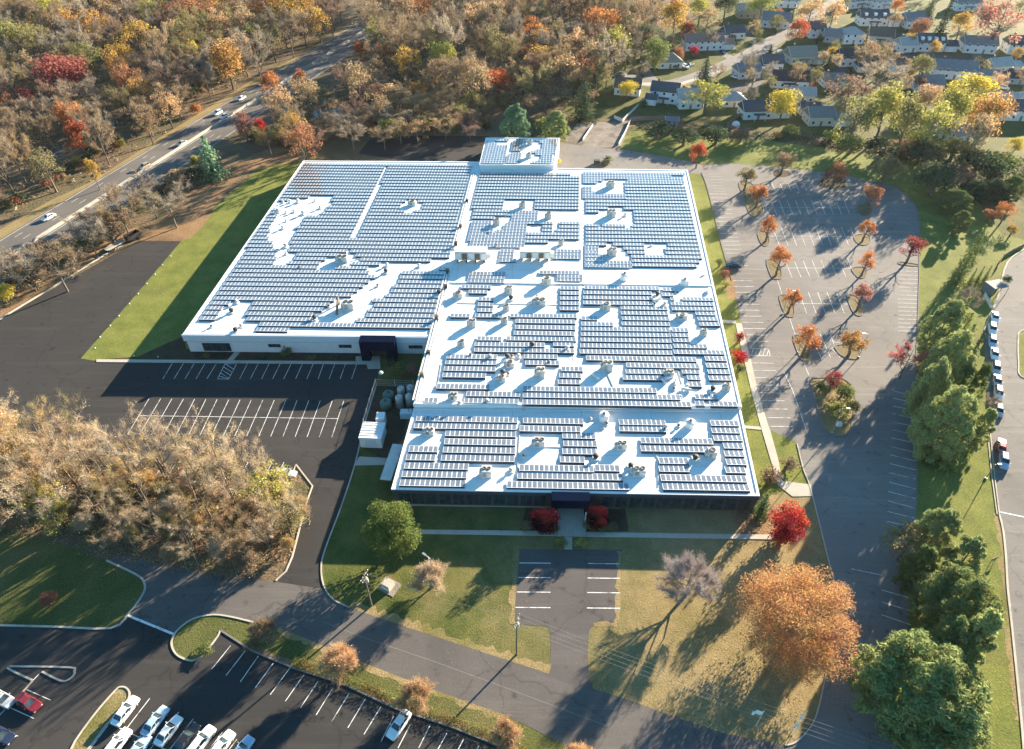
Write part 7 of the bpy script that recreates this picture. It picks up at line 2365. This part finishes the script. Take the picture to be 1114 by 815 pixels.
# ------------------------------------------------------------------ houses of the neighbourhood
def house(px, py, w, d, rot, hw, rise, roofc, wallc, label, hip=False, ext=None, chimney=False, porch=False, dormer=0):
    t = thing('house', label, 'house', g(px, py, 2.0))
    t.location.z = 0
    t.rotation_euler = (0, 0, rot)
    t['group'] = 'houses of the neighbourhood behind the building'

    def block(x, y, ww, dd, hh, rr, hipped):
        mb = MB()
        mb.box(x, y, 0, ww, dd, hh)
        if not hipped:
            for s in (-1, 1):                   # gable ends
                gx = x + s * (ww / 2 - .001)
                tri = [(gx, y - dd / 2, hh), (gx, y + dd / 2, hh), (gx, y, hh + rr)]
                mb.face(tri if s > 0 else tri[::-1])
        o = mb.build('wall', M['siding'], t)
        o.color = (*wallc, 1)
        ov = .45
        mb = MB()
        a, b = ww / 2 + ov, dd / 2 + ov
        k = rr / (dd / 2)
        ze = hh - ov * k
        th = .16
        rx = a if not hipped else max(.3, a - b)
        for up in (0, th):
            pass
        R1, R2 = (x - rx, y, hh + rr + th), (x + rx, y, hh + rr + th)
        c = [(x - a, y - b, ze + th), (x + a, y - b, ze + th), (x + a, y + b, ze + th), (x - a, y + b, ze + th)]
        mb.face([c[0], c[1], R2, R1])
        mb.face([c[2], c[3], R1, R2])
        if hipped:
            mb.face([c[1], c[2], R2])
            mb.face([c[3], c[0], R1])
        else:
            mb.face([c[1], c[2], R2])
            mb.face([c[3], c[0], R1])
        lo = [(p[0], p[1], p[2] - th) for p in c]
        for i in range(4):
            j = (i + 1) % 4
            mb.face([lo[i], lo[j], c[j], c[i]])
        mb.face(lo[::-1])
        r = mb.build('roof', M['shingle'], t)
        r.color = (*roofc, 1)
        if not hipped:                          # open gable: pale barge boards under the overhang
            for s in (-1, 1):
                gx = x + s * (a + .012)
                mb = MB()
                for q in (-1, 1):
                    mb.tube((gx, y + q * b, ze + .02), (gx, y, hh + rr + .02), .11, .11, 4)
                mb.build('barge_board', M['trim'], r)
        return r

    rf = block(0, 0, w, d, hw, rise, hip)
    if chimney:
        mb = MB(); mb.box(w * .22, d * .1, hw + rise * .4, .9, .7, rise * .6 + 1.1); ch = mb.build('chimney', M['hvac_brown'], rf)
    st = 2 if hw > 4 else 1
    for fl in range(st):
        z = .9 + fl * 2.6
        n = max(2, int(w / 3.2))
        for k in range(n):
            x = -w / 2 + w * (k + .5) / n
            for s in (-1, 1):
                if fl == 0 and s == -1 and k == n // 2:
                    mb = MB(); mb.box(x, -d / 2 - .03, 0, 1.0, .06, 2.1); mb.build('door', M['fence_wood'], t)
                    continue
                mb = MB(); mb.box(x, s * (d / 2 + .03), z, 1.2, .06, 1.25); wn = mb.build('window', M['trim'], t)
                mb = MB(); mb.box(x, s * (d / 2 + .065), z + .1, 1.0, .02, 1.05); mb.build('pane', M['glass'], wn)
        for s in (-1, 1):
            for y in (-d * .22, d * .22):
                mb = MB(); mb.box(s * (w / 2 + .03), y, z, .06, 1.0, 1.2); wn = mb.build('window', M['trim'], t)
                mb = MB(); mb.box(s * (w / 2 + .065), y, z + .1, .02, .8, 1.0); mb.build('pane', M['glass'], wn)
    if ext:
        ex, ey, ew, ed, eh, er = ext
        block(ex, ey, ew, ed, eh, er, False)
        mb = MB(); mb.box(ex, ey - ed / 2 - .03, .1, min(2.6, ew * .6), .06, 2.0); mb.build('garage_door', M['trim'], t)
    if int(px) % 3 == 0:                        # front porch on posts
        mb = MB(); mb.box(0, -d / 2 - 1.1, 2.5, w * .4, 2.2, .16); po = mb.build('porch_roof', M['shingle'], t); po.color = (*roofc, 1)
        for s in (-1, 1):
            mb = MB(); mb.box(s * w * .18, -d / 2 - 2.0, 0, .16, .16, 2.5); mb.build('porch_post', M['trim'], t)
    if int(py) % 2 == 0 and not chimney:
        mb = MB(); mb.box(-w * .28, d * .12, hw + rise * .3, .8, .7, rise * .7 + .9); mb.build('chimney', M['hvac_brown'], rf)
    for k in range(dormer):
        x = -w / 2 + w * (k + .5) / dormer
        mb = MB(); mb.box(x, -d * .27, hw + .1, 1.5, d * .3, rise * .62); dm = mb.build('dormer', M['trim'], rf)
        mb = MB(); mb.box(x, -d * .42 - .03, hw + .4, .9, .05, .9); mb.build('dormer_pane', M['glass'], dm) if False else None
    return t


WHITE, CREAM, PALE, GREYW, TANW = (.72, .72, .72), (.62, .57, .48), (.55, .60, .66), (.38, .40, .43), (.46, .38, .29)
DK, BLK, BRN, TAN_, GRY, RED_, LGR = (.085, .095, .11), (.045, .05, .06), (.14, .105, .085), (.30, .25, .20), (.19, .20, .215), (.30, .18, .145), (.38, .37, .36)
HS_ = [  # px, py, w, d, rot, wall h, rise, roof, wall, label, kwargs
    (727, 67, 13, 8.5, .18, 3.2, 2.4, TAN_, WHITE, 'white house with a tan hip roof at the near side of the first street', dict(hip=True, ext=(-7.2, .5, 5, 6.5, 2.8, 1.6))),
    (764, 48, 22, 8.5, .22, 4.6, 2.2, RED_, WHITE, 'long white house with a faded reddish roof', dict(ext=(12.5, -1, 6, 6.5, 3, 1.6))),
    (797, 36, 12, 8, .2, 3.4, 2.2, DK, WHITE, 'white house with a dark garage roof after the long reddish one', dict(ext=(-7, -1.5, 6, 6, 2.8, 1.5))),
    (683, 96, 12.5, 8, -.12, 3.6, 2.4, BRN, WHITE, 'brown-roofed white house behind the small yellow tree', dict()),
    (723, 104, 13, 8, -.14, 5.2, 2.2, DK, WHITE, 'two-storey white house with dark roof and small front extension', dict(ext=(-5.0, -5.5, 4.6, 5, 2.8, 1.4))),
    (749, 110, 11, 8, .1, 4.8, 2.2, LGR, WHITE, 'white house mostly hidden by the wide olive-gold tree', dict()),
    (822, 121, 14, 8, -.05, 3.8, 2.4, DK, WHITE, 'white house with a bluish dark roof left of the yellow tree', dict(ext=(10, -.8, 7, 6, 2.8, 1.4))),
    (797, 108, 11, 8, -.1, 3.0, 1.8, LGR, CREAM, 'low pale-roofed house behind the bare grey tree', dict(hip=True)),
    (812, 78, 12, 8, .1, 3.6, 2.2, GRY, PALE, 'grey-roofed house screened by a bare tree at the street', dict()),
    (838, 70, 11, 8, .15, 3.8, 2.4, DK, WHITE, 'white gabled house with dark roof by the street bend', dict(ext=(-6.5, -1, 5, 6, 2.8, 1.4))),
    (870, 62, 15, 9, .12, 3.8, 2.8, TAN_, CREAM, 'cream house with a broad tan roof', dict(ext=(8, -3, 6, 6, 2.8, 1.6))),
    (858, 88, 18, 9, -.08, 3.6, 2.6, BLK, WHITE, 'house with a long black roof and a white gable end', dict()),
    (886, 35, 9, 8, .2, 4.8, 2.4, DK, WHITE, 'white gabled house behind the tall orange-red tree', dict()),
    (905, 40, 9, 8, -.2, 3.4, 2.2, GRY, GREYW, 'grey house between two white ones', dict()),
    (925, 41, 12, 9, .15, 5.0, 2.0, LGR, WHITE, 'two-storey white house with a pale hip roof', dict(hip=True)),
    (925, 65, 15, 8.5, -.1, 4.4, 2.4, BLK, WHITE, 'white house with black roof behind the mauve tree', dict(ext=(10, -1, 6, 6.5, 3, 1.6))),
    (890, 128, 11, 8, -.08, 4.0, 2.2, GRY, CREAM, 'cream house with a grey roof at the field edge', dict(ext=(8.2, -1.5, 7, 6.5, 3, 1.8))),
    (880, 118, 9, 6, -.08, 2.8, 1.6, DK, GREYW, 'low grey garage-like house behind the cream one', dict()),
    (815, 14, 16, 9, -.1, 4.2, 2.4, LGR, TANW, 'tan-grey house at the rear of the first street', dict(chimney=True)),
    (843, 24, 16, 9, -.12, 4.2, 2.6, GRY, PALE, 'blue-grey gabled house behind the orange-red tree', dict()),
    (856, 3, 14, 8, 0, 4.4, 2.2, LGR, WHITE, 'white house at the rear edge above the blue-grey one', dict()),
    (948, 22, 17, 9, -.08, 4.6, 2.4, DK, WHITE, 'white house with dark roof and dormers at the rear', dict(dormer=3, ext=(11, -2, 6, 7, 4, 2))),
    (930, 3, 16, 9, .3, 4.4, 2.2, GRY, PALE, 'pale grey house at the rear edge, turned', dict()),
    (957, 4, 14, 8, .25, 4.4, 2.2, LGR, WHITE, 'white house at the rear edge next to the turned one', dict()),
    (993, 24, 15, 9, .05, 4.2, 2.6, (.16, .19, .22), PALE, 'house with a blue-grey roof behind the dark rust tree', dict()),
    (957, 41, 13, 9, -.15, 4.0, 2.4, BRN, CREAM, 'brown-roofed house behind bare brown trees', dict(ext=(9, -1.5, 7, 6.5, 3.4, 1.8))),
    (940, 72, 8, 6.5, -.1, 3, 1.8, BLK, WHITE, 'small black-roofed garage house beside the bare brown tree', dict()),
    (977, 72, 9, 8, .05, 4.2, 2.2, BRN, WHITE, 'white house with brown hip roof left of the gold tree', dict(hip=True)),
    (1009, 49, 15, 9, -.06, 4.6, 2.6, DK, WHITE, 'white house with dark roof and a wide dormer', dict(dormer=4, ext=(10.5, -.8, 6, 7, 3, 1.8))),
    (1063, 51, 17, 9, -.06, 4.4, 2.4, GRY, WHITE, 'white house with grey roof before the pinkish red tree', dict()),
    (1108, 52, 15, 9, -.08, 4.8, 2.6, DK, WHITE, 'white house with dark roof at the frame edge, rear', dict()),
    (1036, 78, 20, 10, -.08, 4.2, 2.6, GRY, WHITE, 'long white house with a grey roof behind the brightest yellow tree', dict(ext=(14, -2.5, 9, 7, 3.2, 1.6))),
    (1078, 103, 22, 6, -.55, 3.0, .9, LGR, WHITE, 'long low white building running down beside the orange tree', dict()),
    (1106, 106, 20, 6, -.04, 3.0, .9, LGR, WHITE, 'long low white-roofed building at the frame edge', dict()),
    (1106, 122, 18, 9, -.08, 4.4, 2.4, DK, WHITE, 'white house with dark roof right of the hedgerow', dict()),
    (1106, 84, 12, 8, 0, 3, 1.8, BLK, GREYW, 'dark garage house at the frame edge', dict()),
    (1040, 146, 10, 7, .3, 3.2, 2.0, (.18, .2, .25), PALE, 'bluish house peeping out under the hedgerow trees', dict()),
    (1008, 92, 13, 8, 0, 3.6, 2.2, GRY, PALE, 'grey house behind the orange-brown hedgerow tree', dict()),
    (1085, 72, 12, 8, .1, 3.4, 2.2, LGR, CREAM, 'cream house with a pale roof by the rear street corner', dict(ext=(8, -1, 5, 6, 2.8, 1.4))),
    (905, 88, 10, 7, -.1, 3.2, 2.0, GRY, WHITE, 'small white house beside the mauve tree', dict()),
    (985, 50, 10, 8, .1, 3.8, 2.2, LGR, WHITE, 'white house with pale roof between brown and dormered ones', dict()),
    (872, 104, 11, 7, -.1, 3.4, 2.0, LGR, CREAM, 'cream house with pale roof behind the round yellow tree', dict()),
    (1050, 6, 16, 9, 0, 4.4, 2.4, GRY, WHITE, 'white house at the rear edge behind the gold tree', dict()),
]
hrng = random.Random(4)
for px, py, w, d, rot, hw, rise, rc, wc, lab, kw in HS_:
    house(px, py, w * .9, d * 1.02, rot + hrng.uniform(-.16, .16), hw, rise * 1.2, rc, wc, lab, **kw)
house(731, 130, 4.6, 3.6, -.1, 2.2, 1.0, GRY, GREYW, 'small grey shed with white gable at the back fence')
t = thing('dome_shed', 'small white rounded shed beside the tan fence', 'shed', g(800, 138))
mb = MB(); mb.lathe([(1.6, 0), (1.6, 1.3), (1.2, 1.9), (.5, 2.3), (.02, 2.4)], n=18); mb.build('shell', M['white_metal'], t, smooth=True)
mb = MB(); mb.box(0, -1.58, 0, .9, .12, 1.5); mb.build('door', M['fascia'], t)
HAZE = 0.000020
# thin autumn haze: one closed box round camera and scene
mb = MB()
mb.box(0, 400, -1.5, 2400, 1700, 126.0)
hz = mb.build('haze', [])
kind(hz, 'stuff')
hz['label'] = 'thin pale autumn haze over the whole place'
m, nt, out = new_mat('thin_haze')
pv = nt.nodes.new('ShaderNodeVolumePrincipled')
pv.inputs['Color'].default_value = (.92, .95, 1.0, 1)
pv.inputs['Density'].default_value = HAZE
pv.inputs['Anisotropy'].default_value = 0.35
nt.links.new(pv.outputs[0], out.inputs['Volume'])
hz.data.materials.append(m)
SKYS, EXPO = 0.054, 2.45
# ------------------------------------------------------------------ light, sky, camera
sd = Vector((math.sin(SUN_AZ) * math.cos(SUN_EL), math.cos(SUN_AZ) * math.cos(SUN_EL), math.sin(SUN_EL)))
sl = bpy.data.lights.new('sun', 'SUN')
sl.energy = 5.0
sl.angle = math.radians(0.5)
sl.color = (1.0, 0.84, 0.63)
so = bpy.data.objects.new('sun', sl)
so.rotation_euler = (-sd).to_track_quat('-Z', 'Y').to_euler()
so.location = (200, 200, 150)
COL.objects.link(so)
wd = bpy.data.worlds.new('World')
scene.world = wd
wd.use_nodes = True
nt = wd.node_tree
bg = nt.nodes['Background']
sk = nt.nodes.new('ShaderNodeTexSky')
sk.sky_type = 'NISHITA'
sk.sun_disc = False
sk.sun_elevation = SUN_EL
sk.sun_rotation = SUN_AZ
sk.altitude = 100
sk.air_density = 1.0
sk.dust_density = 0.3
sk.ozone_density = 1.2
tint = nt.nodes.new('ShaderNodeMix')
tint.data_type = 'RGBA'
tint.blend_type = 'MULTIPLY'
tint.inputs[0].default_value = 1.0
tint.inputs[7].default_value = (0.47, 0.90, 1.06, 1)
nt.links.new(sk.outputs[0], tint.inputs[6])
nt.links.new(tint.outputs[2], bg.inputs[0])
bg.inputs[1].default_value = SKYS
cam = bpy.data.cameras.new('camera')
cam.sensor_fit = 'HORIZONTAL'
cam.sensor_width = 36
cam.lens = FPX / 1114 * 36
cam.clip_start = 1
cam.clip_end = 9000
co = bpy.data.objects.new('camera', cam)
co.location = (0, 0, CAMH)
co.rotation_euler = (math.radians(90) - PITCH, 0, 0)
COL.objects.link(co)
scene.camera = co
vs = scene.view_settings
vs.view_transform = 'Standard'
vs.look = 'None'
vs.gamma = 1
vs.use_curve_mapping = False
vs.exposure = EXPO
scene.cycles.volume_bounces = 0
scene.cycles.max_bounces = 6
scene.cycles.diffuse_bounces = 3
scene.cycles.transmission_bounces = 4
scene.cycles.sample_clamp_indirect = 6
